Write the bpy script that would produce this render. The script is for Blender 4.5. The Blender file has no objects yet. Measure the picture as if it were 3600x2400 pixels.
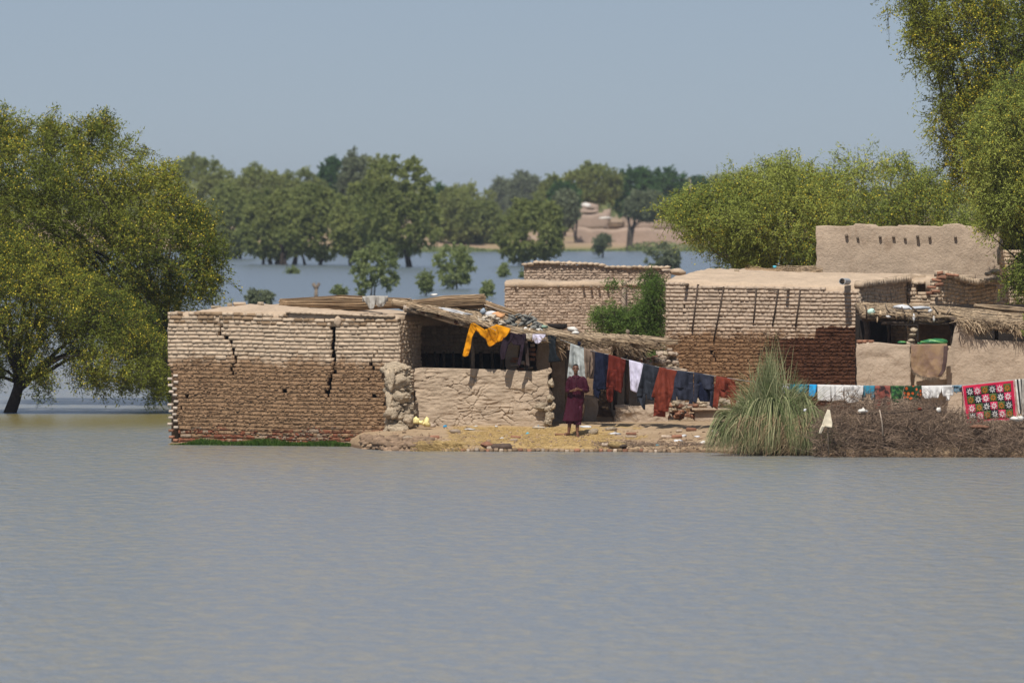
import bpy, math, random
import numpy as np
from mathutils import Vector, Matrix

# ------------------------------------------------------------------ camera, sky, sun, exposure
F, H, HOR = 27360.0, 5.85, 710.0      # focal length in photo pixels, camera height, horizon row
sc = bpy.context.scene
cam_d = bpy.data.cameras.new("camera"); cam = bpy.data.objects.new("camera", cam_d)
sc.collection.objects.link(cam); sc.camera = cam
cam.location = (0, 0, H); cam.rotation_euler = (math.radians(90), 0, 0)
cam_d.sensor_width = 36; cam_d.lens = F / 100.0
cam_d.shift_y = -(1200 - HOR) / 3600.0
cam_d.clip_start = 1; cam_d.clip_end = 9000
cam_d.dof.use_dof = True; cam_d.dof.focus_distance = 187; cam_d.dof.aperture_fstop = 3.2

SUN = Vector((-0.15, -0.56, 0.81)).normalized()      # direction towards the sun
world = bpy.data.worlds.new("World"); sc.world = world; world.use_nodes = True
wn = world.node_tree; wn.nodes.clear()
sky = wn.nodes.new("ShaderNodeTexSky"); sky.sky_type = 'NISHITA'; sky.sun_disc = False
sky.sun_elevation = math.asin(SUN.z); sky.sun_rotation = math.atan2(SUN.x, SUN.y)
sky.altitude = 0; sky.air_density = 0.6; sky.dust_density = 0.0; sky.ozone_density = 6.0
veil = wn.nodes.new("ShaderNodeMix"); veil.data_type = 'RGBA'; veil.inputs[0].default_value = 0.72    # even dusty summer haze over the whole dome
veil.inputs[7].default_value = (3.55, 4.05, 5.00, 1)
bg = wn.nodes.new("ShaderNodeBackground"); bg.inputs[1].default_value = 0.085
wo = wn.nodes.new("ShaderNodeOutputWorld")
wn.links.new(sky.outputs[0], veil.inputs[6]); wn.links.new(veil.outputs[2], bg.inputs[0]); wn.links.new(bg.outputs[0], wo.inputs[0])
sl = bpy.data.lights.new("sun", 'SUN'); sun = bpy.data.objects.new("sun", sl); sc.collection.objects.link(sun)
sl.energy = 4.7; sl.angle = math.radians(0.6); sl.color = (1.0, 0.95, 0.87)
sun.rotation_euler = SUN.to_track_quat('Z', 'Y').to_euler(); sun.location = (0, 150, 60)
sc.view_settings.view_transform = 'Standard'; sc.view_settings.look = 'None'
sc.view_settings.gamma = 1; sc.view_settings.use_curve_mapping = False; sc.view_settings.exposure = 0.0
sc.cycles.volume_bounces = 0; sc.cycles.max_bounces = 6; sc.cycles.transparent_max_bounces = 6
sc.cycles.diffuse_bounces = 3
sc.cycles.use_denoising = True

# ------------------------------------------------------------------ helpers
rng = np.random.default_rng(7)
COL = sc.collection
def P(px, py, Y): return ((px - 1800) / F * Y, Y, H - (py - HOR) / F * Y)
def gy(py, z=0.0): return (H - z) * F / (py - HOR)

def tag(o, label=None, cat=None, group=None, kind=None):
    if label: o['label'] = label
    if cat: o['category'] = cat
    if group: o['group'] = group
    if kind: o['kind'] = kind
    return o
def empty(name, loc, label=None, cat=None, group=None, rz=0.0):
    o = bpy.data.objects.new(name, None); COL.objects.link(o)
    o.empty_display_size = .2
    o.location = loc; o.rotation_euler = (0, 0, rz)
    o['_w'] = 1; del o['_w']
    return tag(o, label, cat, group)
def parent_to(o, par):
    if par is not None:
        o.parent = par
        M = Matrix.Identity(4); q = par; chain = []
        while q is not None: chain.append(q); q = q.parent
        for q in reversed(chain):
            M = M @ (q.matrix_parent_inverse @ Matrix.LocRotScale(q.location, q.rotation_euler, q.scale))
        o.matrix_parent_inverse = M.inverted()
def np_mesh(name, V, Fc, mat=None, parent=None, smooth=False, attr=None, midx=None, kind=None, link=True):
    V = np.asarray(V, dtype=np.float32).reshape(-1, 3)
    me = bpy.data.meshes.new(name)
    me.vertices.add(len(V)); me.vertices.foreach_set('co', V.ravel())
    if not (isinstance(Fc, list) and np.ndim(Fc[0]) == 2): Fc = [Fc]
    Fc = [np.asarray(f, dtype=np.int32) for f in Fc if len(f)]
    li = np.concatenate([f.ravel() for f in Fc]); tot = np.concatenate([np.full(len(f), f.shape[1]) for f in Fc])
    me.loops.add(len(li)); me.loops.foreach_set('vertex_index', li)
    me.polygons.add(len(tot)); st = np.concatenate([[0], np.cumsum(tot)[:-1]]).astype(np.int32)
    me.polygons.foreach_set('loop_start', st)
    if smooth: me.polygons.foreach_set('use_smooth', np.ones(len(tot), dtype=bool))
    if mat is not None:
        for m_ in (mat if isinstance(mat, (list, tuple)) else [mat]): me.materials.append(m_)
    if midx is not None: me.polygons.foreach_set('material_index', np.asarray(midx, dtype=np.int32))
    me.update(calc_edges=True)
    if attr is not None:
        a = me.attributes.new('rnd', 'FLOAT', 'FACE'); a.data.foreach_set('value', np.asarray(attr, dtype=np.float32))
    if not link: return me
    o = bpy.data.objects.new(name, me); COL.objects.link(o); parent_to(o, parent)
    if kind: o['kind'] = kind
    return o

class MB:
    """collects simple shapes and links them as one mesh"""
    def __init__(s): s.V = []; s.Q = []; s.T = []; s.n = 0
    def add(s, V, Q=None, T=None):
        V = np.asarray(V, float).reshape(-1, 3); s.V.append(V)
        if Q is not None and len(Q): s.Q.append(np.asarray(Q) + s.n)
        if T is not None and len(T): s.T.append(np.asarray(T) + s.n)
        s.n += len(V); return s
    BQ = np.array([[0,1,2,3],[7,6,5,4],[0,4,5,1],[1,5,6,2],[2,6,7,3],[3,7,4,0]])
    def box(s, c, d, rz=0, jit=0, M=None):
        x, y, z = d[0]/2, d[1]/2, d[2]/2
        v = np.array([[-x,-y,-z],[-x,y,-z],[x,y,-z],[x,-y,-z],[-x,-y,z],[-x,y,z],[x,y,z],[x,-y,z]])
        if jit: v = v + rng.normal(0, jit, v.shape)
        if M is not None: v = v @ np.array(M).T
        cs, sn = math.cos(rz), math.sin(rz)
        v = np.stack([v[:,0]*cs - v[:,1]*sn, v[:,0]*sn + v[:,1]*cs, v[:,2]], 1) + np.array(c)
        return s.add(v, s.BQ)
    def tube(s, pts, rad, k=6, cap=True, jit=0):
        pts = np.asarray(pts, float); n = len(pts)
        rad = np.full(n, rad) if np.isscalar(rad) else np.asarray(rad, float)
        T = np.gradient(pts, axis=0); T /= np.linalg.norm(T, axis=1)[:, None] + 1e-9
        up = np.array([0.31, 0.2, 0.93]) if abs(T[0][2]) < .9 else np.array([1, .1, 0])
        A = np.cross(T, up); A /= np.linalg.norm(A, axis=1)[:, None] + 1e-9; B = np.cross(T, A)
        an = np.arange(k) * 2 * math.pi / k
        V = pts[:, None] + rad[:, None, None] * (A[:, None] * np.cos(an)[None, :, None] + B[:, None] * np.sin(an)[None, :, None])
        if jit: V = V + rng.normal(0, jit, V.shape)
        Q = []
        for i in range(n - 1):
            for j in range(k):
                Q.append([i*k+j, i*k+(j+1) % k, (i+1)*k+(j+1) % k, (i+1)*k+j])
        V = V.reshape(-1, 3); T3 = []
        if cap:
            V = np.vstack([V, pts[0], pts[-1]]); a, b = n*k, n*k+1
            for j in range(k):
                T3.append([a, (j+1) % k, j]); T3.append([b, (n-1)*k+j, (n-1)*k+(j+1) % k])
        return s.add(V, Q, T3)
    def build(s, name, mat, parent=None, smooth=False, kind=None, midx=None):
        fs = []
        if s.Q: fs.append(np.concatenate(s.Q))
        if s.T: fs.append(np.concatenate(s.T))
        return np_mesh(name, np.concatenate(s.V), fs, mat, parent, smooth, kind=kind)

def hash3(i, j, k, seed=0):
    h = (i * 374761393 + j * 668265263 + k * 2147483647 + seed * 974711) & 0xffffffff
    h = ((h ^ (h >> 13)) * 1274126177) & 0xffffffff
    return ((h ^ (h >> 16)) & 0xffff) / 65535.0
def vnoise(p, seed=0):
    p = np.asarray(p, float); i = np.floor(p).astype(np.int64); f = p - i; f = f*f*(3-2*f)
    r = 0
    for a in (0, 1):
        for b in (0, 1):
            for c in (0, 1):
                w = (f[..., 0] if a else 1-f[..., 0]) * (f[..., 1] if b else 1-f[..., 1]) * (f[..., 2] if c else 1-f[..., 2])
                r = r + w * hash3(i[..., 0]+a, i[..., 1]+b, i[..., 2]+c, seed)
    return r * 2 - 1
def fbm(p, oct=4, seed=0):
    p = np.asarray(p, float); a, r = 1.0, 0
    for o in range(oct): r = r + a * vnoise(p * 2**o, seed + o); a *= .5
    return r

# ------------------------------------------------------------------ materials
class NT:
    def __init__(s, name):
        s.m = bpy.data.materials.new(name); s.m.use_nodes = True; s.t = s.m.node_tree; s.t.nodes.clear()
        s.out = s.n("ShaderNodeOutputMaterial"); s.geo = s.n("ShaderNodeNewGeometry"); s.pos = s.geo.outputs['Position']
        s._rnd = None
    def n(s, t, **k):
        x = s.t.nodes.new(t)
        for a, b in k.items(): setattr(x, a, b)
        return x
    def put(s, sock, v):
        if isinstance(v, bpy.types.NodeSocket): s.t.links.new(v, sock)
        elif v is not None:
            if hasattr(sock.default_value, '__len__') and not hasattr(v, '__len__'): v = (v,)*len(sock.default_value)
            if hasattr(v, '__len__') and len(v) == 3 and len(sock.default_value) == 4: v = (*v, 1)
            sock.default_value = v
    def math(s, op, a, b=None, c=None, clamp=False):
        x = s.n("ShaderNodeMath", operation=op, use_clamp=clamp); s.put(x.inputs[0], a)
        if b is not None: s.put(x.inputs[1], b)
        if c is not None: s.put(x.inputs[2], c)
        return x.outputs[0]
    def noise(s, scale, detail=3, rough=.5, vec=None, dist=0, color=False):
        x = s.n("ShaderNodeTexNoise"); s.put(x.inputs['Vector'], vec or s.pos)
        x.inputs['Scale'].default_value = scale; x.inputs['Detail'].default_value = detail
        x.inputs['Roughness'].default_value = rough; x.inputs['Distortion'].default_value = dist
        return x.outputs[1 if color else 0]
    def vscale(s, v3, vec=None):
        x = s.n("ShaderNodeVectorMath", operation='MULTIPLY'); s.put(x.inputs[0], vec or s.pos); s.put(x.inputs[1], v3); return x.outputs[0]
    def sep(s, vec=None):
        x = s.n("ShaderNodeSeparateXYZ"); s.put(x.inputs[0], vec or s.pos); return x.outputs
    def mix(s, f, a, b, mode='MIX'):
        x = s.n("ShaderNodeMix", data_type='RGBA', blend_type=mode); s.put(x.inputs[0], f); s.put(x.inputs[6], a); s.put(x.inputs[7], b); return x.outputs[2]
    def step(s, v, lo, hi):
        x = s.n("ShaderNodeMapRange", interpolation_type='SMOOTHSTEP'); s.put(x.inputs[0], v); s.put(x.inputs[1], lo); s.put(x.inputs[2], hi); return x.outputs[0]
    def rmap(s, v, a, b, c, d):
        x = s.n("ShaderNodeMapRange"); [s.put(x.inputs[i], q) for i, q in enumerate((v, a, b, c, d))]; return x.outputs[0]
    def rnd(s):
        if s._rnd is None:
            oi = s.n("ShaderNodeObjectInfo")
            s._rnd = s.math('FRACT', s.math('ADD', oi.outputs['Random'], s.geo.outputs['Random Per Island']))
        return s._rnd
    def bump(s, h, strength=.5, dist=.02, nrm=None):
        x = s.n("ShaderNodeBump"); x.inputs['Strength'].default_value = strength; x.inputs['Distance'].default_value = dist
        s.put(x.inputs['Height'], h)
        if nrm is not None: s.put(x.inputs['Normal'], nrm)
        return x.outputs[0]
    def value(s, col, f):   # multiply colour by scalar socket
        x = s.n("ShaderNodeVectorMath", operation='SCALE'); s.put(x.inputs[0], col); s.put(x.inputs['Scale'], f); return x.outputs[0]
    def bsdf(s, col, rough=.9, nrm=None, spec=.2, sheen=0, alpha=None):
        x = s.n("ShaderNodeBsdfPrincipled"); s.put(x.inputs['Base Color'], col); s.put(x.inputs['Roughness'], rough)
        x.inputs['Specular IOR Level'].default_value = spec
        if sheen: x.inputs['Sheen Weight'].default_value = sheen
        if nrm is not None: s.put(x.inputs['Normal'], nrm)
        if alpha is not None: s.put(x.inputs['Alpha'], alpha)
        s.put(s.out.inputs[0], x.outputs[0]); return x

def simple(name, col, rough=.9, var=.25, scale=9, bump=.4, bscale=45, bdist=.012, rndv=.25, spec=.15):
    t = NT(name); a = t.noise(scale, 4, .6); b = t.noise(scale*7, 2, .5)
    f = t.math('ADD', t.rmap(a, .3, .7, 1-var, 1+var), t.rmap(b, .3, .7, -var*.5, var*.5))
    if rndv: f = t.math('MULTIPLY', f, t.rmap(t.rnd(), 0, 1, 1-rndv, 1+rndv))
    t.bsdf(t.value(col, f), rough, t.bump(t.noise(bscale, 4, .65), bump, bdist) if bump else None, spec)
    return t.m

def mud_brick_mat(name, zline, ztop=None, dark=None, zbot=None, dry=(.52,.405,.295), wet=(.315,.198,.115)):
    """sun dried mud brick: pale dry bricks, brown flood-soaked bricks under the tide line zline, some darker bricks near the top"""
    t = NT(name); x, y, z = t.sep()
    wob = t.math('ADD', t.rmap(t.noise(.9, 2, .5), .3, .7, -.10, .10), t.rmap(t.rnd(), 0, 1, -.06, .06))
    zz = t.math('ADD', z, wob)
    damp = t.step(t.math('ADD', zz, t.rmap(t.noise(6, 4, .65), .3, .7, -.10, .10)), zline + .16, zline - .16)
    n1 = t.noise(5, 4, .6); n2 = t.noise(60, 4, .7)
    drycol = t.value(dry, t.math('MULTIPLY', t.rmap(t.rnd(), 0, 1, .88, 1.12), t.rmap(n1, .3, .7, .92, 1.08)))
    drycol = t.mix(t.math('MULTIPLY', t.step(t.noise(2.3, 5, .65), .57, .72), .5), drycol, (.33,.235,.155))
    if ztop is not None:
        r2 = t.math('FRACT', t.math('MULTIPLY', t.rnd(), 7.31))
        cl = t.math('ADD', r2, t.math('ADD', t.rmap(t.noise(1.6, 2), .3, .7, -.35, .35), t.rmap(z, ztop-.52, ztop-.22, -.95, .20)))
        drycol = t.mix(t.step(cl, .42, .55), drycol, t.value((.27,.185,.115), t.rmap(t.rnd(), 0, 1, .75, 1.25)))
    wetn = t.math('MULTIPLY', t.rmap(n1, .3, .7, .82, 1.18), t.rmap(n2, .3, .7, .75, 1.25))
    wetcol = t.value(t.mix(t.step(t.noise(26, 3, .6), .52, .68), wet, (wet[0]*1.22, wet[1]*1.24, wet[2]*1.28)), wetn)
    if dark is not None:      # (x0, x1, ztop_left, ztop_right, xstep): soaked almost black
        x0, xs, za, zb = dark
        nn = t.rmap(t.noise(7, 3, .6), .3, .7, -.12, .12)
        zt = t.mix(t.step(x, xs-.02, xs+.02), (za,)*3, (zb,)*3)
        fz = t.step(t.math('SUBTRACT', t.math('ADD', z, t.math('MULTIPLY', nn, .4)), zt), .02, -.02)
        fx = t.step(t.math('ADD', x, t.math('MULTIPLY', nn, 3.0)), x0-.15, x0+.15)
        dk = t.math('MULTIPLY', fz, fx)
        damp = t.math('MAXIMUM', damp, dk)
        wetcol = t.mix(dk, wetcol, t.value((.098,.043,.024), wetn))
    if zbot is not None:
        r3 = t.math('FRACT', t.math('MULTIPLY', t.rnd(), 3.77))
        wetcol = t.mix(t.math('MULTIPLY', t.step(zz, zbot+.08, zbot-.02), t.step(r3, .5, .6)), wetcol, (.25,.095,.055))
        wetcol = t.mix(t.math('MULTIPLY', t.step(zz, zbot+.02, zbot-.04), t.step(r3, .3, .2)), wetcol, (.36,.265,.19))
    col = t.mix(damp, drycol, wetcol)
    h = t.math('ADD', t.math('MULTIPLY', t.noise(22, 4, .65), t.rmap(damp, 0, 1, .25, 1.0)), t.math('MULTIPLY', n2, .25))
    t.bsdf(col, .95, t.bump(h, 1.0, .055), .1)
    return t.m

def foliage_mat(name, c1, c2, trans=.35):
    t = NT(name); a = t.n("ShaderNodeAttribute"); a.attribute_name = 'rnd'
    col = t.mix(a.outputs['Fac'], c1, c2)
    d = t.n("ShaderNodeBsdfDiffuse"); t.put(d.inputs[0], col)
    g = t.n("ShaderNodeBsdfTranslucent"); t.put(g.inputs[0], t.value(col, 1.15))
    mx = t.n("ShaderNodeMixShader"); mx.inputs[0].default_value = trans
    t.put(mx.inputs[1], d.outputs[0]); t.put(mx.inputs[2], g.outputs[0]); t.put(t.out.inputs[0], mx.outputs[0])
    return t.m

def cloth_mat(name, col, col2=None, scale=6, rough=.85, trans=0.0):
    t = NT(name); n = t.noise(scale, 3, .6)
    c = t.value(col, t.rmap(n, .3, .7, .88, 1.12))
    if col2 is not None: c = t.mix(t.step(t.noise(scale*2.2, 2, .5), .48, .56), c, col2)
    x = t.bsdf(c, rough, t.bump(t.noise(300, 2), .2, .003), .15, sheen=0)
    if trans:
        g = t.n("ShaderNodeBsdfTranslucent"); t.put(g.inputs[0], c); mx = t.n("ShaderNodeMixShader"); mx.inputs[0].default_value = trans
        t.put(mx.inputs[1], x.outputs[0]); t.put(mx.inputs[2], g.outputs[0]); t.put(t.out.inputs[0], mx.outputs[0])
    return t.m

M = {}
M['mortar'] = simple('mud_mortar', (.30,.215,.145), rndv=.1)
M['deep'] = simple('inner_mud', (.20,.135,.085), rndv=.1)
M['inner_shade'] = simple('shade_dark_inner_mud', (.022,.017,.014), rndv=.1)  # near-black base colour puts deep indoor shade into the walls
M['plaster'] = simple('mud_plaster', (.425,.332,.25), var=.16, scale=1.3, bump=.6, bscale=13, bdist=.03, rndv=.06)
t = NT('mud_plaster_stained'); pc = t.value((.43,.335,.25), t.math('ADD', t.rmap(t.noise(1.3, 4, .6), .3, .7, .86, 1.10), t.rmap(t.noise(9, 3, .6), .3, .7, -.08, .08)))
pc = t.mix(t.math('MULTIPLY', t.step(t.noise(1.9, 5, .68, t.vscale((1.0, 1.0, .55))), .55, .70), .55), pc, (.27,.19,.13))
pc = t.mix(t.math('MULTIPLY', t.step(t.noise(40, 3, .7, t.vscale((.5, .5, 1.0))), .62, .72), .6), pc, (.24,.175,.12))
t.bsdf(pc, .95, t.bump(t.noise(16, 5, .68), .9, .035), .1); M['plaster'] = t.m
M['plaster_fine'] = simple('mud_plaster_fine', (.42,.325,.235), var=.12, scale=2.2, bump=.8, bscale=14, bdist=.03, rndv=.06)
M['roofmud'] = simple('dusty_roof_mud', (.47,.36,.26), var=.14, scale=2, bump=.7, bscale=16, bdist=.03, rndv=.06)
M['stone'] = simple('lime_mud_rubble', (.46,.37,.265), var=.25, scale=6, bump=1, bscale=22, bdist=.07, rndv=.2)
M['palebrick'] = simple('pale_brick', (.50,.41,.33), var=.15, scale=9, bump=.5, rndv=.15)
M['redbrick'] = simple('fired_brick', (.27,.135,.085), var=.2, scale=12, bump=.5, rndv=.3)
M['graybrick'] = simple('dusty_brick', (.38,.30,.23), var=.2, scale=12, bump=.5, rndv=.25)
M['wood'] = simple('weathered_wood', (.20,.155,.115), var=.3, scale=14, bump=.8, bscale=60, rndv=.25)
M['palewood'] = simple('bleached_wood', (.42,.34,.27), var=.2, scale=14, bump=.6, bscale=60, rndv=.1)
M['darkwood'] = simple('dark_wood', (.075,.055,.042), var=.3, scale=14, bump=.8, bscale=60, rndv=.25)
M['bark'] = simple('dark_bark', (.045,.035,.028), var=.3, scale=14, bump=.8, bscale=40, rndv=.1)
M['barkfar'] = simple('grey_bark', (.085,.07,.055), var=.2, scale=2, bump=0, rndv=.2)
def straw_mat(name, c1, c2):
    t = NT(name); r = t.rnd(); c = t.mix(r, c1, c2)
    t.bsdf(t.value(c, t.rmap(t.noise(5, 3), .3, .7, .8, 1.2)), .75, None, .3); return t.m
M['straw'] = straw_mat('reed_straw', (.14,.08,.04), (.64,.46,.28))
M['thatch'] = straw_mat('old_thatch', (.10,.066,.040), (.64,.48,.31))
M['yellowstraw'] = straw_mat('chopped_straw', (.36,.24,.09), (.66,.48,.22))
M['twig'] = straw_mat('dry_brushwood', (.058,.038,.027), (.37,.26,.18))
M['leaf_acacia'] = foliage_mat('acacia_leaves', (.042,.075,.018), (.30,.315,.055), .27)
M['leaf_acacia2'] = foliage_mat('acacia_leaves_fresh', (.075,.13,.03), (.44,.47,.11), .32)
M['leaf_mesq'] = foliage_mat('mesquite_leaves', (.055,.105,.025), (.18,.26,.065), .42)
M['leaf_far'] = foliage_mat('far_olive_leaves', (.175,.215,.07), (.335,.36,.125), .5)
M['leaf_dark'] = foliage_mat('far_dark_leaves', (.035,.09,.03), (.10,.17,.055))
M['leaf_grey'] = foliage_mat('far_grey_leaves', (.12,.145,.08), (.23,.26,.15))
M['leaf_shrub'] = foliage_mat('shrub_leaves', (.14,.18,.07), (.32,.37,.15), .45)
M['blossom'] = foliage_mat('yellow_blossom', (.42,.33,.03), (.62,.50,.07), .1)
M['reedblade'] = foliage_mat('reed_blades', (.10,.135,.05), (.42,.41,.23), .25)
M['grass'] = foliage_mat('green_grass', (.05,.11,.02), (.12,.19,.045), .25)
def flat(name, col, rough=.6, spec=.3):
    t = NT(name); t.bsdf(t.value(col, t.rmap(t.noise(9, 3), .3, .7, .92, 1.08)), rough, None, spec); return t.m

# ------------------------------------------------------------------ water
t = NT('flood_water'); x_, y_, z_ = t.sep()
v1 = t.vscale((1.0, .38, 1)); v2 = t.vscale((1.0, .50, 1))
w1 = t.noise(2.6, 3, .55, v1, .3); w2 = t.noise(9.0, 3, .6, v2, .2); w3 = t.noise(.25, 2, .5, v1)
calm = t.math('MULTIPLY', t.step(y_, 216.3, 214.5), t.step(y_, 196, 208))      # smooth muddy lee behind the wind line
calm = t.math('MULTIPLY', calm, t.step(x_, -6.0, -9.0))
ripple_tint = t.step(t.math('ADD', t.noise(2.9, 4, .62, t.vscale((1.0, .52, 1)), .3), t.math('MULTIPLY', t.noise(.10, 3, .6, v1), .25)), .53, .78)
mud = t.mix(ripple_tint, (.192,.209,.221), (.268,.247,.188))  # sky blue-grey and brown ripple streaks painted into the base colour
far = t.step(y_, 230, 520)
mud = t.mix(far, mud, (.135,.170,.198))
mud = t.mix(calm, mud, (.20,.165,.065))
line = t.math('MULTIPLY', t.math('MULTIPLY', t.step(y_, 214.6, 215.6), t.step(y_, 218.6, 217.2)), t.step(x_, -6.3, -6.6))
mud = t.mix(line, mud, (.012,.035,.085))  # dark look of wind-ruffled water painted as a blue strip
hh = t.math('ADD', t.math('MULTIPLY', w1, 1.0), t.math('MULTIPLY', w2, .33))
amp = t.math('SUBTRACT', 1.0, t.math('MULTIPLY', calm, .6))
b = t.n("ShaderNodeBump"); b.inputs['Distance'].default_value = .45; t.put(b.inputs['Strength'], t.math('MULTIPLY', amp, .45)); t.put(b.inputs['Height'], hh)
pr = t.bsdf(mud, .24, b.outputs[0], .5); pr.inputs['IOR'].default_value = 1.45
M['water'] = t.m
xs = np.linspace(-2400, 2400, 9); ys = np.linspace(-40, 3560, 9)
V = [(x, y, 0) for y in ys for x in xs]
Q = [[j*9+i, j*9+i+1, (j+1)*9+i+1, (j+1)*9+i] for j in range(8) for i in range(8)]
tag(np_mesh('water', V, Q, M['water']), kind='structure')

# ------------------------------------------------------------------ near ground (the village bank)
EDGE = [(-4.2, 188.2), (-3.6, 184.6), (-3.0, 183.4), (-2.4, 183.0), (-1, 182.8), (1, 182.6), (4.4, 182.0), (5.0, 181.2), (6, 180.0), (7.5, 179.0), (9, 178.6), (14, 178.4), (40, 178)]
ex = np.array([e[0] for e in EDGE]); ey = np.array([e[1] for e in EDGE])
def edge_y(x): return np.interp(x, ex, ey) + .10*np.sin(np.asarray(x)*3.1) + .05*np.sin(np.asarray(x)*9.3)
def gz(x, y):
    x = np.asarray(x, float); y = np.asarray(y, float); d = y - edge_y(x)
    z = np.where(d < 0, d*.8, .10 + .43*np.clip(d/4.2, 0, 1)**.85)
    z = np.where((d >= 0) & (d < .12), .10*d/.12, z)
    return z + np.clip(d, 0, .3)/.3*.02*fbm(np.stack([x*1.1, y*1.1, x*0], -1), 4, 3)
def gpt(px, py):   # ground point seen at pixel
    Ys = np.arange(177.0, 215.0, .02); X = (px-1800)/F*Ys; Z = H-(py-HOR)/F*Ys; hit = np.nonzero(Z <= gz(X, Ys))[0]
    k = hit[0] if len(hit) else -1
    return np.array([X[k], Ys[k], float(gz(X[k], Ys[k]))])
t = NT('sandy_mud_ground'); x_, y_, z_ = t.sep()
c = t.mix(t.step(t.noise(.9, 3, .6), .4, .62), (.41,.29,.18), (.48,.35,.225))
c = t.mix(t.step(t.noise(5, 4, .7), .56, .68), c, (.27,.185,.12))
strawz = t.math('MULTIPLY', t.math('MULTIPLY', t.step(t.math('ADD', x_, t.rmap(t.noise(2, 3), .3, .7, -.7, .7)), -1.4, -.6), t.step(t.math('ADD', x_, t.rmap(t.noise(1.7, 3), .3, .7, -.8, .8)), 2.9, 2.1)), t.step(y_, 187, 185.8))
c = t.mix(t.math('MULTIPLY', strawz, .8), c, t.mix(t.noise(35, 2), (.44,.29,.11), (.60,.43,.19)))
c = t.mix(t.step(z_, .10, .03), c, (.20,.13,.08))
t.bsdf(c, .95, t.bump(t.noise(24, 5, .7), 1, .05), .1); M['ground'] = t.m
xs = np.concatenate([np.linspace(-5.6, 11, 260), np.linspace(11.5, 60, 30)]); ys = np.concatenate([np.linspace(177.6, 191, 130), np.linspace(192, 262, 30)])
XX, YY = np.meshgrid(xs, ys)
ZZ = gz(XX, YY)
ZZ = np.where(XX < -4.3, np.minimum(ZZ, .06 + (XX+4.3)*.35), ZZ)
ZZ = np.where(YY > 250, ZZ - (YY-250)*.06, ZZ)
nx, ny = len(xs), len(ys); idx = np.arange(nx*ny).reshape(ny, nx)
Q = np.stack([idx[:-1, :-1], idx[:-1, 1:], idx[1:, 1:], idx[1:, :-1]], -1).reshape(-1, 4)
zq = ZZ.ravel()[Q].max(1)
tag(np_mesh('ground', np.stack([XX, YY, ZZ], -1), Q[zq > -.12], M['ground'], smooth=True), kind='structure')

# far bank
t = NT('far_bank_soil'); c = t.mix(t.step(t.noise(.05, 3, .6), .4, .62), (.36,.25,.17), (.30,.23,.13))
x_, y_, z_ = t.sep(); c = t.mix(t.step(z_, .5, .1), c, (.12,.14,.05)); t.bsdf(c, .95, None, .1); M['farbank'] = t.m
xs = np.linspace(-700, 700, 180); yo = np.array([0, 4, 14, 40, 80, 140, 260, 600, 1400, 2560])
ye = 915 + 10*np.sin(xs*.05) + 6*np.sin(xs*.13+1)
ye = np.where(xs > 24, ye + (xs-24)*.15, ye)
zb = np.array([-.3, .35, .8, 1.3, 1.9, 2.2, 2.3, 2.4, 2.5, 2.5])
V = [(xs[i], ye[i] + yo[j], zb[j]*(1+.25*math.sin(xs[i]*.09+j))) for j in range(10) for i in range(180)]
Q = [[j*180+i, j*180+i+1, (j+1)*180+i+1, (j+1)*180+i] for j in range(9) for i in range(179)]
tag(np_mesh('far_bank', V, Q, M['farbank'], smooth=True), kind='structure')

# ------------------------------------------------------------------ brick walls
class Wall:
    """vertical wall plane: starts at p0, runs along direction d; off = metres out of the wall towards the viewer's side"""
    def __init__(s, px0, Y0, ang):
        s.x0, s.y0 = (px0-1800)/F*Y0, Y0; s.dx, s.dy = math.cos(math.radians(ang)), math.sin(math.radians(ang))
        s.nx, s.ny = s.dy, -s.dx; s.rz = math.radians(ang)
    def s(s_, px): k = (px-1800)/F; return (k*s_.y0 - s_.x0)/(s_.dx - k*s_.dy)
    def z(s_, px, py): Y = s_.y0 + s_.s(px)*s_.dy; return H - (py-HOR)/F*Y
    def pt(w, s, off, z): s = np.asarray(s, float); return np.stack([w.x0+s*w.dx+off*w.nx, w.y0+s*w.dy+off*w.ny, z+0*s], -1)
    def poly(w, pts): return [(w.s(px), w.z(px, py)) for px, py in pts]

R8 = np.array([[.5,.22],[.44,.5],[-.44,.5],[-.5,.22],[-.5,-.22],[-.44,-.5],[.44,-.5],[.5,-.22]])
def brick_variant(seed, rough):
    r = np.random.default_rng(seed)
    lv = [(.5, .97), (-.40 if rough < .5 else -.33, 1.0), (-.49, .93 if rough < .5 else .84)]
    V = []
    for k, (yy, sc_) in enumerate(lv):
        ring = R8*sc_ + r.normal(0, .018+.03*rough*(k > 0), R8.shape)
        V += [(a, yy + (r.normal(0, .02+.1*rough) if k == 2 else 0), b) for a, b in ring]
    V.append((r.normal(0, .05), -.52 + r.normal(0, .03+.08*rough), r.normal(0, .05)))
    Q = [[l*8+j, (l+1)*8+j, (l+1)*8+(j+1) % 8, l*8+(j+1) % 8] for l in range(2) for j in range(8)]
    T = [[16+j, 24, 16+(j+1) % 8] for j in range(8)]
    return np.array(V), np.array(Q), np.array(T)
VAR = [brick_variant(100+i, .15) for i in range(8)]; VARR = [brick_variant(200+i, 1.0) for i in range(10)]
_brick_me = {}
def brick_mesh(i, mat, rough=False):
    k = (i, mat.name, rough)
    if k not in _brick_me:
        V, Q, T = (VARR if rough else VAR)[i]
        _brick_me[k] = np_mesh('brick', V, [Q, T], mat, smooth=True, link=False)
    return _brick_me[k]

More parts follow.
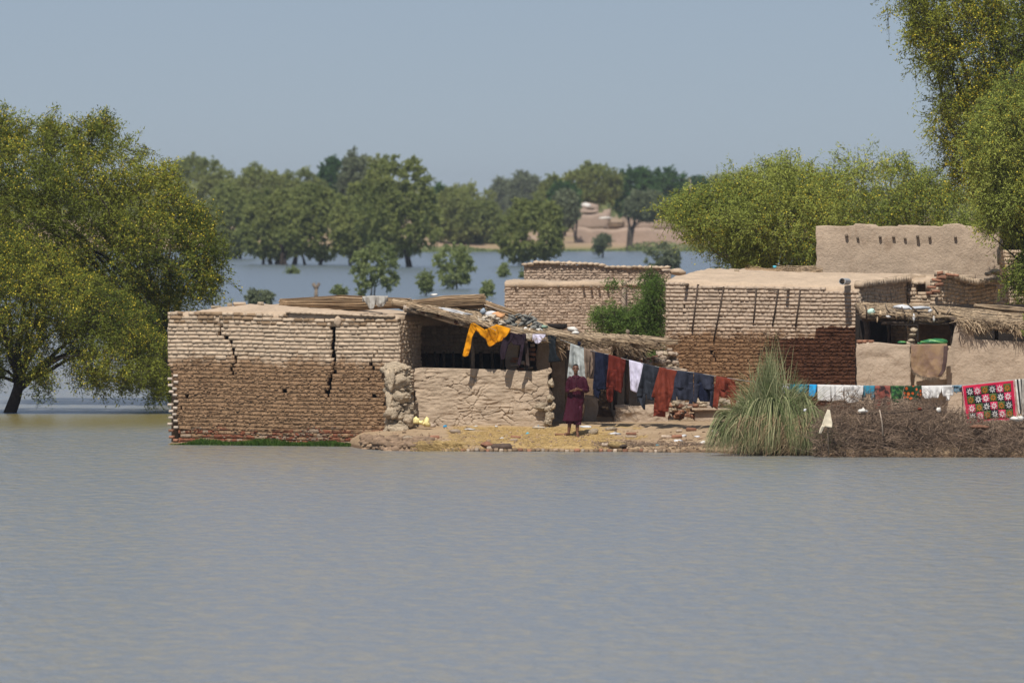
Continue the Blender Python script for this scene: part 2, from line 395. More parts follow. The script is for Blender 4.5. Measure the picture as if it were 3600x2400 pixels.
def brick_wall(W, par, s0, s1, z0, ztop, mat, course=.0945, bl=.265, cuts=(), parts=None, erode=None, left=None, right=None, drop=0.0, depth=.20, seed=1, mortar='mortar', jit=.006, wave=None, mname='mortar', sname='brick_course', top_missing=0):
    """lays a wall brick by brick. cuts: list of (polyline[(s,z)...], halfwidth) cracks or ('rect', s0, s1, z0, z1) holes.
    parts(s,z): which bricks become objects of their own; the rest is one part of kind stuff"""
    r = random.Random(seed); bricks = []
    top_max = max(ztop(s) for s in np.linspace(s0, s1, 60)); nrow = int((top_max - z0)/course) + 1
    for k in range(nrow):
        zc = z0 + (k+.5)*course
        L = s0 if left is None else left(zc); Rr = s1 if right is None else right(zc)
        # a course runs in pieces between the cracks
        gaps = []
        for c in cuts:
            if c[0] == 'rect':
                if c[3] <= zc <= c[4]: gaps.append((c[1], c[2]))
            else:
                pl, hw = c; zs = [p[1] for p in pl]
                if min(zs) <= zc <= max(zs):
                    o = sorted(pl, key=lambda p: p[1]); sc_ = float(np.interp(zc, [p[1] for p in o], [p[0] for p in o])) + r.uniform(-.022, .022)
                    h_ = hw*r.uniform(.55, 1.35); gaps.append((sc_-h_, sc_+h_))
        gaps.sort(); segs = []; a = L
        for g in gaps:
            if g[0] > a: segs.append((a, g[0]))
            a = max(a, g[1])
        if a < Rr: segs.append((a, Rr))
        unit = bl if k % 2 == 0 else bl*.52
        if r.random() < .12: unit = bl if k % 2 else bl*.52
        x = s0 - r.uniform(0, unit); cells = []
        while x < s1 + .3:
            u = unit*r.uniform(.84, 1.14)
            if r.random() < .10: u = (bl*.52 if unit > bl*.8 else bl)*r.uniform(.9, 1.1)
            cells.append((x, x+u)); x += u
        for (a, b) in segs:
            for (c0, c1) in cells:
                p, q = max(a, c0), min(b, c1)
                if q-p < .045: continue
                m_ = (p+q)/2
                if zc + course*.45 > ztop(m_) + r.uniform(-top_missing, top_missing*.3): continue
                if drop and r.random() < drop: continue
                bricks.append((p, q, zc))
    me_i = []; V, Q, T, n = [], [], [], 0; mo = MB()
    cand = [i for i, b in enumerate(bricks) if parts and parts((b[0]+b[1])/2, b[2])]
    if len(cand) > 298: r.shuffle(cand); cand = cand[:298]
    cand = set(cand)
    for i, (p, q, zc) in enumerate(bricks):
        m_ = (p+q)/2; e = erode(m_, zc) if erode else 0
        e = max(0, min(1, e + (r.uniform(-.3, .3) if 0 < e else 0)))
        gap = .009 + .010*r.random()
        w, h, d = (q-p)-gap, course*(.95 - .11*r.random()), depth
        off = r.gauss(0, jit) - e*(.008 + .05*r.random()**1.5)
        zz = zc + r.gauss(0, .003) + (wave(m_) if wave else 0); rz = W.rz + r.gauss(0, .012)
        h *= 1 + .08*e; w *= 1+.02*e
        c = W.pt(m_, off - d/2, zz)
        if i in cand:
            o = bpy.data.objects.new('brick', brick_mesh(r.randrange(8), mat)); COL.objects.link(o)
            o.location = c; o.scale = (w, d, h); o.rotation_euler = (0, r.gauss(0, .012), rz); parent_to(o, par)
        else:
            vv, qq, tt = (VARR if e > .25 else VAR)[r.randrange(8)]
            u = vv*np.array([w, d, h]); cs, sn = math.cos(rz), math.sin(rz)
            V.append(np.stack([u[:, 0]*cs-u[:, 1]*sn, u[:, 0]*sn+u[:, 1]*cs, u[:, 2]], 1)+c); Q.append(qq+n); T.append(tt+n); n += len(vv)
        if q-p > .06: mo.box(W.pt(m_, -.013 + .008*e - d/2, zz), ((q-p)+.002, d, course*1.01), W.rz)
        if e > .35 and r.random() < .9:      # clods of washed-out mud clinging to the soaked courses
            for _ in range(2):
                vv, tt = rock(W.pt(r.uniform(p, q), -.004, zz+r.uniform(-.05, .05)), (r.uniform(.02, .055), r.uniform(.015, .035), r.uniform(.012, .03)), r.randrange(30), .45, 1)
                V.append(vv); T.append(tt+n); n += len(vv)
    if V: np_mesh(sname, np.concatenate(V), [np.concatenate(Q), np.concatenate(T)], mat, par, smooth=True, kind='stuff')
    mo.build(mname, mat if mortar == 'mortar' else M[mortar], par, kind='stuff')

def slab(name, W, s0, s1, off0, off1, zb, zt, mat, par, nx=60, ny=24, seed=3, amp=.03, freq=3):
    """closed lumpy slab lying on a wall line; zt(s,t) top height, t runs 0..1 from off0 to off1"""
    S, Tt = np.meshgrid(np.linspace(s0, s1, nx), np.linspace(0, 1, ny))
    O = off0 + (off1-off0)*Tt
    X = W.x0+S*W.dx+O*W.nx; Y = W.y0+S*W.dy+O*W.ny
    Z = np.vectorize(zt)(S, Tt) + amp*fbm(np.stack([S*freq, O*freq, S*0], -1), 4, seed)
    top = np.stack([X, Y, Z], -1).reshape(-1, 3); bot = top.copy(); bot[:, 2] = zb
    id_ = np.arange(nx*ny).reshape(ny, nx); N = nx*ny
    Q = [np.stack([id_[:-1, :-1], id_[:-1, 1:], id_[1:, 1:], id_[1:, :-1]], -1).reshape(-1, 4)]
    Q.append(Q[0][:, ::-1] + N)
    for e in (id_[0], id_[-1][::-1], id_[:, -1], id_[:, 0][::-1]):
        Q.append(np.stack([e[:-1], e[:-1]+N, e[1:]+N, e[1:]], -1))
    return np_mesh(name, np.vstack([top, bot]), np.concatenate(Q), mat, par, smooth=False)

def plaster_wall(name, W, s0, s1, zb, zt, thick, mat, par, res=.03, amp=.025, freq=2.2, cracks=0, seed=5, holes=(), edge=.03):
    """thick hand-plastered mud wall, its face a real relief; zt(s) top outline"""
    nx = max(4, int((s1-s0)/res)); nz = max(4, int((max(zt(s) for s in np.linspace(s0, s1, 20))-zb)/res))
    U, Vv = np.meshgrid(np.linspace(0, 1, nx), np.linspace(0, 1, nz)); S = s0+(s1-s0)*U
    top = np.vectorize(zt)(S); Z = zb+(top-zb)*Vv
    if edge: S = S + edge*fbm(np.stack([Z*5, Z*0+seed, U*0], -1), 3, seed)*(np.abs(U-.5)*2)**6
    f = amp*fbm(np.stack([S*freq, Z*freq*1.6, S*0+seed], -1), 5, seed)
    if cracks:
        r = np.random.default_rng(seed); wx = S + .10*fbm(np.stack([S*3.1, Z*3.1, S*0+9], -1), 4, 11); wz = Z + .08*fbm(np.stack([S*3.3, Z*3.3, S*0+4], -1), 4, 12)
        n_ = int((s1-s0)*(zt((s0+s1)/2)-zb)*cracks); pa = np.stack([r.uniform(s0-.2, s1+.2, n_), r.uniform(zb-.2, zb+2.2, n_)], 1)
        n_ = len(pa); D = np.sqrt((wx[..., None]-pa[:, 0])**2 + ((wz[..., None]-pa[:, 1])*1.5)**2); D.partition(1, axis=-1)
        e = D[..., 1]-D[..., 0]; on = np.clip(vnoise(np.stack([S*3.5, Z*3.5, S*0+2], -1), 31)*1.4+.45, 0, 1)
        f = f - on*.05*np.clip(1-e/.024, 0, 1) - .022*np.abs(fbm(np.stack([S*2.2, Z*11, S*0], -1), 4, 8))
    f = f*np.clip((1-np.abs(Vv*2-1))*6+.3, 0, 1) - .03*(np.abs(Vv)**18)
    fr = np.stack([W.x0+S*W.dx+f*W.nx, W.y0+S*W.dy+f*W.ny, Z], -1).reshape(-1, 3)
    bk = np.stack([W.x0+S*W.dx-thick*W.nx, W.y0+S*W.dy-thick*W.ny, Z], -1).reshape(-1, 3)
    id_ = np.arange(nx*nz).reshape(nz, nx); N = nx*nz
    g = np.stack([id_[:-1, :-1], id_[:-1, 1:], id_[1:, 1:], id_[1:, :-1]], -1).reshape(-1, 4)
    if holes:
        mc = S.ravel()[g].mean(1); mz = Z.ravel()[g].mean(1); keep = np.ones(len(g), bool)
        for h in holes: keep &= ~((mc > h[0]) & (mc < h[1]) & (mz > h[2]) & (mz < h[3]))
        g = g[keep]
    Q = [g, g[:, ::-1]+N]
    for e in (id_[0][::-1], id_[-1], id_[:, -1][::-1], id_[:, 0]): Q.append(np.stack([e[:-1], e[1:], e[1:]+N, e[:-1]+N], -1))
    return np_mesh(name, np.vstack([fr, bk]), np.concatenate(Q), mat, par, smooth=True)

def ico(sub=2):
    import bmesh
    b = bmesh.new(); bmesh.ops.create_icosphere(b, subdivisions=sub, radius=1); b.verts.ensure_lookup_table()
    V = np.array([v.co[:] for v in b.verts]); T = np.array([[v.index for v in f.verts] for f in b.faces]); b.free(); return V, T
ICO1, ICO2 = ico(1), ico(2)
ICO3 = ico(3)
def rock(c, r3, seed, amp=.25, sub=2, rz=0, sq=.0):
    V, T = {1: ICO1, 2: ICO2, 3: ICO3}[sub]
    v = V*(1+amp*fbm(V*1.7+seed*7.1, 3, seed))[:, None]
    if sub == 3: v = v*(1-.22*np.abs(fbm(V*3.3+seed*3.7, 4, seed+9)))[:, None]+.16*(np.round(v*2.2)/2.2-v)
    if sq: v = np.sign(v)*np.abs(v)**(1-sq)
    v = v*np.array(r3); cs, sn = math.cos(rz), math.sin(rz)
    v = np.stack([v[:, 0]*cs-v[:, 1]*sn, v[:, 0]*sn+v[:, 1]*cs, v[:, 2]], 1)
    return v+np.array(c), T

def straws(mat, name, A, B, rad, parent=None, bend=.0, kind='stuff', seg=1, k=3):
    """many thin straws from A[i] to B[i]; one mesh"""
    A = np.asarray(A, float); B = np.asarray(B, float); n = len(A); rad = np.broadcast_to(rad, n)
    D = B-A; L = np.linalg.norm(D, axis=1)[:, None]+1e-9; D = D/L
    up = np.where(np.abs(D[:, 2:3]) > .9, np.array([[1., 0, 0]]), np.array([[0, 0, 1.]]))
    S = np.cross(D, up); S /= np.linalg.norm(S, axis=1)[:, None]; U = np.cross(S, D)
    be = (rng.normal(0, 1, (n, 1))*S + rng.normal(0, 1, (n, 1))*U)*bend*L
    V = []
    for q in range(seg+1):
        tt = q/seg; c = A+(B-A)*tt + be*4*tt*(1-tt); rr = rad*(1-.45*tt)
        for j in range(k):
            a = 2*math.pi*j/k; V.append(c + rr[:, None]*(S*math.cos(a)+U*math.sin(a)))
    V = np.stack(V, 1); m_ = (seg+1)*k; base = (np.arange(n)*m_)[:, None]
    Q = []
    for q in range(seg):
        for j in range(k):
            Q.append(base+np.array([[q*k+j, q*k+(j+1) % k, (q+1)*k+(j+1) % k, (q+1)*k+j]]))
    return np_mesh(name, V.reshape(-1, 3), np.concatenate(Q), mat, parent, kind=kind)

def bundle(name, label, cat, P0, P1, r0, r1, n, mat, flat=1.0, jitter=.06, group=None, ties=2, bend=.006, fan=1.0, parent=None):
    P0, P1 = np.array(P0, float), np.array(P1, float)
    root = empty(name, P0, label, cat, group) if parent is None else parent
    ax = P1-P0; L = np.linalg.norm(ax); ax /= L
    S = np.cross(ax, (0, 0, 1.)); S /= np.linalg.norm(S); U = np.cross(S, ax)
    rr = np.sqrt(rng.uniform(0, 1, n)); an = rng.uniform(0, 2*math.pi, n)
    def disc(r, t, sc_=1): return P0 + ax*t[:, None] + (S*(np.cos(an)*rr*r*sc_)[:, None] + U*(np.sin(an)*rr*r*flat)[:, None])
    t0 = np.abs(rng.normal(0, jitter*L, n)); t1 = L-np.abs(rng.normal(0, jitter*L, n))
    A = disc(r0, t0); an = an+rng.normal(0, .25, n); B = disc(r1, t1, fan)
    straws(mat, 'straw', A, B, rng.uniform(.006, .015, n), root, bend=bend*2.2, seg=2)
    core = MB(); core.tube([P0+ax*L*.06-U*r0*.1, P1-ax*L*.06-U*r1*.1], [r0*.7*min(1, flat+.2), r1*.7*min(1, flat+.2)], 10); core.build('straw_core', mat, root)
    for i in range(ties):
        tt = (i+.6)/(ties+.2); c = P0+ax*L*tt; r_ = (r0+(r1-r0)*tt)*1.02
        a = np.linspace(0, 2*math.pi, 15); pts = c+S*np.cos(a)[:, None]*r_+U*np.sin(a)[:, None]*r_*flat
        mb = MB(); mb.tube(pts, .012, 5, cap=False); mb.build('binding', mat, root)
    return root

# ------------------------------------------------------------------ trees
def in_poly(poly, pts):
    x, y = pts[:, 0], pts[:, 1]; inside = np.zeros(len(pts), bool); n = len(poly); dist = np.full(len(pts), 1e9)
    for i in range(n):
        x1, y1 = poly[i]; x2, y2 = poly[(i+1) % n]
        c = ((y1 > y) != (y2 > y)) & (x < (x2-x1)*(y-y1)/((y2-y1) or 1e-9)+x1); inside ^= c
        dx, dy = x2-x1, y2-y1; tt = np.clip(((x-x1)*dx+(y-y1)*dy)/(dx*dx+dy*dy+1e-9), 0, 1)
        dist = np.minimum(dist, np.hypot(x-x1-tt*dx, y-y1-tt*dy))
    return inside, dist
def dome(cx, top, bot, hw, n=26, seed=0, flat=.55):
    r = random.Random(seed); pts = []
    for i in range(n):
        a = 2*math.pi*i/n; s_, c_ = math.sin(a), math.cos(a)
        x = cx+hw*c_*(abs(c_)**-.12 if abs(c_) > .05 else 1)*(1+r.uniform(-.12, .12)); cy = top+(bot-top)*flat
        y = cy - s_*((cy-top) if s_ > 0 else (bot-cy))*(1+r.uniform(-.10, .06)); pts.append((x, y))
    return pts
def tree(name, label, cat, poly, Y, base, leafmat, n_clump, rc, n_leaf, leaf, T=None, bark='bark', droop=.3, flower=0.0, trunk_r=.2, group=None, limbs=14, forks=None, seed=1, up=.25, hollow=.25, trunk_name='trunk', thin=.42, twig=0.5, stems=1, visible_trunk=None):
    """poly: crown outline as photo pixels seen at distance Y; base: trunk foot pixel x"""
    r = np.random.default_rng(seed); poly = np.array(poly, float)
    x0, y0 = poly.min(0); x1, y1 = poly.max(0); pts = []; dist = []
    th = rc*F/Y*.36
    while sum(len(p) for p in pts) < n_clump:
        c = np.stack([r.uniform(x0, x1, n_clump*2), r.uniform(y0, y1, n_clump*2)], 1); ins, d = in_poly(poly, c)
        ok = ins & (d > th); pts.append(c[ok]); dist.append(d[ok]); th *= .9 if ok.sum() < n_clump*.25 else 1
    pts = np.concatenate(pts)[:n_clump]; dist = np.concatenate(dist)[:n_clump]
    T = T or (x1-x0)/F*Y*.42; dm = max(dist.max(), 1)
    half = T*np.sqrt(np.clip(dist/dm*1.6, .02, 1)); side = np.where(r.random(n_clump) < .68, -1, 1)
    dy = side*half*r.uniform(hollow, 1, n_clump)**.6
    cz = H-(pts[:, 1]-HOR)/F*Y; C = np.stack([(pts[:, 0]-1800)/F*Y, Y+dy, cz], 1)
    # twigs in every clump, leaves along twigs
    k = 9; nl = max(1, n_leaf//k); N = n_clump*k
    d = r.normal(0, 1, (N, 3)); d[:, 2] += up; d /= np.linalg.norm(d, axis=1)[:, None]
    cc = np.repeat(C, k, 0)+r.normal(0, rc*.22, (N, 3)); ln = rc*r.uniform(.55, 1.25, N)
    tt = r.uniform(.1, 1, (N, nl)); Lp = cc[:, None]+d[:, None]*(ln[:, None]*tt)[..., None]
    Lp[..., 2] -= droop*rc*tt**2
    Lp = Lp + r.normal(0, rc*.10, Lp.shape); Lp = Lp.reshape(-1, 3); n = len(Lp)
    a = np.repeat(d, nl, 0)*.9+r.normal(0, .62, (n, 3)); a[:, 2] -= .4*droop; a /= np.linalg.norm(a, axis=1)[:, None]
    b = np.cross(a, r.normal(0, 1, (n, 3))); b /= np.linalg.norm(b, axis=1)[:, None]
    sz = leaf*r.uniform(.45, 1.3, n)[:, None]
    V = np.stack([Lp-a*sz*.5-b*sz*thin*.5, Lp-a*sz*.4+b*sz*thin*.6, Lp+a*sz*.6], 1).reshape(-1, 3)
    Ff = np.arange(n*3).reshape(-1, 3)
    cr = np.clip(np.repeat(r.uniform(0, 1, n_clump)*.35+(.5+.9*vnoise(C*np.array([.55, .3, .75])+seed, 8))*.40, k*nl)+r.uniform(0, .3, n), 0, 1)
    zf = .04; ctr = C.mean(0)
    if stems > 1: bx = [(base[0] + (q-(stems-1)/2)*trunk_r*F/Y*2.6) for q in range(stems)]
    else: bx = [base[0]]
    foot = np.array([(base[0]-1800)/F*Y, Y, base[1]])
    root = empty(name, foot, label, cat, group)
    o = np_mesh('crown', V, Ff, leafmat, root, attr=cr, kind='stuff')
    if flower:
        nf = int(n*flower); w = (pts[:, 1] < y1-(y1-y0)*.1).astype(float)+.3; pick = r.choice(n, nf, p=(np.repeat(w, k*nl)/np.repeat(w, k*nl).sum()))
        keep = vnoise(Lp[pick]*.9, 5) > -.15; pick = pick[keep]; nf = len(pick); fp = Lp[pick]+r.normal(0, .03, (nf, 3))+np.array([0, -.02, .02])
        a = r.normal(0, 1, (nf, 3)); a /= np.linalg.norm(a, axis=1)[:, None]; b = np.cross(a, r.normal(0, 1, (nf, 3))); b /= np.linalg.norm(b, axis=1)[:, None]
        s2 = leaf*.27*r.uniform(.6, 1.3, nf)[:, None]
        Vf = np.stack([fp-a*s2, fp+b*s2, fp+a*s2, fp-b*s2], 1).reshape(-1, 3)
        np_mesh('blossom', Vf, np.arange(nf*4).reshape(-1, 4), M['blossom'], root, attr=r.uniform(0, 1, nf), kind='stuff')
    mb = MB(); zlow = np.percentile(C[:, 2], 12)
    for q, b0 in enumerate(bx):
        f0 = np.array([(b0-1800)/F*Y+(q-(len(bx)-1)/2)*.1, Y+r.normal(0, trunk_r), base[1]-.3])
        if visible_trunk is not None:
            pth = [np.array([(p[0]-1800)/F*Y, Y, H-(p[1]-HOR)/F*Y]) for p in visible_trunk[0]]; rad = visible_trunk[1]
            mb.tube(pth, rad, 9, jit=.01); fk = pth[-1]
            for br in visible_trunk[2]:
                pb = [np.array([(p[0]-1800)/F*Y, Y+p[2], H-(p[1]-HOR)/F*Y]) for p in br[0]]; mb.tube(pb, br[1], 7, jit=.006)
        else:
            fk = f0 + (ctr-f0)*np.array([.35, .3, 1])*min(.45, max(.12, (zlow-f0[2])/max(.5, (ctr-f0)[2])+.1)); fk[:2] += r.normal(0, trunk_r*.7, 2)
            mb.tube([f0, f0+(fk-f0)*.5+np.array([r.normal(0, trunk_r*.4), 0, 0]), fk], [trunk_r*1.15, trunk_r*.9, trunk_r*.75], 8)
        sel = r.choice(n_clump, min(limbs, n_clump), replace=False)
        for i in sel:
            e = C[i]; mid = fk+(e-fk)*.5+np.array([r.normal(0, .06), r.normal(0, .06), .12])*np.linalg.norm(e-fk)*.6
            q1 = fk+(mid-fk)*.5+r.normal(0, .03, 3)*np.linalg.norm(e-fk)
            rr = trunk_r*r.uniform(.22, .5); mb.tube([fk, q1, mid, e], [rr, rr*.75, rr*.5, rr*.16], 5)
    mb.build(trunk_name, M[bark], root, smooth=True)
    if twig:
        nt = int(N*twig); s_ = r.choice(N, nt, replace=False)
        straws(M[bark], 'twig', cc[s_]-d[s_]*.1, cc[s_]+d[s_]*ln[s_][:, None]*.9-np.array([0, 0, 1])*droop*rc*.8, np.full(nt, leaf*.10), root, bend=.05)
    return root

# ------------------------------------------------------------------ left mud-brick house
WL = Wall(588, 188.0, -17)
house = empty('brick_house', WL.pt(0, 0, .1), 'flat roofed mud brick house split by two tall cracks, standing at the water', 'house')
M['brickL'] = mud_brick_mat('mud_brick_soaked_below', 2.06, ztop=3.22, zbot=.38)
sR = WL.s(1402)
topL = lambda s: np.interp(s, [0, WL.s(690), WL.s(700), WL.s(1000), sR], [WL.z(588, 1094), WL.z(690, 1096), WL.z(700, 1090), WL.z(1000, 1096), WL.z(1402, 1112)])
cr1 = WL.poly([(757, 1108), (772, 1135), (775, 1180), (808, 1192), (815, 1215), (820, 1240), (826, 1275), (814, 1292), (815, 1318)])
cr2 = WL.poly([(1172, 1120), (1168, 1150), (1175, 1180), (1165, 1215), (1170, 1240), (1175, 1270), (1172, 1300), (1160, 1320), (1158, 1350), (1152, 1392)])
cr3 = WL.poly([(1325, 1230), (1300, 1265), (1310, 1300), (1290, 1330), (1270, 1335)])
def hole(px0, px1, py0, py1, W=WL): return ('rect', W.s(px0), W.s(px1), W.z(px0, py1), W.z(px0, py0))
cuts = [(cr1, .034), (cr2, .056), (cr3, .016), hole(991, 1004, 1366, 1382), hole(650, 664, 1380, 1394), hole(1310, 1322, 1380, 1392), hole(1342, 1350, 1386, 1398), hole(1348, 1356, 1408, 1420)]
for k, (a, b, c) in enumerate([(598, 616, 1372), (598, 612, 1398), (634, 640, 1425), (600, 616, 1424), (618, 640, 1450), (598, 612, 1476), (598, 620, 1500), (618, 626, 1500), (600, 612, 1515)]): cuts.append(hole(a, b, c-1, c+11))
def partsL(s, z): return z > WL.z(1000, 1252)
def erodeL(s, z): return float(np.clip((2.05+.08*math.sin(s*3)-z)/.3, 0, 1))*(.9 if z > .35 else .3)
leftL = lambda z: float(np.interp(z, [0, 1.2, 1.7, 2.0, 3.3], [.30, .22, .10, .015, 0])) + .006*math.sin(z*40)
brick_wall(WL, house, 0, sR, -.03, topL, M['brickL'], cuts=cuts, parts=partsL, erode=erodeL, left=leftL, seed=11, course=.0950, bl=.268, wave=lambda s: -.010*s+.012*math.sin(s*1.3), top_missing=.02)
for k in range(21):      # pale bricks left standing at the washed-out lower left corner
    z = .10+k*.078; px = 600 if k % 2 else 617
    if rng.random() < .12: continue
    o = bpy.data.objects.new('brick', brick_mesh(k % 8, M['palebrick'] if k > 3 else M['redbrick'])); COL.objects.link(o); o.location = WL.pt(WL.s(px)+.02*math.sin(k*2.2), -.03, z); o.scale = (.115, .12, .066); o.rotation_euler = (0, rng.normal(0, .04), WL.rz+rng.normal(0, .08)); parent_to(o, house)
# side wall that runs back on the right, end of the house open behind the crack
# right return wall, seen at a low angle, broken away below
sB = 2.1
rt = Wall(1402, float(WL.pt(sR, 0, 0)[1]), 73)
M['brickS'] = mud_brick_mat('mud_brick_side', 1.6)
brick_wall(rt, house, .02, rt.s(1482), -.03, lambda s: 3.02-.02*s, M['brickS'], seed=12, depth=.22, jit=.012, left=lambda z: .02 if z > 1.9 else .55+.1*math.sin(z*9), erode=lambda s, z: .3)
# other outer walls, plain (left side and back) and roof
bk = MB(); Dp = 4.6
def side_box(mb, W, s, off0, off1, zt, th=.24):
    a = W.pt(s, off0, 0)[:2]; b_ = W.pt(s, off1, 0)[:2]; c = (a+b_)/2; L = float(np.linalg.norm(b_-a))
    mb.box((c[0], c[1], zt/2-.1), (th, L, zt+.2), W.rz)
side_box(bk, WL, .14, -.24, -Dp, 3.0); side_box(bk, WL, 4.9, -2.2, -Dp, 2.95)
a = WL.pt(2.7, -Dp, 0); bk.box((a[0], a[1], 1.5), (5.4, .24, 3.0), WL.rz)
bk.build('rear_wall', M['deep'], house)
def roofL(s, t_):
    m_ = float(np.interp(s, [0, .8, 1.1, 1.7, 2.6, 3.4, 5.6], [0, .02, .10, .17, .16, .12, .05]))
    return topL(min(s, sR))-.02 + m_*math.sin(min(1, t_*4)*math.pi/2) - .05*t_
slab('roof', WL, .02, sR-.02, -.04, -Dp, 2.86, roofL, M['roofmud'], house, nx=120, ny=36, amp=.022, freq=3.5)
lm = MB()     # mud lip sagging over the top course
for s in np.arange(3.1, sR-.05, .13):
    v, T_ = rock(WL.pt(s, .0, topL(s)-.005), (.11, .07, .035), int(s*50), .3, 1); lm.add(v, T=T_)
v, T_ = rock(WL.pt(WL.s(1188), .01, WL.z(1188, 1128)), (.09, .05, .13), 5, .35); lm.add(v, T=T_)
lm.build('mud_lip', M['roofmud'], house, smooth=True)
# roof beam ends of the left house
for px, py in ((1320, 1108), (1270, 1106)):
    mb = MB(); s = WL.s(px); z = WL.z(px, py); mb.tube([WL.pt(s, .05, z), WL.pt(s, -.5, z)], .035, 8); mb.build('roof_beam', M['wood'], house, smooth=True)
# loose lumps and bricks on that roof
def lone_brick(px, py, Y, size, label, mat='graybrick', rz=0.0, group=None, tilt=0.0, name='brick', z=None):
    p = P(px, py, Y) if z is None else (P(px, py, Y)[0], Y, z)
    o = bpy.data.objects.new(name, brick_mesh(int(px) % 8, M[mat])); COL.objects.link(o)
    o.location = p; o.scale = size; o.rotation_euler = (tilt, tilt*.6, rz)
    return tag(o, label, 'brick', group)
lone_brick(842, 1068, 188.6, (.30, .2, .085), 'flat square brown brick lying on the left house roof by the tree', rz=.1, mat='brickS')
lone_brick(808, 1072, 188.6, (.13, .12, .10), 'small pale lump of brick beside the flat square brick on the left roof', mat='stone')
lone_brick(916, 1067, 188.9, (.15, .14, .09), 'rounded mud lump alone in the middle of the left roof', mat='stone')
lone_brick(760, 1079, 188.6, (.26, .16, .07), 'pale crumbled mud slab at the left end of the roof mound', mat='stone')

# ------------------------------------------------------------------ rubble pier at the broken corner
pier = empty('rubble_pier', P(1400, 1530, 186), 'pale pier of crumbling rubble stones between the cracked house and the mud screen', 'pier')
spec = [(1392, 1300, 40, 22), (1420, 1316, 24, 20), (1400, 1340, 34, 22), (1430, 1362, 22, 18), (1385, 1375, 26, 24), (1412, 1392, 26, 18), (1436, 1400, 18, 16), (1384, 1420, 20, 14), (1400, 1428, 14, 12), (1432, 1424, 24, 15),
        (1380, 1450, 24, 22), (1405, 1462, 24, 18), (1436, 1448, 20, 14), (1438, 1474, 20, 20), (1386, 1488, 26, 16), (1410, 1484, 18, 14), (1398, 1504, 34, 15), (1436, 1500, 26, 12), (1382, 1522, 34, 12), (1372, 1400, 14, 40), (1366, 1470, 12, 44), (1374, 1330, 16, 38), (1420, 1512, 26, 10), (1364, 1512, 14, 20)]
for i, (px, py, a, b) in enumerate(spec):
    v, T_ = rock(P(px, py, 186.2 + .12*math.sin(i*2.3)), (a*.0081, .16, b*.0081), i+3, .42, 3); np_mesh('stone', v, T_, M['stone'], pier)
V, TT, n_ = [], [], 0
for i in range(150):
    px = rng.uniform(1362, 1448); py = rng.uniform(1290, 1528); s = rng.uniform(.022, .06); v, tt = rock(P(px, py, 186.05+rng.uniform(-.03, .12)), (s*1.3, s, s*.8), i % 29, .45, 1); V.append(v); TT.append(tt+n_); n_ += len(v)
np_mesh('small_rubble', np.concatenate(V), np.concatenate(TT), M['stone'], pier, kind='stuff')
v, T_ = rock(P(1402, 1420, 186.5), (.26, .16, .95), 77, .3); np_mesh('mud_core', v, T_, M['mortar'], pier, smooth=True)

# ------------------------------------------------------------------ cracked mud screen wall in front of the verandah
WS = Wall(1452, 186.6, -4)
scr = empty('mud_screen_wall', WS.pt(1.6, 0, .5), 'waist high mud wall covered with drying cracks below the yellow cloth', 'wall')
sE = WS.s(1936)
topS = lambda s: float(np.interp(s, [0, WS.s(1480), WS.s(1640), WS.s(1785), WS.s(1880), sE], [WS.z(1452, 1296), WS.z(1480, 1292), WS.z(1640, 1296), WS.z(1785, 1299), WS.z(1880, 1306), WS.z(1936, 1292)]))
plaster_wall('plaster', WS, .02, sE, .2, topS, .22, M['plaster_fine'], scr, res=.0135, amp=.02, freq=2.6, cracks=30, seed=5, edge=.06)
# bare brick edge at its left end
for k in range(17):
    o = bpy.data.objects.new('brick', brick_mesh(k % 8, M['brickS'])); COL.objects.link(o)
    o.location = WS.pt(-.045, -.04, topS(0)-.06-k*.077); o.scale = (.115, .2, .064); o.rotation_euler = (0, 0, WS.rz+rng.normal(0, .06)); parent_to(o, scr)
mb = MB(); mb.box(WS.pt(-.05, -.18, 1.1), (.13, .15, 1.35), WS.rz); mb.build('mortar', M['deep'], scr)
# lumps at the right foot
for i, (px, py, a, b) in enumerate([(1905, 1428, 24, 13), (1926, 1436, 16, 12), (1934, 1400, 12, 14), (1930, 1462, 14, 22), (1945, 1425, 8, 12), (1926, 1482, 12, 16), (1938, 1348, 10, 14)]):
    v, T_ = rock(P(px, py, 186.25), (a*.0075, .12, b*.0075), i+40, .38, 3); np_mesh('stone', v, T_, M['stone'], scr)

# ------------------------------------------------------------------ verandah with thatched roof
ver = empty('thatched_verandah', P(1700, 1450, 189), 'open verandah with dark inside, wooden posts and sagging straw roof', 'shelter')
VB = Wall(1478, 190.3, -3)
M['brickV'] = mud_brick_mat('mud_brick_verandah', .2, dry=(.50,.39,.29))
zV = lambda py: H-(py-HOR)/F*190.3
brick_wall(VB, ver, 0, VB.s(1790), zV(1242), lambda s: float(np.interp(s, [0, VB.s(1790)], [zV(1106), zV(1165)])), M['brickV'], bl=.15, seed=21, jit=.02, depth=.16, cuts=(), mname='mortar', sname='back_wall_brick')
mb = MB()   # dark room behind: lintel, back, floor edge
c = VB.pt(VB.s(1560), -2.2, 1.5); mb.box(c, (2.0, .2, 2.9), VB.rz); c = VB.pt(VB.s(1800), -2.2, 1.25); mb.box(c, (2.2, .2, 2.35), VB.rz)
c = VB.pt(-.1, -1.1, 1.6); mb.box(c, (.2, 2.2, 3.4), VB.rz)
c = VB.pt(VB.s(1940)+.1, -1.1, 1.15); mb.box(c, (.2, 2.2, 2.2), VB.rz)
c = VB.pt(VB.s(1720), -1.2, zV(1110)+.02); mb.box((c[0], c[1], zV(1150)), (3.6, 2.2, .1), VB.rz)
mb.build('room_wall', M['inner_shade'], ver)
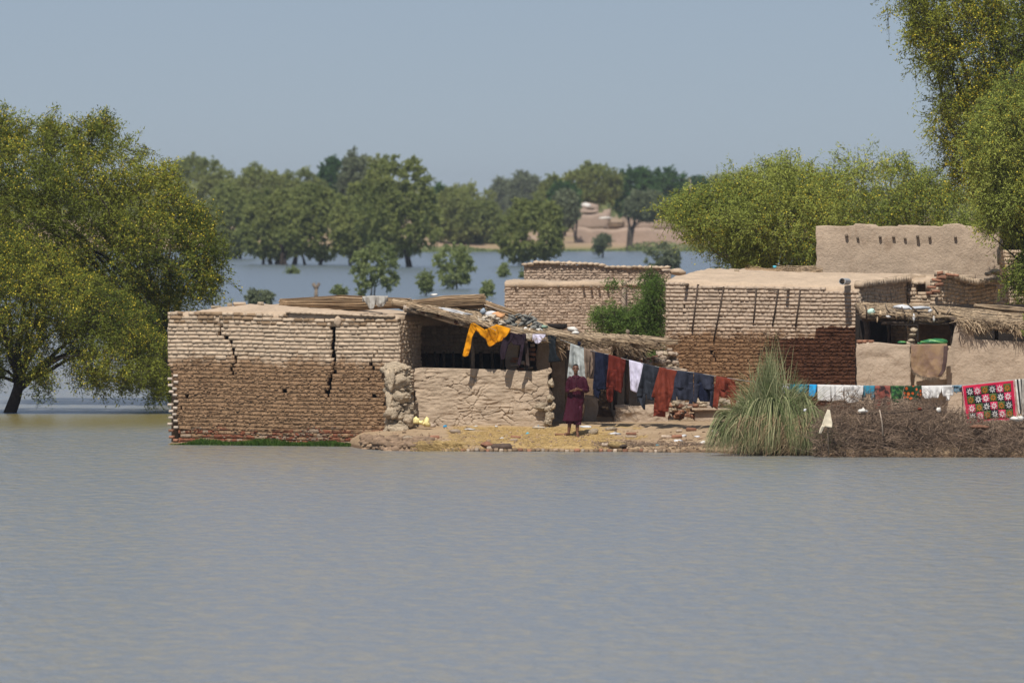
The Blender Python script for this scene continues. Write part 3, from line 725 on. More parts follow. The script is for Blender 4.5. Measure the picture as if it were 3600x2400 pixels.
for i, (px, w) in enumerate([(1500, .035), (1530, .03), (1561, .035), (1594, .028), (1627, .03), (1657, .045), (1692, .05), (1731, .035), (1765, .05)]):
    mb = MB(); s = VB.s(px); z1 = zV(1236); mb.tube([VB.pt(s, .02, .5), VB.pt(s+.02, .03, 1.4), VB.pt(s-.01, .02, z1)], [w*1.1, w, w], 7, jit=.006)
    mb.build('post', M['wood'], ver, smooth=True)
for px0, py0, px1, py1, Y, r_, nm in [(1418, 1082, 1655, 1146, 186.5, .062, 'front_beam'), (1650, 1146, 1800, 1178, 186.5, .05, 'front_beam'), (1690, 1166, 1940, 1205, 186.45, .035, 'front_beam'), (1890, 1172, 2300, 1222, 186.6, .03, 'eaves_pole')]:
    mb = MB(); a, b_ = np.array(P(px0, py0, Y)), np.array(P(px1, py1, Y+(2.3 if px1 == 2300 else 0))); mb.tube([a, a+(b_-a)*.35+[0, 0, .012], a+(b_-a)*.7-[0, 0, .01], b_], [r_*1.05, r_, r_*.95, r_*.85], 9, jit=.004)
    mb.build(nm, M['palewood' if px0 == 1418 else 'wood'], ver, smooth=True)
for px, py in ((1487, 1096), (1540, 1107), (1603, 1133)):      # clay pipe ends on the beam
    mb = MB(); a = np.array(P(px, py, 186.2)); b_ = a+np.array([.16, .5, .02])
    mb.tube([a, b_], .05, 12, cap=False); mb.tube([a, b_], .030, 12, cap=False); mb.build('clay_pipe', M['redbrick'], ver, smooth=True)
    mb = MB(); mb.tube([a+np.array([.02, .06, 0]), b_], .031, 10); mb.build('pipe_bore', M['deep'], ver)
for px, py0, py1, Y, r_, mt in [(1660, 1182, 1300, 186.9, .045, 'wood'), (1849, 1200, 1302, 186.8, .03, 'darkwood'), (1990, 1215, 1458, 187.2, .045, 'wood'), (2200, 1210, 1470, 188.8, .05, 'darkwood'), (2236, 1225, 1330, 189.0, .055, 'wood'), (2262, 1228, 1330, 188.6, .035, 'darkwood'), (2160, 1200, 1440, 190, .05, 'darkwood')]:
    mb = MB(); a, b_ = np.array(P(px, py0, Y)), np.array(P(px+3, py1, Y)); mb.tube([b_, (a+b_)/2+[.015, 0, 0], a], [r_*1.1, r_, r_*.9], 8, jit=.005); mb.build('post', M[mt], ver, smooth=True)
# plastered piers and niche, right end
pr = Wall(1778, 187.9, -3)
for a_, b_, pt_, pb_ in ((1778, 1822, 1196, 1306), (1886, 1934, 1190, 1306)):
    plaster_wall('pier', pr, pr.s(a_), pr.s(b_), .5, lambda s, pt_=pt_: H-(pt_-HOR)/F*187.9, .3, M['plaster'], ver, res=.04, amp=.012)
mb = MB(); c = P(1855, 1290, 187.95); mb.box((c[0], 188.02, .95), (.5, .24, 1.7), pr.rz); mb.build('niche_sill', M['plaster'], ver)
mb = MB(); c = P(1855, 1235, 188.5); mb.box((c[0], 188.6, 2.1), (.55, .1, 1.0), pr.rz); mb.build('niche_back', M['inner_shade'], ver)
for px, py, w, h, mt in [(1812, 1260, 22, 9, 'redbrick'), (1804, 1270, 22, 10, 'redbrick'), (1810, 1283, 30, 9, 'graybrick'), (1804, 1296, 28, 9, 'graybrick'), (1838, 1274, 12, 12, 'graybrick'), (1850, 1280, 14, 12, 'redbrick'), (1872, 1228, 20, 12, 'redbrick'), (1872, 1244, 18, 12, 'redbrick'), (1872, 1262, 18, 11, 'redbrick'), (1850, 1294, 44, 9, 'graybrick'), (1830, 1296, 20, 9, 'redbrick'), (1872, 1212, 16, 12, 'graybrick')]:
    o = bpy.data.objects.new('brick', brick_mesh((px*7) % 8, M[mt])); COL.objects.link(o); o.location = P(px, py, 187.75); o.scale = (w*.0069, .14, h*.0069); o.rotation_euler = (0, rng.normal(0, .07), rng.normal(0, .2)); parent_to(o, ver)
# the straw sheet: outline in (x, y) metres on a sloping, sagging plane
def thatch_z(x, y):
    pxs = [1420, 1500, 1660, 1760, 1900, 2060, 2180, 2340]; zf = [P(0, q, 186.4)[2] for q in (1082, 1100, 1140, 1168, 1184, 1198, 1210, 1228)]
    X = [(p-1800)/F*186.4 for p in pxs]; t_ = np.clip((y-186.2)/4.2, 0, 1)
    ridge = np.interp(x, [(q-1800)/F*190.4 for q in (1420, 1600, 1720, 1860, 1960, 2340)], [P(0, q, 190.4)[2] for q in (1070, 1076, 1085, 1130, 1180, 1208)])
    zz = np.interp(x, X, zf); return zz+(ridge-zz)*t_**.75
S_, T2 = np.meshgrid(np.linspace(-2.58, 3.45, 150), np.linspace(0, 1, 60))
y_front = lambda x: 186.25 + .08*np.sin(x*7)+.05*np.sin(x*17) + np.clip((x-1.15)*1.25, 0, 2.5)
Yt = y_front(S_) + (190.5-y_front(S_))*T2
Zt = thatch_z(S_, Yt)+.035*fbm(np.stack([S_*2.5, Yt*2.5, S_*0], -1), 4, 9)
top = np.stack([S_, Yt, Zt+.02], -1).reshape(-1, 3); bot = np.stack([S_, Yt, Zt-.07], -1).reshape(-1, 3); id_ = np.arange(top.shape[0]).reshape(60, 150); N_ = len(top)
g = np.stack([id_[:-1, :-1], id_[:-1, 1:], id_[1:, 1:], id_[1:, :-1]], -1).reshape(-1, 4); Q = [g, g[:, ::-1]+N_]
for e in (id_[0], id_[-1][::-1], id_[:, -1], id_[:, 0][::-1]): Q.append(np.stack([e[:-1], e[:-1]+N_, e[1:]+N_, e[1:]], -1))
M['thatchbed'] = simple('thatch_bed', (.19,.14,.095), var=.35, scale=6, bump=1, bscale=50, bdist=.03)
np_mesh('thatch_bed', np.vstack([top, bot]), np.concatenate(Q), M['thatchbed'], ver)
n = 9500; x = rng.uniform(-2.55, 3.4, n); y = y_front(x)+rng.uniform(-.08, 4.2, n)**1.0; ang = rng.normal(-.15, .55, n); L = rng.uniform(.2, .75, n)
A = np.stack([x, y, thatch_z(x, y)+.02+rng.uniform(0, .11, n)], 1); x2, y2 = x+np.cos(ang)*L, y+np.sin(ang)*L*.8
B = np.stack([x2, y2, thatch_z(x2, np.maximum(y2, 186.1))+.01+rng.uniform(0, .10, n)], 1)
straws(M['thatch'], 'thatch', A, B, rng.uniform(.006, .015, n), ver, bend=.03, seg=1)
n = 2600; x = rng.uniform(.4, 3.5, n); y = y_front(x)+rng.uniform(-.06, .25, n); A = np.stack([x, y, thatch_z(x, y)+rng.uniform(-.09, .03, n)], 1)   # ragged eaves
B = A+np.stack([rng.normal(.10, .16, n), rng.uniform(-.22, .02, n), -rng.uniform(.01, .30, n)*np.clip((x-.2)/1.5, .2, 1)*(.7+.5*np.sin(x*5)+.3*np.sin(x*13))], 1)
straws(M['thatch'], 'eaves_straw', A, B, rng.uniform(.004, .010, n), ver, bend=.05, seg=2)
A = np.array([P(1955, 1212, 186.3)]*7)+rng.normal(0, .03, (7, 3)); B = np.array([P(*q, 186.1) for q in [(1985, 1236), (1984, 1246), (1992, 1258), (1985, 1222), (1978, 1266), (1990, 1240), (1975, 1226)]])
straws(M['straw'], 'loose_straw', A, B, .009, ver, bend=.03, seg=2)

# reed bundles lying on top
bundle('reed_bundle', 'long flat bundle of brown reeds along the left part of the roof', 'reed bundle', P(985, 1066, 188.6), P(1445, 1066, 187.4), .15, .17, 700, M['straw'], flat=.72, group='reed bundles on the roof')
bundle('reed_bundle', 'thick golden reed bundle with fanned right end, highest on the roof', 'reed bundle', P(1405, 1075, 187.8), P(1706, 1058, 188.2), .12, .21, 800, M['straw'], flat=.8, group='reed bundles on the roof', ties=1)
bundle('reed_bundle', 'reed bundle sloping down to the right behind the grey heap', 'reed bundle', P(1695, 1062, 189.0), P(1905, 1140, 188.6), .12, .06, 420, M['straw'], flat=.6, group='reed bundles on the roof', ties=1)
bundle('reed_bundle', 'thin reed bundle lying on the round front beam', 'reed bundle', P(1430, 1070, 186.6), P(1680, 1136, 186.3), .10, .05, 380, M['straw'], flat=.7, group='reed bundles on the roof', ties=2)
bundle('reed_bundle', 'bright straw stack at the far right tip of the thatch', 'reed bundle', P(2150, 1192, 189.4), P(2300, 1210, 189.4), .10, .09, 300, M['thatch'], flat=.6, group='reed bundles on the roof', ties=0)
bundle('reed_bundle', 'short dark reed bundle end beside the draped grey cloth', 'reed bundle', P(1380, 1062, 187.3), P(1500, 1082, 186.9), .11, .08, 260, M['thatch'], flat=.7, group='reed bundles on the roof', ties=1)
def pole(name, label, pts, Y, r_, mat, cat='pole', group=None):
    mb = MB(); q = [np.array(P(a, b, Y)) if len(np.atleast_1d(a)) == 1 else a for a, b in pts]; mb.tube(q, np.linspace(r_, r_*.8, len(q)), 7, jit=r_*.07); return tag(mb.build(name, M[mat], smooth=True), label, cat, group)
pole('pole', 'thin white pole lying on straw beside the sloping bundle', [(1703, 1071), (1760, 1090), (1800, 1102)], 187.6, .013, 'palewood')
pole('branch', 'short bare branch sticking out of the thatch tip towards the brick house', [(2285, 1217), (2310, 1222), (2338, 1219)], 189.0, .03, 'palewood', 'branch')

# ------------------------------------------------------------------ right mud-brick house
WR = Wall(2340, 197.0, -22)
hr = empty('brick_house', WR.pt(0, 0, .4), 'large pale mud brick house with drain pipe, dark soaked corner and flat dusty roof', 'house')
M['brickR'] = mud_brick_mat('mud_brick_dark_corner', 2.52, dark=((2700-1800)/F*196, (2868-1800)/F*195.4, 2.44, 2.72), dry=(.47,.365,.275), wet=(.265,.155,.085))
rE = WR.s(3020)
topR = lambda s: float(np.interp(s, [0, WR.s(2400), WR.s(2683), rE], [WR.z(2340, 988), WR.z(2400, 992), WR.z(2683, 1004), WR.z(3020, 1010)]))
cutR = [hole(2412, 2420, 1000, 1012, WR), hole(2920, 2932, 1010, 1020, WR), hole(2404, 2408, 1070, 1090, WR), ([(WR.s(2500), WR.z(2500, 1235)), (WR.s(2515), WR.z(2515, 1270))], .02)]
brick_wall(WR, hr, 0, rE, .35, topR, M['brickR'], cuts=cutR, parts=lambda s, z: z > 2.50, erode=lambda s, z: float(np.clip((2.62-z)/.25, 0, 1)), seed=31, course=.0965, bl=.262, wave=lambda s: .01*math.sin(s*1.1), depth=.22)
WR2 = Wall(3020, float(WR.pt(rE, 0, 0)[1]), 68)
r2E = WR2.s(3189)
brick_wall(WR2, hr, .02, r2E, 1.3, lambda s: WR2.z(3020, 1012)+.03*s, M['brickS'], seed=32, bl=.2, jit=.012, depth=.2, wave=lambda s: .04*math.sin(s*2.2))
mb = MB()
for k in range(44):   # thatch-like row of brick ends along the parapet
    s = .03+k*r2E/44; mb.box(WR2.pt(s, .0, WR2.z(3020, 1000)+.03*s), (.05+.01*math.sin(k*3), .26, .15+.02*math.sin(k*7)), WR2.rz, jit=.006)
mb.build('parapet_course', M['brickS'], hr, kind='stuff')
WR3 = Wall(3189, float(WR2.pt(r2E, 0, 0)[1]), -20)
brick_wall(WR3, hr, 0, WR3.s(3296), 1.2, lambda s: WR3.z(3189, 978), M['brickS'], seed=33, bl=.30, jit=.03, cuts=[hole(3218, 3226, 1000, 1042, WR3), hole(3226, 3262, 1000, 1022, WR3)], depth=.2)
WR4 = Wall(3296, float(WR3.pt(WR3.s(3296), 0, 0)[1])-.2, 60); T4 = lambda s: float(np.interp(s, [0, WR4.s(3508)], [WR4.z(3296, 976), WR4.z(3508, 1004)]))
brick_wall(WR4, hr, 0, WR4.s(3508), 1.2, T4, M['brickS'], seed=34, bl=.25, jit=.015, wave=lambda s: .05*math.sin(s*2+1), depth=.2)
mb = MB()
for k in range(40):
    s = .02+k*WR4.s(3508)/40; mb.box(WR4.pt(s, .02, T4(s)+.06+.05*math.sin(s*2+1)), (.045, .24, .15+.02*math.sin(k*5)), WR4.rz, jit=.006)
mb.build('parapet_course', M['brickS'], hr, kind='stuff')
for i, (px, py, w, h) in enumerate([(3292, 985, 34, 10), (3310, 975, 36, 14), (3340, 966, 30, 9), (3305, 960, 22, 14), (3362, 968, 16, 10), (3275, 1010, 34, 10), (3300, 1000, 30, 12), (3288, 1024, 30, 10), (3270, 1030, 22, 12)]):
    o = bpy.data.objects.new('brick', brick_mesh(i % 8, M['redbrick'])); COL.objects.link(o); o.location = P(px, py, 197.6); o.scale = (w*.0072, .2, h*.0072); o.rotation_euler = (0, rng.normal(0, .1), rng.normal(0, .2)); parent_to(o, hr); o['label'] = 'red fired brick'
mb = MB(); side_box(mb, WR, .14, -.26, -6.4, 3.5); a = WR.pt(2.4, -6.6, 0); mb.box((a[0], a[1], 1.9), (5.4, .24, 3.5), WR.rz); mb.build('rear_wall', M['deep'], hr)
def roofR(s, t_): return topR(min(s, rE))+.03 + .26*min(1, t_*2.2)**.8 - .03*t_
slab('roof', WR, .02, rE-.02, -.06, -6.6, 3.45, roofR, M['roofmud'], hr, nx=120, ny=44, amp=.028, freq=3)
slab('roof', WR3, .02, WR3.s(3296), -.08, -3.4, WR3.z(3189, 984)-.10, lambda s, t_: WR3.z(3189, 982)+.10*t_, M['roofmud'], hr, nx=50, ny=30, amp=.02, freq=3)
slab('roof', WR4, .02, WR4.s(3508), -.12, -.35, T4(9)-.12, lambda s, t_: T4(s)+.05*t_, M['roofmud'], hr, nx=50, ny=30, amp=.02, freq=3)
# drain pipe and its bore
mb = MB(); rt_ = WR.pt(WR.s(2975), -.1, WR.z(2975, 990)); tip = rt_+np.array([-.17, -.86, .015]); mb.tube([tip, rt_], .085, 20, cap=False); mb.tube([rt_, tip], .074, 20, cap=False)
an = np.arange(20)*2*math.pi/20; d = (rt_-tip)/np.linalg.norm(rt_-tip); A_ = np.cross(d, (0, 0, 1.)); A_ /= np.linalg.norm(A_); B_ = np.cross(A_, d)
o_ = tip+.085*(A_*np.cos(an)[:, None]+B_*np.sin(an)[:, None]); i_ = tip+.074*(A_*np.cos(an)[:, None]+B_*np.sin(an)[:, None])
mb.add(np.vstack([o_, i_]), [[j, (j+1) % 20, 20+(j+1) % 20, 20+j] for j in range(20)])
mb.build('drain_pipe', flat('grey_pipe', (.42,.43,.44), .5), hr, smooth=False)
# beam stubs, with dark rods laid down the wall in place of their long shadows
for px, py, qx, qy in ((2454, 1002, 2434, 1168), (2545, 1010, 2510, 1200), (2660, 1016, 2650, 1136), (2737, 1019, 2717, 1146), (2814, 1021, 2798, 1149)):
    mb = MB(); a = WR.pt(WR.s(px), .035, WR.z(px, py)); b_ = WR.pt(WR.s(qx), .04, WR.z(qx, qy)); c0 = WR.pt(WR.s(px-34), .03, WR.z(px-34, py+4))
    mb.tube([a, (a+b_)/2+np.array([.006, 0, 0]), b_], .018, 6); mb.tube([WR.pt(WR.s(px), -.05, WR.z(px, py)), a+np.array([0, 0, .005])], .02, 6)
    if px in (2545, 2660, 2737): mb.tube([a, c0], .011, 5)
    mb.build('shadow_rod', M['darkwood'], hr, smooth=True)
for px, py in ((2416, 1001), (2772, 1018)):
    mb = MB(); a = WR.pt(WR.s(px), -.05, WR.z(px, py)); mb.tube([a, a+np.array([WR.nx, WR.ny, .02])*.34], .04, 8); mb.build('roof_beam', M['wood'], hr)
# heaps on that roof
def heap(name, label, cat, px0, px1, py_base, py_top, Y, dep, mat, n, seed=1, wide=.25, group=None, L=(.2, .7)):
    root = empty(name, P((px0+px1)/2, py_base, Y), label, cat, group); zb = P(0, py_base, Y)[2]; zt = P(0, py_top, Y)[2]; x0 = P(px0, 0, Y)[0]; x1 = P(px1, 0, Y)[0]
    x = rng.uniform(x0, x1, n); u = (x-x0)/(x1-x0); hh_ = (zt-zb)*np.clip(np.sin(math.pi*u), 0, 1)**.6*(.75+.25*np.sin(u*11+seed)); y = Y+rng.uniform(-dep, dep, n)
    z = zb+hh_*rng.uniform(.1, .9, n)*(1-((y-Y)/dep)**2*.6); a = rng.normal(0, wide, n); l = rng.uniform(L[0], L[1], n)
    A = np.stack([x, y, z], 1); B = A+np.stack([np.cos(a)*l*np.sign(rng.normal(0, 1, n)), rng.normal(0, .3, n)*l, rng.normal(0, .10, n)*l], 1)
    B[:, 0] = np.clip(B[:, 0], x0-.08, x1+.08); straws(mat, 'straw', A, B, rng.uniform(.004, .009, n), root, bend=.04, seg=2); return root
heap('straw_heap', 'low tangled heap of straw left of the blue scrap on the right roof', 'straw', 2630, 2740, 962, 938, 201.2, .4, M['straw'], 420)
heap('straw_heap', 'pale combed reed heap against the plastered upper room', 'straw', 2740, 2880, 962, 930, 201.4, .4, M['thatch'], 700, seed=2, wide=.12)
def lump(name, label, cat, px, py, Y, a, b, mat, seed=1, amp=.35, dep=None, group=None):
    v, T_ = rock(P(px, py, Y), (a/F*Y, (dep or a*.8)/F*Y, b/F*Y), seed, amp); return tag(np_mesh(name, v, T_, mat, smooth=True), label, cat, group)
M['bluecl'] = cloth_mat('sky_blue_cloth', (.10,.42,.55)); M['whitecl'] = cloth_mat('off_white_cloth', (.68,.65,.60)); M['plastic'] = flat('white_plastic', (.62,.62,.63), .35, .5)
lump('plastic_scrap', 'tiny turquoise scrap between the two straw heaps on the right roof', 'scrap', 2724, 938, 200.8, 7, 5, M['bluecl'])
lone_brick(2590, 951, 199.5, (.13, .1, .08), 'small pale brick alone on the rising edge of the right roof', 'stone')

# ------------------------------------------------------------------ plastered upper room
WU = Wall(2870, 203.6, -5)
ur = empty('plastered_room', WU.pt(2, 0, 3.9), 'tall smooth mud plastered room with a row of beam stubs, behind the right roof', 'house')
uE = WU.s(3515)
def topU(s): return WU.z(2870, 795) + .012*math.sin(s*2.1) + .012*math.sin(s*7.3) + (.045 if abs(s-1.2) < .22 or abs(s-2.35) < .2 or 3.3 < s < 3.75 else 0)
plaster_wall('wall', WU, 0, uE, .5, topU, .3, M['plaster'], ur, res=.04, amp=.016, freq=1.6, seed=8, edge=.015)
mb = MB(); side_box(mb, WU, .15, -.32, -4, 5.1); side_box(mb, WU, uE-.15, -.32, -4, 5.1); a = WU.pt(uE/2, -4.1, 0); mb.box((a[0], a[1], 2.5), (uE, .25, 5.2), WU.rz); mb.build('rear_wall', M['plaster'], ur)
slab('roof', WU, .02, uE-.02, -.05, -4, 4.9, lambda s, t_: topU(s)-.06+.03*t_, M['roofmud'], ur, nx=60, ny=24)
for px, py, L in ((2976, 829, .28), (3016, 838, .12), (3094, 834, .26), (3142, 833, .26), (3181, 838, .22), (3226, 832, .42), (3268, 834, .26), (3359, 833, .28)):
    mb = MB(); a = WU.pt(WU.s(px), -.1, WU.z(px, py)); b_ = a+np.array([WU.nx, WU.ny, .04])*(.12+L*.3); mb.tube([a, b_], .04, 7, jit=.006); mb.build('roof_beam', M['wood'], ur)
for i, (px, py, a, b) in enumerate([(3500, 955, 20, 10), (3475, 962, 14, 8), (3512, 900, 8, 30), (3518, 860, 7, 22)]):
    v, T_ = rock(P(px, py, 202.6), (a*.0074, .15, b*.0074), i+60, .35); np_mesh('stone', v, T_, M['stone'], ur, smooth=True)
W5 = Wall(3500, 204.5, 8)   # brick wall running on behind the tree
wb = empty('brick_wall', W5.pt(1, 0, 3), 'brick wall half hidden by leaves right of the plastered room', 'wall')
brick_wall(W5, wb, 0, 2.6, 2.6, lambda s: W5.z(3500, 880)+.05*s, M['brickS'], seed=36)

# ------------------------------------------------------------------ buildings behind in the middle
M['brickM'] = mud_brick_mat('mud_brick_mid', -1, dry=(.46,.35,.265))
WM = Wall(1774, 236.0, -3)
mh = empty('brick_house', WM.pt(1, 0, .5), 'low blurred brick house with beam stubs behind the grey heap', 'house')
topM = lambda s: float(np.interp(s, [0, WM.s(2185)], [WM.z(1774, 1000), WM.z(2185, 1004)]))
brick_wall(WM, mh, 0, WM.s(2186), .8, topM, M['brickM'], seed=41, course=.085, bl=.22, jit=.012, cuts=[hole(1999, 2011, 1062, 1070, WM), hole(2145, 2157, 1062, 1070, WM)], erode=lambda s, z: .35)
slab('roof', WM, 0, WM.s(2186), .02, -5, topM(0)-.10, lambda s, t_: topM(s)+.09+.02*math.sin(s*3), M['roofmud'], mh, nx=80, ny=30, amp=.03)
mb = MB(); side_box(mb, WM, .14, -.3, -5, 3.2); side_box(mb, WM, WM.s(2186)-.14, -.3, -5, 3.2); mb.build('side_wall', M['plaster'], mh)
for px, py, L in ((1812, 1006, .22), (1845, 1013, .1), (1873, 1013, .1), (1963, 1008, .22), (2050, 1006, .32), (2078, 1008, .34), (2105, 1010, .30), (2135, 1006, .32)):
    mb = MB(); a = WM.pt(WM.s(px), -.1, WM.z(px, py)); mb.tube([a, a+np.array([WM.nx, WM.ny, .02])*L], .04, 6); mb.build('roof_beam', M['wood'], mh)
WN = Wall(1842, 243.0, -2)
m2 = empty('brick_house', WN.pt(1, 0, .5), 'second blurred brick house rising behind the low one, its top course crumbled', 'house')
topN = lambda s: float(np.interp(s, [0, WN.s(1875), WN.s(1880), WN.s(2105), WN.s(2130), WN.s(2355)], [WN.z(1842, 928), WN.z(1875, 926), WN.z(1880, 919), WN.z(2105, 926), WN.z(2130, 936), WN.z(2355, 938)]))
brick_wall(WN, m2, 0, WN.s(2354), 1.5, topN, M['brickM'], seed=42, course=.085, bl=.22, jit=.012, top_missing=.05, erode=lambda s, z: .4)
mb = MB()
for s in np.arange(.05, WN.s(2350), .17): v, T_ = rock(WN.pt(s, .02, topN(s)-.02), (.13, .13, .06), int(s*31), .35, 1); mb.add(v, T=T_)
mb.build('crumbled_coping', M['brickS'], m2, smooth=True, kind='stuff')
mb = MB(); side_box(mb, WN, .14, -.3, -5, 3.6); side_box(mb, WN, WN.s(2354)-.14, -.3, -5, 3.6); a = WN.pt(2.2, -5, 0); mb.box((a[0], a[1], 1.8), (4.4, .25, 3.5), WN.rz); mb.build('side_wall', M['plaster'], m2)
slab('roof', WN, .1, WN.s(2350), -.2, -5, 3.3, lambda s, t_: topN(s)-.12, M['roofmud'], m2, nx=40, ny=14)
lump('mud_mound', 'pale mud mound right of the low brick house behind the bush', 'mound', 2248, 1000, 240, 60, 14, M['roofmud'], 5, .3)
lump('mud_mound', 'small pale mound by the water beside the green bush', 'mound', 2385, 956, 246, 28, 12, M['roofmud'], 6, .3)

# ------------------------------------------------------------------ right shed: low walls, rug, poles and thatch
WA = Wall(3010, 188.3, -4)
wa = empty('mud_wall', WA.pt(.6, 0, .5), 'chest high plastered mud wall left of the hanging rug', 'wall')
plaster_wall('plaster', WA, 0, WA.s(3200), .4, lambda s: WA.z(3010, 1207)+.03*math.sin(s*4), .25, M['plaster'], wa, res=.03, amp=.018, freq=3, seed=15, edge=.02)
for i, px in enumerate((3022, 3040, 3062)):
    lone_brick(px, 1200, 188.4, (.13, .2, .075), ['leftmost of three red bricks on the low wall beside the dark corner', 'middle one of three red bricks on the low wall', 'right one of three red bricks on the low wall, nearest the rug'][i], 'redbrick', rz=rng.normal(0, .2))
WB = Wall(3192, 188.75, -3)
wb2 = empty('mud_wall', WB.pt(.5, 0, .5), 'recessed mud wall behind the hanging rug', 'wall')
plaster_wall('plaster', WB, 0, WB.s(3345), .4, lambda s: WB.z(3192, 1216), .2, M['plaster_fine'], wb2, res=.03, amp=.02, freq=3, seed=16)
WC = Wall(3328, 188.5, -3)
wc = empty('mud_wall', WC.pt(1, 0, .5), 'broad plastered mud wall under the ragged eaves above the quilt', 'wall')
topC = lambda s: float(np.interp(s, [0, WC.s(3345), WC.s(3352), WC.s(3366), WC.s(3421), WC.s(3424), WC.s(3700)], [WC.z(3328, 1240), WC.z(3345, 1210), WC.z(3352, 1162), WC.z(3366, 1130), WC.z(3421, 1130), WC.z(3424, 1192), WC.z(3700, 1206)]))
plaster_wall('plaster', WC, 0, WC.s(3780), .4, topC, .3, M['plaster'], wc, res=.03, amp=.018, freq=2, seed=17, edge=.02)
shed = empty('thatched_shed', P(3300, 1350, 190), 'low shed with crooked log roof, plastic scraps and shaggy straw eaves', 'shelter')
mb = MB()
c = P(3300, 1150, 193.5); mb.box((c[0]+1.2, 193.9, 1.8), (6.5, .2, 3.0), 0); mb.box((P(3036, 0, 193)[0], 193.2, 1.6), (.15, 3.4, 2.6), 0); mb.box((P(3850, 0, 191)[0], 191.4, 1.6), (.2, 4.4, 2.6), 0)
mb.box((P(3078, 0, 191.3)[0], 191.3, 1.7), (.75, .1, 2.5), 0)  # extra near-black panel added to shade the bright gap
mb.build('inner_wall', M['inner_shade'], shed)
WSb = Wall(3125, 191.6, 0)
brick_wall(WSb, shed, 0, WSb.s(3190), 1.3, lambda s: WSb.z(3125, 1135), M['brickS'], seed=51, bl=.2, sname='inner_pier_brick')
brick_wall(Wall(3190, 190.9, 0), shed, 0, Wall(3190, 190.9, 0).s(3225), 1.3, lambda s: Wall(3190, 190.9, 0).z(3190, 1138), M['brickS'], seed=52, bl=.22, sname='inner_pier_brick')
plaster_wall('inner_panel', Wall(3228, 190.9, 0), 0, Wall(3228, 190.9, 0).s(3350), .5, lambda s: Wall(3228, 190.9, 0).z(3228, 1135), .1, M['deep'], shed, res=.05, amp=.03)  # darker mud colour deepens the shade inside the shed
for px0, py0, px1, py1, Y, r_ in [(3030, 1121, 3385, 1130, 189.1, .055), (3098, 1136, 3380, 1136, 189.0, .04), (3340, 1120, 3378, 1133, 188.8, .06), (3010, 1105, 3060, 1108, 189.4, .02)]:
    mb = MB(); a, b_ = np.array(P(px0, py0, Y)), np.array(P(px1, py1, Y)); mb.tube([a, a+(b_-a)*.35+[0, 0, .02], a+(b_-a)*.7-[0, 0, .015], b_], r_, 8, jit=.006); mb.build('log', M['darkwood'], shed, smooth=True)
for k, (x0_, y0_, x1_, y1_, x2_, y2_) in enumerate([(3040, 1072, 3047, 1090, 3046, 1120), (3112, 1068, 3118, 1085, 3128, 1102), (3170, 1078, 3182, 1105, 3180, 1130), (3190, 1095, 3197, 1112, 3192, 1135), (3188, 1066, 3215, 1088, 3238, 1108), (3060, 1112, 3070, 1092, 3076, 1080), (3300, 1108, 3290, 1092, 3280, 1080), (3318, 1120, 3330, 1100, 3340, 1086), (3205, 1140, 3220, 1118, 3232, 1105), (3128, 1090, 3150, 1100, 3165, 1122)]):
    mb = MB(); mb.tube([P(x0_, y0_, 189.0), P(x1_, y1_, 188.85), P(x2_, y2_, 188.95)], [.014, .02, .022], 6, jit=.003); mb.build('crooked_stick', M['wood' if k % 2 else 'darkwood'], shed, smooth=True)
for px, py0, py1, Y, r_ in [(3046, 1130, 1205, 189.6, .07), (3122, 1135, 1206, 190.4, .035), (3345, 1135, 1215, 189.2, .05), (3500, 1150, 1205, 190.5, .05)]:
    mb = MB(); mb.tube([P(px, py1+60, Y), P(px+3, (py0+py1)/2, Y), P(px, py0, Y)], r_, 8, jit=.006); mb.build('post', M['darkwood'], shed, smooth=True)
def shed_z(x, y): return np.interp(x, [P(q, 0, 189)[0] for q in (3010, 3180, 3380, 3500, 3850)], [P(0, q, 189)[2] for q in (1112, 1116, 1128, 1138, 1150)])+np.clip((y-188.7)/3.6, 0, 1)*.2
xs0, xs1 = P(3030, 0, 189)[0], P(3850, 0, 189)[0]
S_, T2 = np.meshgrid(np.linspace(xs0, xs1, 150), np.linspace(0, 1, 40)); Yt = 188.95-np.clip((S_-P(3370, 0, 189)[0])*1.4, 0, .55)+T2*4.2; Zt = shed_z(S_, Yt)+.05*fbm(np.stack([S_*3, Yt*3, S_*0], -1), 4, 19)
top = np.stack([S_, Yt, Zt+.02], -1).reshape(-1, 3); bot = np.stack([S_, Yt, Zt-.06], -1).reshape(-1, 3); id_ = np.arange(len(top)).reshape(40, 150); N_ = len(top)
g = np.stack([id_[:-1, :-1], id_[:-1, 1:], id_[1:, 1:], id_[1:, :-1]], -1).reshape(-1, 4); Q = [g, g[:, ::-1]+N_]
for e in (id_[0], id_[-1][::-1], id_[:, -1], id_[:, 0][::-1]): Q.append(np.stack([e[:-1], e[:-1]+N_, e[1:]+N_, e[1:]], -1))
np_mesh('thatch_bed', np.vstack([top, bot]), np.concatenate(Q), M['thatchbed'], shed)
n = 6500; x = rng.uniform(xs0, xs1, n); y = np.where(x > P(3370, 0, 189)[0], 188.4, 188.9)+rng.uniform(0, 4, n); ang = rng.normal(-.2, .6, n); L = rng.uniform(.2, .6, n)
A = np.stack([x, y, shed_z(x, y)+.03+rng.uniform(0, .07, n)], 1); B = np.stack([x+np.cos(ang)*L, y+np.sin(ang)*L, shed_z(x+np.cos(ang)*L, y+np.sin(ang)*L)+.03+rng.uniform(0, .07, n)], 1)
straws(M['thatch'], 'thatch', A, B, rng.uniform(.005, .012, n), shed, bend=.04, seg=1)
n = 2600; xe = P(3365, 0, 188.4)[0]; x = rng.uniform(xe, xs1, n); y = rng.uniform(188.25, 188.75, n); sc_ = .75+.45*np.sin(x*6.3)+.3*np.sin(x*15)
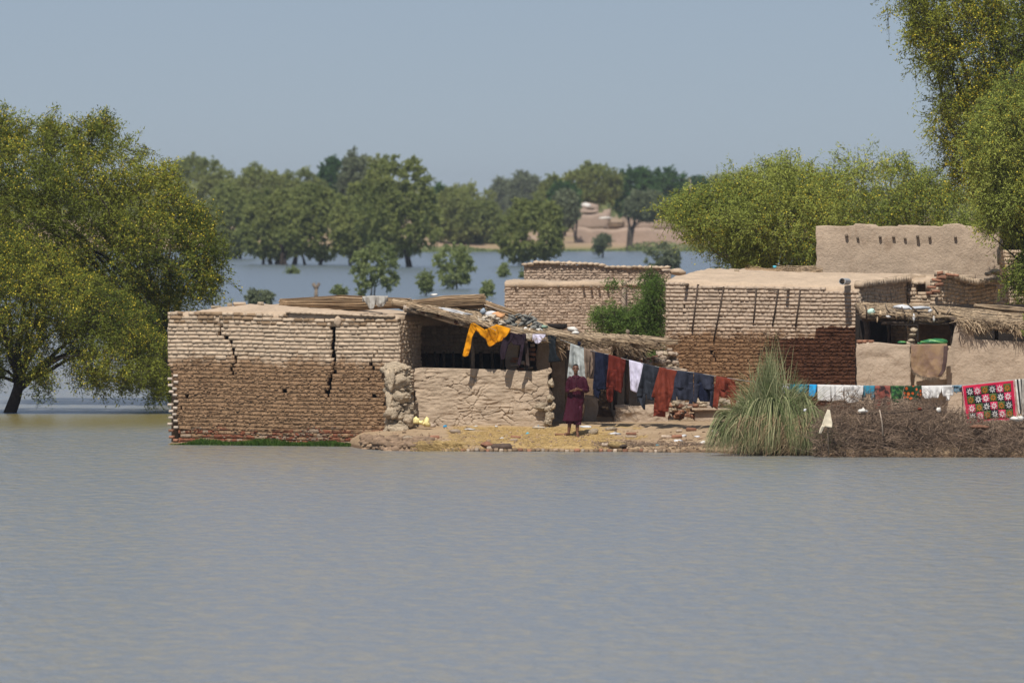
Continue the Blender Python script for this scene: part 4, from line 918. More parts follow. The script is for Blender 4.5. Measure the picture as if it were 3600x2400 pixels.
A = np.stack([x, y, shed_z(x, y)+rng.uniform(-.12, .06, n)], 1); B = A+np.stack([rng.normal(.04, .09, n), rng.uniform(-.18, .04, n), -rng.uniform(.02, .22, n)*np.clip(sc_, .1, 1.4)], 1)
straws(M['thatch'], 'eaves_straw', A, B, rng.uniform(.006, .013, n), shed, bend=.08, seg=2)
bundle('reed_bundle', 'grey reed bundle lying on the shed roof under the right tree', 'reed bundle', P(3424, 1074, 190.5), P(3620, 1092, 190.2), .07, .12, 260, M['thatch'], flat=.6, ties=0)
bundle('reed_bundle', 'small sheaf of pale sticks on the shed roof left of the plain thatch', 'reed bundle', P(3300, 1092, 189.2), P(3400, 1116, 188.9), .08, .05, 120, M['thatch'], flat=.6, ties=0)
lump('plastic_bag', 'white plastic sheet lying flat on the shed roof', 'plastic bag', 3172, 1080, 189.6, 30, 9, M['plastic'], 3)
lump('plastic_bag', 'grey plastic sheet along the middle of the shed roof', 'plastic bag', 3235, 1082, 189.6, 42, 7, flat('grey_plastic', (.45,.47,.5), .5), 4)
lump('plastic_bag', 'pale green plastic bag at the left corner of the shed roof', 'plastic bag', 3062, 1095, 188.9, 14, 11, flat('mint_plastic', (.50,.68,.60), .45), 5)
for i, (px, py, a, b) in enumerate([(3095, 1105, 6, 13), (3122, 1112, 12, 6), (3152, 1112, 6, 12), (3212, 1118, 5, 14), (3285, 1100, 7, 12), (3283, 1120, 6, 14), (3304, 1106, 5, 10), (3270, 1092, 9, 8), (3085, 1126, 4, 14)]):
    v, T_ = rock(P(px, py, 188.85), (a*.0069, .03, b*.0069), i+90, .5, 1); np_mesh('plastic_strip', v, T_, M['plastic'] if i % 2 else M['thatch'], shed, smooth=True)
# green sack
V_, T_ = ICO2; v = V_*(1+.08*fbm(V_*2.5+3, 3, 4))[:, None]; v = np.stack([v[:, 0]*.36*(1-.15*v[:, 0]), v[:, 1]*.2, v[:, 2]*.085*(1+.3*v[:, 0])], 1)+np.array(P(3288, 1202, 188.6))
t = NT('green_sack'); x_, y_, z_ = t.sep(); cst = t.step(t.math('SINE', t.math('MULTIPLY', t.math('ADD', z_, t.math('MULTIPLY', x_, .25)), 60)), .3, .9); t.bsdf(t.mix(cst, (.03,.16,.06), (.16,.38,.12)), .4, t.bump(t.noise(12, 3), .6, .03), .4)
sack = empty('green_sack', P(3288, 1212, 189.35), 'shiny green striped sack lying on the mud wall above the rug', 'sack'); np_mesh('sack_body', v, T_, t.m, sack, smooth=True)
mb = MB(); a = np.array(P(3240, 1208, 188.55)); mb.tube([a, a+[-.05, 0, -.01], a+[-.1, 0, .02]], [.03, .012, .03], 7); mb.build('tied_end', t.m, sack, smooth=True)
v, T_ = rock(P(3172, 1203, 188.6), (.12, .1, .035), 8, .2); tag(np_mesh('green_sack', v, T_, t.m, smooth=True), 'small flat green sack on the wall left of the big one', 'sack')
for i, (px, py, a, b) in enumerate([(3190, 1208, 24, 8), (3204, 1196, 16, 6), (3180, 1212, 14, 6), (3212, 1160, 16, 8), (3208, 1176, 14, 7)]):
    v, T_ = rock(P(px, py, 188.7), (a*.0069, .12, b*.0069), i+140, .3, 1); np_mesh('stone', v, T_, M['stone'], wb2, smooth=True)

# ------------------------------------------------------------------ walls and rubble behind the washing line
WD = Wall(2150, 190.6, -2)
wd = empty('mud_wall', WD.pt(1, 0, .5), 'shaded plaster wall behind the hanging clothes', 'wall')
plaster_wall('plaster', WD, 0, WD.s(2412), .35, lambda s: WD.z(2150, 1290)+.02*math.sin(s*5)-.12*max(0, s-1.3), .25, M['plaster'], wd, res=.04, amp=.02, seed=21)
WD2 = Wall(1938, 188.6, -3)
wd2 = empty('mud_wall', WD2.pt(.3, 0, .5), 'brown plaster jamb behind the standing man, left of the pale curtain', 'wall')
plaster_wall('plaster', WD2, 0, WD2.s(1996), .35, lambda s: WD2.z(1938, 1215), .25, M['plaster'], wd2, res=.04, amp=.03, seed=22)
WD3 = Wall(2054, 188.9, -3)
wd3 = empty('mud_wall', WD3.pt(.1, 0, .5), 'short broken wall stub beside the man with a dark doorway behind', 'wall')
plaster_wall('plaster', WD3, 0, WD3.s(2102), .35, lambda s: WD3.z(2054, 1388)+.2*math.sqrt(max(0, 1-(s/.36)**2))-.2, .25, M['plaster'], wd3, res=.025, amp=.03, cracks=12, seed=23)
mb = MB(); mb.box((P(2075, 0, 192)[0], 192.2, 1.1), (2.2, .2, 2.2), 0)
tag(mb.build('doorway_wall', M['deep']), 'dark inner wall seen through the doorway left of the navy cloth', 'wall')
WE = Wall(2162, 188.6, -1)
we = empty('mud_wall', WE.pt(.5, 0, .5), 'knee high crumbly mud wall below the slate and rust clothes', 'wall')
plaster_wall('plaster', WE, 0, WE.s(2352), .3, lambda s: WE.z(2162, 1424)+.02*math.sin(s*9)-.05*max(0, s-.9), .3, M['plaster'], we, res=.02, amp=.045, freq=4, seed=24)
rr = random.Random(5)
def rubble(label, px0, px1, py0, py1, Y, n, mats=('stone', 'graybrick', 'redbrick'), size=(12, 24), seed=1, group=None, name='rubble_pile', part='brick'):
    r = random.Random(seed); root = empty(name, P((px0+px1)/2, py1, Y), label, 'rubble', group)
    for i in range(n):
        px, py = r.uniform(px0, px1), py1-(py1-py0)*(i/n)**.9*r.uniform(.75, 1.0); w = r.uniform(*size); o = bpy.data.objects.new(part, brick_mesh(r.randrange(10), M[r.choice(mats)], True)); COL.objects.link(o)
        o.location = P(px, py, Y+r.uniform(-.15, .2)); o.scale = (w*.0072, w*.006, w*.0072*r.uniform(.4, .62)); o.rotation_euler = (r.gauss(0, .2), r.gauss(0, .22), r.gauss(0, .5)); parent_to(o, root)
    return root
rubble('loose rubble of bricks and stones right of the rust cloth below the jeans', 2320, 2450, 1408, 1470, 188.8, 46, seed=2)
rubble('row of stones behind the bench under the navy trousers', 2440, 2620, 1405, 1440, 190.2, 60, ('stone', 'graybrick'), seed=3)
rubble('pile of dusty bricks at the foot of the soaked wall under the thatch tip', 2230, 2330, 1250, 1285, 193, 26, size=(14, 26), seed=4)
rubble('stacked loose bricks at the left corner of the big brick house', 2318, 2378, 1222, 1310, 193.5, 40, ('graybrick', 'stone', 'graybrick'), size=(16, 26), seed=6)
bench = empty('mud_bench', P(2500, 1468, 188.2), 'low mud bench with a smooth slab top beside the reeds', 'bench')
mb = MB(); a = np.array(P(2505, 1440, 188.5)); mb.box((a[0], 188.75, a[2]), (1.0, .6, .055), 0, jit=.008); mb.build('seat', M['plaster_fine'], bench)
mb = MB(); mb.box((a[0]+.02, 188.8, (a[2]+.35)/2), (.9, .45, a[2]-.42), 0, jit=.006); mb.build('base', M['plaster'], bench)

# ------------------------------------------------------------------ washing: cloths hung over lines and eaves
def cloth(name, label, cat, mat, Y, strips, amp=.03, freq=9, group=None, back=.14, seed=1, thick=.012, lean=0.0, flare=0.0):
    """strips: outlines from top to bottom as (xl, yl, xr, yr) photo pixels; each strip is folded cloth hanging from the line"""
    V, Q, n = [], [], 0; r = random.Random(seed); ph = r.uniform(0, 6)
    for st in strips:
        st = np.array(st, float); t0 = np.concatenate([[0], np.cumsum(np.abs(np.diff((st[:, 1]+st[:, 3])/2))+.5)]); nr = max(8, int(t0[-1]/4)); tt = np.linspace(0, t0[-1], nr)
        K = np.stack([np.interp(tt, t0, st[:, k]) for k in range(4)], 1); wpx = np.abs(st[:, 2]-st[:, 0]).max(); nc = max(7, int(wpx/3.2)); u = np.linspace(0, 1, nc)
        PX = K[:, :1]+(K[:, 2:3]-K[:, :1])*u; PY = K[:, 1:2]+(K[:, 3:4]-K[:, 1:2])*u
        X = (PX-1800)/F*Y; Z = H-(PY-HOR)/F*Y; dn = (tt/t0[-1])[:, None]*np.ones((1, nc)); hh_ = (Z[0:1]-Z)
        fold = np.sin(X*freq*2+ph+.6*np.sin(Z*3+ph))+.6*np.sin(X*freq*4.3+ph*2+Z*2)+1.3*fbm(np.stack([X*6+Z*1.5, Z*2.2, X*0+seed], -1), 4, seed)+.5*np.abs(fbm(np.stack([X*9-Z*5, Z*6+X*3, X*0+seed], -1), 3, seed+5))
        Yg = Y - amp*1.5*fold*np.clip(.3+dn*1.2, 0, 1) - lean*hh_; Z = Z+.004*fbm(np.stack([X*9, Z*9, X*0], -1), 2, seed)*(dn > .95)
        rows = [np.stack([X, Yg, Z], -1)]
        if back:
            pre = []
            for q in range(6, 0, -1):
                a_ = q/6; pre.append(np.stack([X[0], Yg[0]+.035+.02*a_, Z[0]-back*a_**1.0-.01], -1))
            pre.append(np.stack([X[0], Yg[0]+.02, Z[0]+.008], -1)); rows = [np.stack(pre)]+rows
        g = np.concatenate(rows); nr2 = g.shape[0]; id_ = np.arange(nr2*nc).reshape(nr2, nc)+n; V.append(g.reshape(-1, 3)); n += nr2*nc
        Q.append(np.stack([id_[:-1, :-1], id_[:-1, 1:], id_[1:, 1:], id_[1:, :-1]], -1).reshape(-1, 4))
    o = np_mesh(name, np.concatenate(V), np.concatenate(Q), mat, smooth=True)
    md = o.modifiers.new('thickness', 'SOLIDIFY'); md.thickness = thick; md.offset = 0
    return tag(o, label, cat, group)
G1 = 'clothes on the left washing line'; G2 = 'clothes on the right washing line'; G0 = 'clothes hung over the thatch edge'
M['marigold'] = cloth_mat('marigold_cotton', (.72,.30,.008), trans=.2); M['aubergine'] = cloth_mat('aubergine_cotton', (.024,.014,.022)); M['black'] = cloth_mat('black_cotton', (.012,.016,.02))
M['navy'] = cloth_mat('navy_cotton', (.008,.011,.028)); M['rust'] = cloth_mat('rust_cotton', (.115,.018,.011)); M['rust2'] = cloth_mat('brick_red_cotton', (.165,.034,.019)); M['slate'] = cloth_mat('slate_cotton', (.027,.031,.041)); M['slateblue'] = cloth_mat('slate_blue_denim', (.026,.029,.046))
M['lilac'] = cloth_mat('lilac_white_cotton', (.58,.55,.68)); M['sheer'] = cloth_mat('sheer_grey_voile', (.52,.55,.54), trans=.3); M['brown'] = cloth_mat('dark_brown_cloth', (.055,.038,.032)); M['tan'] = cloth_mat('tan_cloth', (.22,.16,.12), trans=.1)
M['grey'] = cloth_mat('pale_grey_linen', (.36,.335,.30)); M['beige'] = cloth_mat('beige_cloth', (.50,.43,.34)); M['white'] = cloth_mat('white_cotton', (.74,.72,.70), trans=.15); M['teal'] = cloth_mat('teal_cotton', (.035,.19,.28)); M['azure'] = cloth_mat('azure_cotton', (.02,.30,.62))
M['cream'] = cloth_mat('cream_cotton', (.66,.58,.44)); M['orange'] = cloth_mat('pale_orange_cloth', (.62,.33,.16)); M['net'] = cloth_mat('grey_netting', (.15,.148,.135), (.24,.235,.21), 22)
cloth('draped_cloth', 'pale grey cloth knotted over the reed bundle on the left roof', 'cloth', M['grey'], 186.9, [[(1274, 1044, 1316, 1040), (1284, 1062, 1322, 1056), (1298, 1084, 1316, 1078), (1306, 1088, 1312, 1086)], [(1312, 1041, 1364, 1042), (1318, 1056, 1362, 1054), (1322, 1072, 1352, 1070), (1330, 1080, 1346, 1079)]], amp=.04, freq=13, back=.1, seed=3)
ye = 186.0
cloth('yellow_shirt', 'bright marigold shirt with hanging sleeve, spread over the front beam', 'shirt', M['marigold'], ye, [
    [(1655, 1138, 1672, 1136), (1648, 1160, 1678, 1150), (1640, 1190, 1660, 1185), (1632, 1225, 1654, 1225), (1626, 1250, 1646, 1250), (1630, 1253, 1636, 1253)],
    [(1666, 1137, 1706, 1161), (1674, 1158, 1709, 1178), (1690, 1178, 1713, 1196)],
    [(1703, 1161, 1748, 1141), (1706, 1180, 1752, 1178), (1712, 1200, 1742, 1208), (1717, 1216, 1724, 1218)],
    [(1745, 1141, 1794, 1156), (1748, 1175, 1786, 1174), (1738, 1207, 1764, 1198)]], amp=.05, freq=4, seed=4, group=G0)
cloth('dark_trousers', 'dark aubergine trousers with two drooping legs, beside the yellow shirt', 'trousers', M['aubergine'], 186.0, [
    [(1778, 1170, 1812, 1172), (1768, 1190, 1800, 1196), (1760, 1220, 1786, 1215), (1758, 1245, 1778, 1245), (1762, 1265, 1774, 1262)],
    [(1785, 1171, 1845, 1176), (1790, 1185, 1842, 1190), (1796, 1200, 1838, 1208), (1805, 1212, 1826, 1214)],
    [(1836, 1176, 1850, 1175), (1832, 1210, 1842, 1212), (1826, 1250, 1836, 1252), (1818, 1280, 1828, 1288)]], amp=.025, freq=6, seed=5, group=G0)
cloth('strip_cloth', 'narrow dark strip hanging next to the aubergine trousers', 'cloth', M['brown'], 186.15, [[(1838, 1174, 1852, 1174), (1845, 1230, 1858, 1230), (1850, 1285, 1862, 1288)]], amp=.01, seed=6, group=G0)
cloth('beige_cloth', 'small beige cloth between the dark trousers and the white rag', 'cloth', M['beige'], 186.15, [[(1848, 1173, 1878, 1174), (1850, 1190, 1876, 1196)]], amp=.012, seed=7, group=G0)
cloth('white_rag', 'white rag folded over the beam, hanging to a point', 'cloth', M['lilac'], 186.05, [[(1872, 1176, 1920, 1177), (1874, 1190, 1912, 1188), (1880, 1204, 1898, 1204), (1884, 1208, 1892, 1208)]], amp=.02, seed=8, group=G0)
cloth('black_shirt', 'black shirt hanging at the start of the left washing line', 'shirt', M['black'], 186.0, [
    [(1926, 1178, 1955, 1180), (1930, 1210, 1953, 1200), (1932, 1230, 1954, 1228), (1928, 1262, 1958, 1250), (1930, 1274, 1974, 1270)]], amp=.03, freq=5, seed=9, group=G0)
def line_y(px): return float(np.interp(px, [1915, 2005, 2090, 2140, 2200, 2262, 2318, 2382, 2440, 2510, 2640, 2700], [1172, 1208, 1237, 1247, 1264, 1278, 1292, 1303, 1310, 1322, 1342, 1350]))
def LY(px): return 186.2-(px-1915)/725*1.6
wire = MB(); pts = [np.array(P(px, line_y(px)-1, LY(px)+.02)) for px in np.linspace(1915, 2700, 26)]; wire.tube(pts, .006, 5)
tag(wire.build('washing_line', flat('wire_grey', (.3,.3,.3))), 'left washing line sagging from the thatch down to the reeds', 'washing line')
def hang(name, label, cat, mat, px0, px1, strips, **kw):
    mid = (px0+px1)/2; st = [[(px0, line_y(px0), px1, line_y(px1))]+strips[0]]+strips[1:]
    return cloth(name, label, cat, M[mat], LY(mid), st, group=G1, **kw)
hang('sheer_curtain', 'sheer pale grey curtain hanging right behind the man', 'curtain', 'sheer', 2006, 2052, [[(2002, 1250, 2058, 1250), (1998, 1290, 2060, 1290), (1995, 1330, 2062, 1330)]], amp=.04, freq=9, seed=11)
hang('tan_cloth', 'thin tan cloth between the sheer curtain and the navy one', 'cloth', 'tan', 2053, 2094, [[(2054, 1270, 2092, 1270), (2058, 1325, 2076, 1325)]], amp=.03, seed=12)
hang('brown_cloth', 'dark brown cloth hanging in shade left of the navy shirt', 'cloth', 'brown', 2076, 2094, [[(2070, 1290, 2096, 1290), (2072, 1330, 2098, 1330)]], amp=.02, seed=13)
hang('navy_shirt', 'long navy shirt, first after the tan cloth, its corner pointing down', 'shirt', 'navy', 2092, 2142, [[(2090, 1300, 2138, 1300), (2086, 1340, 2136, 1345), (2084, 1368, 2132, 1370)], [(2086, 1366, 2112, 1368), (2090, 1395, 2106, 1385), (2098, 1394, 2104, 1402), (2110, 1408, 2114, 1408)]], amp=.035, seed=14)
hang('rust_shirt', 'rust red shirt with one hanging sleeve, beside the navy shirt', 'shirt', 'rust', 2140, 2200, [[(2138, 1290, 2198, 1290), (2133, 1330, 2190, 1335), (2132, 1362, 2190, 1362)], [(2154, 1300, 2190, 1300), (2156, 1350, 2188, 1352), (2158, 1370, 2184, 1382)], [(2133, 1356, 2156, 1356), (2132, 1385, 2156, 1385), (2134, 1404, 2154, 1408), (2142, 1414, 2150, 1414)]], amp=.035, seed=15)
hang('white_towel', 'small lilac white towel, the only pale piece on the left line', 'towel', 'lilac', 2212, 2264, [[(2214, 1310, 2256, 1320), (2216, 1350, 2248, 1355), (2218, 1372, 2238, 1380)]], amp=.025, seed=16)
hang('slate_shirt', 'slate grey shirt with a long pointed tail, right of the white towel', 'shirt', 'slate', 2262, 2318, [[(2256, 1310, 2312, 1320), (2244, 1360, 2306, 1360), (2238, 1395, 2298, 1380)], [(2240, 1392, 2270, 1384), (2248, 1412, 2270, 1404), (2254, 1424, 2268, 1420), (2262, 1438, 2268, 1440)], [(2270, 1340, 2306, 1350), (2272, 1380, 2300, 1384), (2276, 1404, 2296, 1408)]], amp=.035, seed=17)
hang('long_rust_tunic', 'long brick red tunic hanging lowest, in the middle of the line', 'tunic', 'rust2', 2318, 2382, [[(2312, 1320, 2376, 1330), (2306, 1370, 2370, 1370), (2300, 1420, 2352, 1425), (2298, 1442, 2350, 1448)], [(2313, 1310, 2326, 1312), (2302, 1350, 2316, 1360), (2290, 1395, 2304, 1398)], [(2299, 1440, 2340, 1444), (2298, 1455, 2322, 1450), (2297, 1464, 2302, 1462)]], amp=.03, seed=18)
hang('grey_trousers', 'dusty grey blue trousers hanging by the waist beside the red tunic', 'trousers', 'slateblue', 2382, 2438, [[(2372, 1330, 2436, 1340), (2368, 1362, 2434, 1370)], [(2372, 1340, 2390, 1345), (2366, 1380, 2380, 1382), (2360, 1405, 2376, 1408)], [(2420, 1345, 2438, 1345), (2424, 1380, 2438, 1382), (2422, 1420, 2434, 1420)], [(2376, 1360, 2430, 1365), (2378, 1385, 2428, 1385), (2384, 1404, 2424, 1408)]], amp=.025, seed=19)
hang('navy_trousers', 'navy blue trousers with hanging legs, between grey trousers and rust pair', 'trousers', 'slateblue', 2440, 2510, [[(2440, 1345, 2508, 1350), (2442, 1365, 2506, 1370)], [(2440, 1350, 2462, 1352), (2440, 1380, 2456, 1382), (2436, 1412, 2448, 1418)], [(2490, 1350, 2510, 1352), (2498, 1385, 2508, 1385), (2494, 1425, 2506, 1432)]], amp=.025, seed=20)
cloth('navy_lining', 'dark navy seat of the trousers drooping in shade', 'trousers', M['navy'], LY(2475)+.06, [[(2446, 1345, 2504, 1345), (2448, 1385, 2500, 1385), (2462, 1410, 2494, 1412)]], amp=.02, seed=21, group=G1)
hang('rust_trousers', 'rust red trousers hanging last on the left line beside the reeds', 'trousers', 'rust2', 2518, 2584, [[(2516, 1345, 2582, 1352), (2516, 1370, 2586, 1375)], [(2512, 1350, 2534, 1352), (2510, 1390, 2528, 1392), (2506, 1430, 2522, 1438)], [(2560, 1355, 2586, 1356), (2566, 1390, 2590, 1395), (2570, 1430, 2584, 1440)], [(2530, 1370, 2570, 1374), (2536, 1395, 2568, 1400)]], amp=.03, seed=22)
# right line
def line2(px): return float(np.interp(px, [2700, 2910, 3070, 3200, 3385, 3480, 3560, 3620, 3700], [1350, 1354, 1357, 1358, 1355, 1345, 1336, 1331, 1326]))
wire = MB(); pts = [np.array(P(px, line2(px)-1, 182.3)) for px in np.linspace(2700, 3720, 30)]; wire.tube(pts, .006, 5)
tag(wire.build('washing_line', flat('wire_pale', (.45,.45,.45))), 'right washing line stretched above the brushwood', 'washing line')
def hang2(name, label, cat, mat, px0, px1, strips, **kw):
    st = [[(px0, line2(px0), px1, line2(px1))]+strips[0]]+strips[1:]
    return cloth(name, label, cat, M[mat] if isinstance(mat, str) else mat, 182.25, st, group=G2, **kw)
M['teal2'] = cloth_mat('patterned_teal', (.03,.20,.26), (.015,.08,.10), 9); M['printred'] = cloth_mat('brown_red_print', (.27,.085,.065), (.05,.03,.03), 3.2); M['printgreen'] = cloth_mat('dark_green_leaf_print', (.015,.05,.022), (.05,.15,.045), 7)
t = NT('orange_flower_print'); x_, y_, z_ = t.sep(); vo = t.n("ShaderNodeTexVoronoi"); vo.inputs['Scale'].default_value = 9; t.put(vo.inputs['Vector'], t.pos); c = t.mix(t.step(vo.outputs['Distance'], .42, .34), (.012,.045,.02), (.55,.10,.02)); c = t.mix(t.step(vo.outputs['Distance'], .16, .12), c, (.62,.33,.05)); t.bsdf(c, .8); M['printflower'] = t.m
hang2('teal_cloth', 'patterned teal cloth half hidden by reed blades', 'cloth', 'teal2', 2776, 2842, [[(2780, 1375, 2838, 1375), (2790, 1385, 2826, 1383)]], amp=.03, seed=31)
hang2('azure_cloth', 'small azure cloth bunched beside the white sheets', 'cloth', 'azure', 2846, 2872, [[(2844, 1372, 2868, 1374), (2842, 1392, 2862, 1394)]], amp=.03, seed=32)
hang2('white_sheet', 'plain white sheet, leftmost of the white pieces', 'sheet', 'white', 2874, 2922, [[(2874, 1385, 2920, 1385), (2875, 1408, 2920, 1410)]], amp=.012, seed=33)
hang2('white_shirt', 'creased white shirt hanging in shade between two white sheets', 'shirt', 'white', 2920, 2966, [[(2922, 1385, 2962, 1385), (2924, 1410, 2966, 1408)]], amp=.04, freq=12, seed=34)
hang2('white_kurta', 'large creased white shirt left of the teal shorts', 'shirt', 'white', 2966, 3036, [[(2966, 1385, 3034, 1380), (2970, 1405, 3026, 1400), (2980, 1418, 3012, 1414)]], amp=.04, freq=11, seed=35)
hang2('teal_shorts', 'teal shorts hanging between the white shirt and the brown print', 'shorts', 'teal', 3034, 3076, [[(3034, 1375, 3074, 1376), (3033, 1385, 3073, 1385)], [(3034, 1375, 3046, 1376), (3031, 1390, 3041, 1390), (3030, 1408, 3037, 1408)], [(3060, 1375, 3075, 1376), (3064, 1390, 3074, 1390), (3062, 1405, 3070, 1405)]], amp=.015, seed=36)
hang2('printed_dress', 'brown red dress with a dark print down its middle', 'dress', 'printred', 3076, 3130, [[(3074, 1395, 3130, 1395), (3070, 1425, 3130, 1430), (3072, 1442, 3132, 1446)]], amp=.02, seed=37)
hang2('green_cloth', 'dark green leaf patterned cloth', 'cloth', 'printgreen', 3130, 3174, [[(3132, 1390, 3174, 1395), (3136, 1415, 3170, 1414)]], amp=.02, seed=38)
hang2('flower_cloth', 'dark green cloth with large orange flowers', 'cloth', 'printflower', 3174, 3240, [[(3176, 1390, 3240, 1385), (3180, 1410, 3236, 1405)]], amp=.02, seed=39)
hang2('white_shirt', 'lilac shaded white shirt right of the orange flowers', 'shirt', 'white', 3240, 3310, [[(3242, 1385, 3306, 1380), (3252, 1402, 3298, 1398)], [(3240, 1358, 3248, 1358), (3242, 1380, 3250, 1380), (3244, 1395, 3252, 1393)]], amp=.035, seed=40)
hang2('white_vest', 'white vest with ragged hem beside the blue grey bundle', 'vest', 'white', 3308, 3352, [[(3312, 1380, 3352, 1380), (3316, 1394, 3350, 1390)], [(3326, 1385, 3340, 1385), (3330, 1400, 3337, 1408)]], amp=.03, seed=41)
hang2('blue_grey_cloth', 'small blue grey cloth knotted next to the quilt', 'cloth', cloth_mat('blue_grey_cotton', (.17,.28,.36)), 3348, 3382, [[(3350, 1362, 3376, 1365), (3354, 1376, 3364, 1382)]], amp=.04, freq=13, seed=42)

# ---- embroidered quilt with star patches
quilt = empty('embroidered_quilt', P(3480, 1345, 182.2), 'bright pink bordered quilt embroidered with white, black and orange stars', 'quilt', G2)
def quilt_pt(u, v, off=0.0):   # u 0..1 across, v 0..1 down
    xl = np.interp(v, [0, 1], [3381, 3398]); xr = np.interp(v, [0, 1], [3565, 3577]); yl = np.interp(v, [0, 1], [1357, 1489]); yr = np.interp(v, [0, 1], [1337, 1474])
    px = xl+(xr-xl)*u; py = yl+(yr-yl)*u+2*math.sin(u*9)*v; Y = 182.2-.02*math.sin(u*17+v*2)*(.3+v)-.012*math.sin(v*9+u*4)-off; return np.array(P(px, py, Y))
nu, nv = 44, 32; V = [quilt_pt(i/nu, j/nv) for j in range(nv+1) for i in range(nu+1)]; Q = [[j*(nu+1)+i, j*(nu+1)+i+1, (j+1)*(nu+1)+i+1, (j+1)*(nu+1)+i] for j in range(nv) for i in range(nu)]
pinkm = flat('pink_cotton', (.50,.018,.06), .8, .1); blackm = flat('black_patch', (.02,.022,.03), .8, .1); greenm = flat('olive_patch', (.06,.10,.03), .8, .1); whitem = flat('white_thread', (.78,.76,.74), .8, .1); orangem = flat('orange_thread', (.55,.17,.02), .8, .1); pink2 = flat('pink_patch', (.48,.03,.09), .8, .1)
o = np_mesh('backing', V, Q, pinkm, quilt, smooth=True); md = o.modifiers.new('t', 'SOLIDIFY'); md.thickness = .014; md.offset = 0
cols = [['k', 'p', 'o', 'k', 'p', 'o'], ['o', 'k', 'p', 'o', 'k', 'p'], ['p', 'o', 'k', 'p', 'o', 'k'], ['k', 'p', 'o', 'k', 'p', 'o']]
ur0, ur1, vr0, vr1 = .07, .93, .06, .93
for j in range(4):
    for i in range(6):
        u0, u1 = ur0+(ur1-ur0)*i/6, ur0+(ur1-ur0)*(i+1)/6; v0, v1 = vr0+(vr1-vr0)*j/4, vr0+(vr1-vr0)*(j+1)/4; cc = cols[j][i]
        pm = {'k': blackm, 'p': pink2, 'o': greenm}[cc]; n_ = 4
        Vp = [quilt_pt(u0+(u1-u0)*a/n_, v0+(v1-v0)*b/n_, .011) for b in range(n_+1) for a in range(n_+1)]; Qp = [[b*(n_+1)+a, b*(n_+1)+a+1, (b+1)*(n_+1)+a+1, (b+1)*(n_+1)+a] for b in range(n_) for a in range(n_)]
        po = np_mesh('patch', Vp, Qp, pm, quilt); md = po.modifiers.new('t', 'SOLIDIFY'); md.thickness = .003
        cu, cv = (u0+u1)/2, (v0+v1)/2; hu, hv = (u1-u0)*.5, (v1-v0)*.5; sv, sq = [], []
        for k in range(8):
            a = k*math.pi/4+math.pi/8*0
            for side in (-1, 1):
                b0 = a+side*.30; r1 = 1.0 if cc != 'o' else .92
                q4 = [(0.16*math.cos(a), .16*math.sin(a)), (.52*math.cos(a+side*.27), .52*math.sin(a+side*.27)), (r1*math.cos(a+side*.03), r1*math.sin(a+side*.03)), (.5*math.cos(a+side*.03), .5*math.sin(a+side*.03))]
                base = len(sv); sv += [quilt_pt(cu+hu*x*.98, cv+hv*y*.98, .017) for x, y in q4]; sq.append([base, base+1, base+2, base+3])
        np_mesh('star', sv, sq, orangem if cc == 'o' else whitem, po)
for side, e in enumerate(((0, 0, 0, 1), (1, 0, 1, 1), (0, 1, 1, 1))):   # white stitching along the border
    sv, sq = [], []
    for k in range(34):
        tt = (k+.5)/34; u, v = e[0]+(e[2]-e[0])*tt, e[1]+(e[3]-e[1])*tt; u += .012*(1 if u < .5 else -1)*(1 if e[0] == e[2] else 0); v -= .02 if e[1] == e[3] else 0
        base = len(sv); sv += [quilt_pt(u-.006, v-.006, .013), quilt_pt(u+.006, v-.006, .013), quilt_pt(u+.006, v+.006, .013), quilt_pt(u-.006, v+.006, .013)]; sq.append([base, base+1, base+2, base+3])
    np_mesh('border_stitch', sv, sq, whitem, quilt, kind='stuff')
t = NT('striped_black_white'); x_, y_, z_ = t.sep(); st_ = t.step(t.math('SINE', t.math('ADD', t.math('MULTIPLY', x_, 70), t.math('MULTIPLY', z_, 7))), -.15, .15); t.bsdf(t.mix(st_, (.03,.03,.03), (.62,.59,.54)), .85); M['stripe'] = t.m
hang2('striped_cloth', 'white cloth with thin black stripes right of the quilt', 'cloth', 'stripe', 3568, 3592, [[(3574, 1400, 3594, 1400), (3580, 1455, 3590, 1455)]], amp=.02, seed=44)
hang2('grey_cloth', 'pale grey cloth at the right edge of the photo', 'cloth', 'grey', 3592, 3650, [[(3594, 1400, 3650, 1400), (3592, 1475, 3650, 1475)]], amp=.03, seed=45)
# rug over the wall
rug = empty('hanging_rug', P(3265, 1212, 189.3), 'worn brown felt rug hanging over the mud wall below the green sack', 'rug')
t = NT('felt_rug'); n1 = t.noise(4, 4, .6); c = t.mix(t.step(n1, .4, .62), (.25,.165,.12), (.30,.20,.12)); t.bsdf(c, .95, t.bump(t.noise(40, 3), .6, .02), .05)
o = cloth('rug_body', None, None, t.m, 188.1, [[(3203, 1212, 3330, 1210), (3202, 1250, 3328, 1250), (3204, 1295, 3322, 1290), (3214, 1310, 3316, 1308), (3238, 1322, 3306, 1322), (3256, 1328, 3284, 1330)]], amp=.02, freq=3, back=.1, seed=51); parent_to(o, rug)
o = cloth('rug_border', None, None, cloth_mat('rug_border', (.09,.055,.05)), 188.05, [[(3318, 1216, 3333, 1215), (3316, 1260, 3330, 1260), (3310, 1300, 3324, 1300), (3296, 1322, 3308, 1322)]], amp=.02, freq=3, back=0, seed=51); parent_to(o, rug)
A, B = [], []
for k in range(150):
    u = k/149; px = 3204+u*110; py = float(np.interp(px, [3204, 3214, 3238, 3270, 3306, 3316], [1300, 1312, 1324, 1331, 1322, 1308])); a = np.array(P(px, py-3, 188.08)); A.append(a); B.append(a+np.array([rng.normal(0, .02), -.01, -rng.uniform(.04, .10)]))
straws(M['wood'], 'fringe', A, B, .005, rug, bend=.1, seg=2)
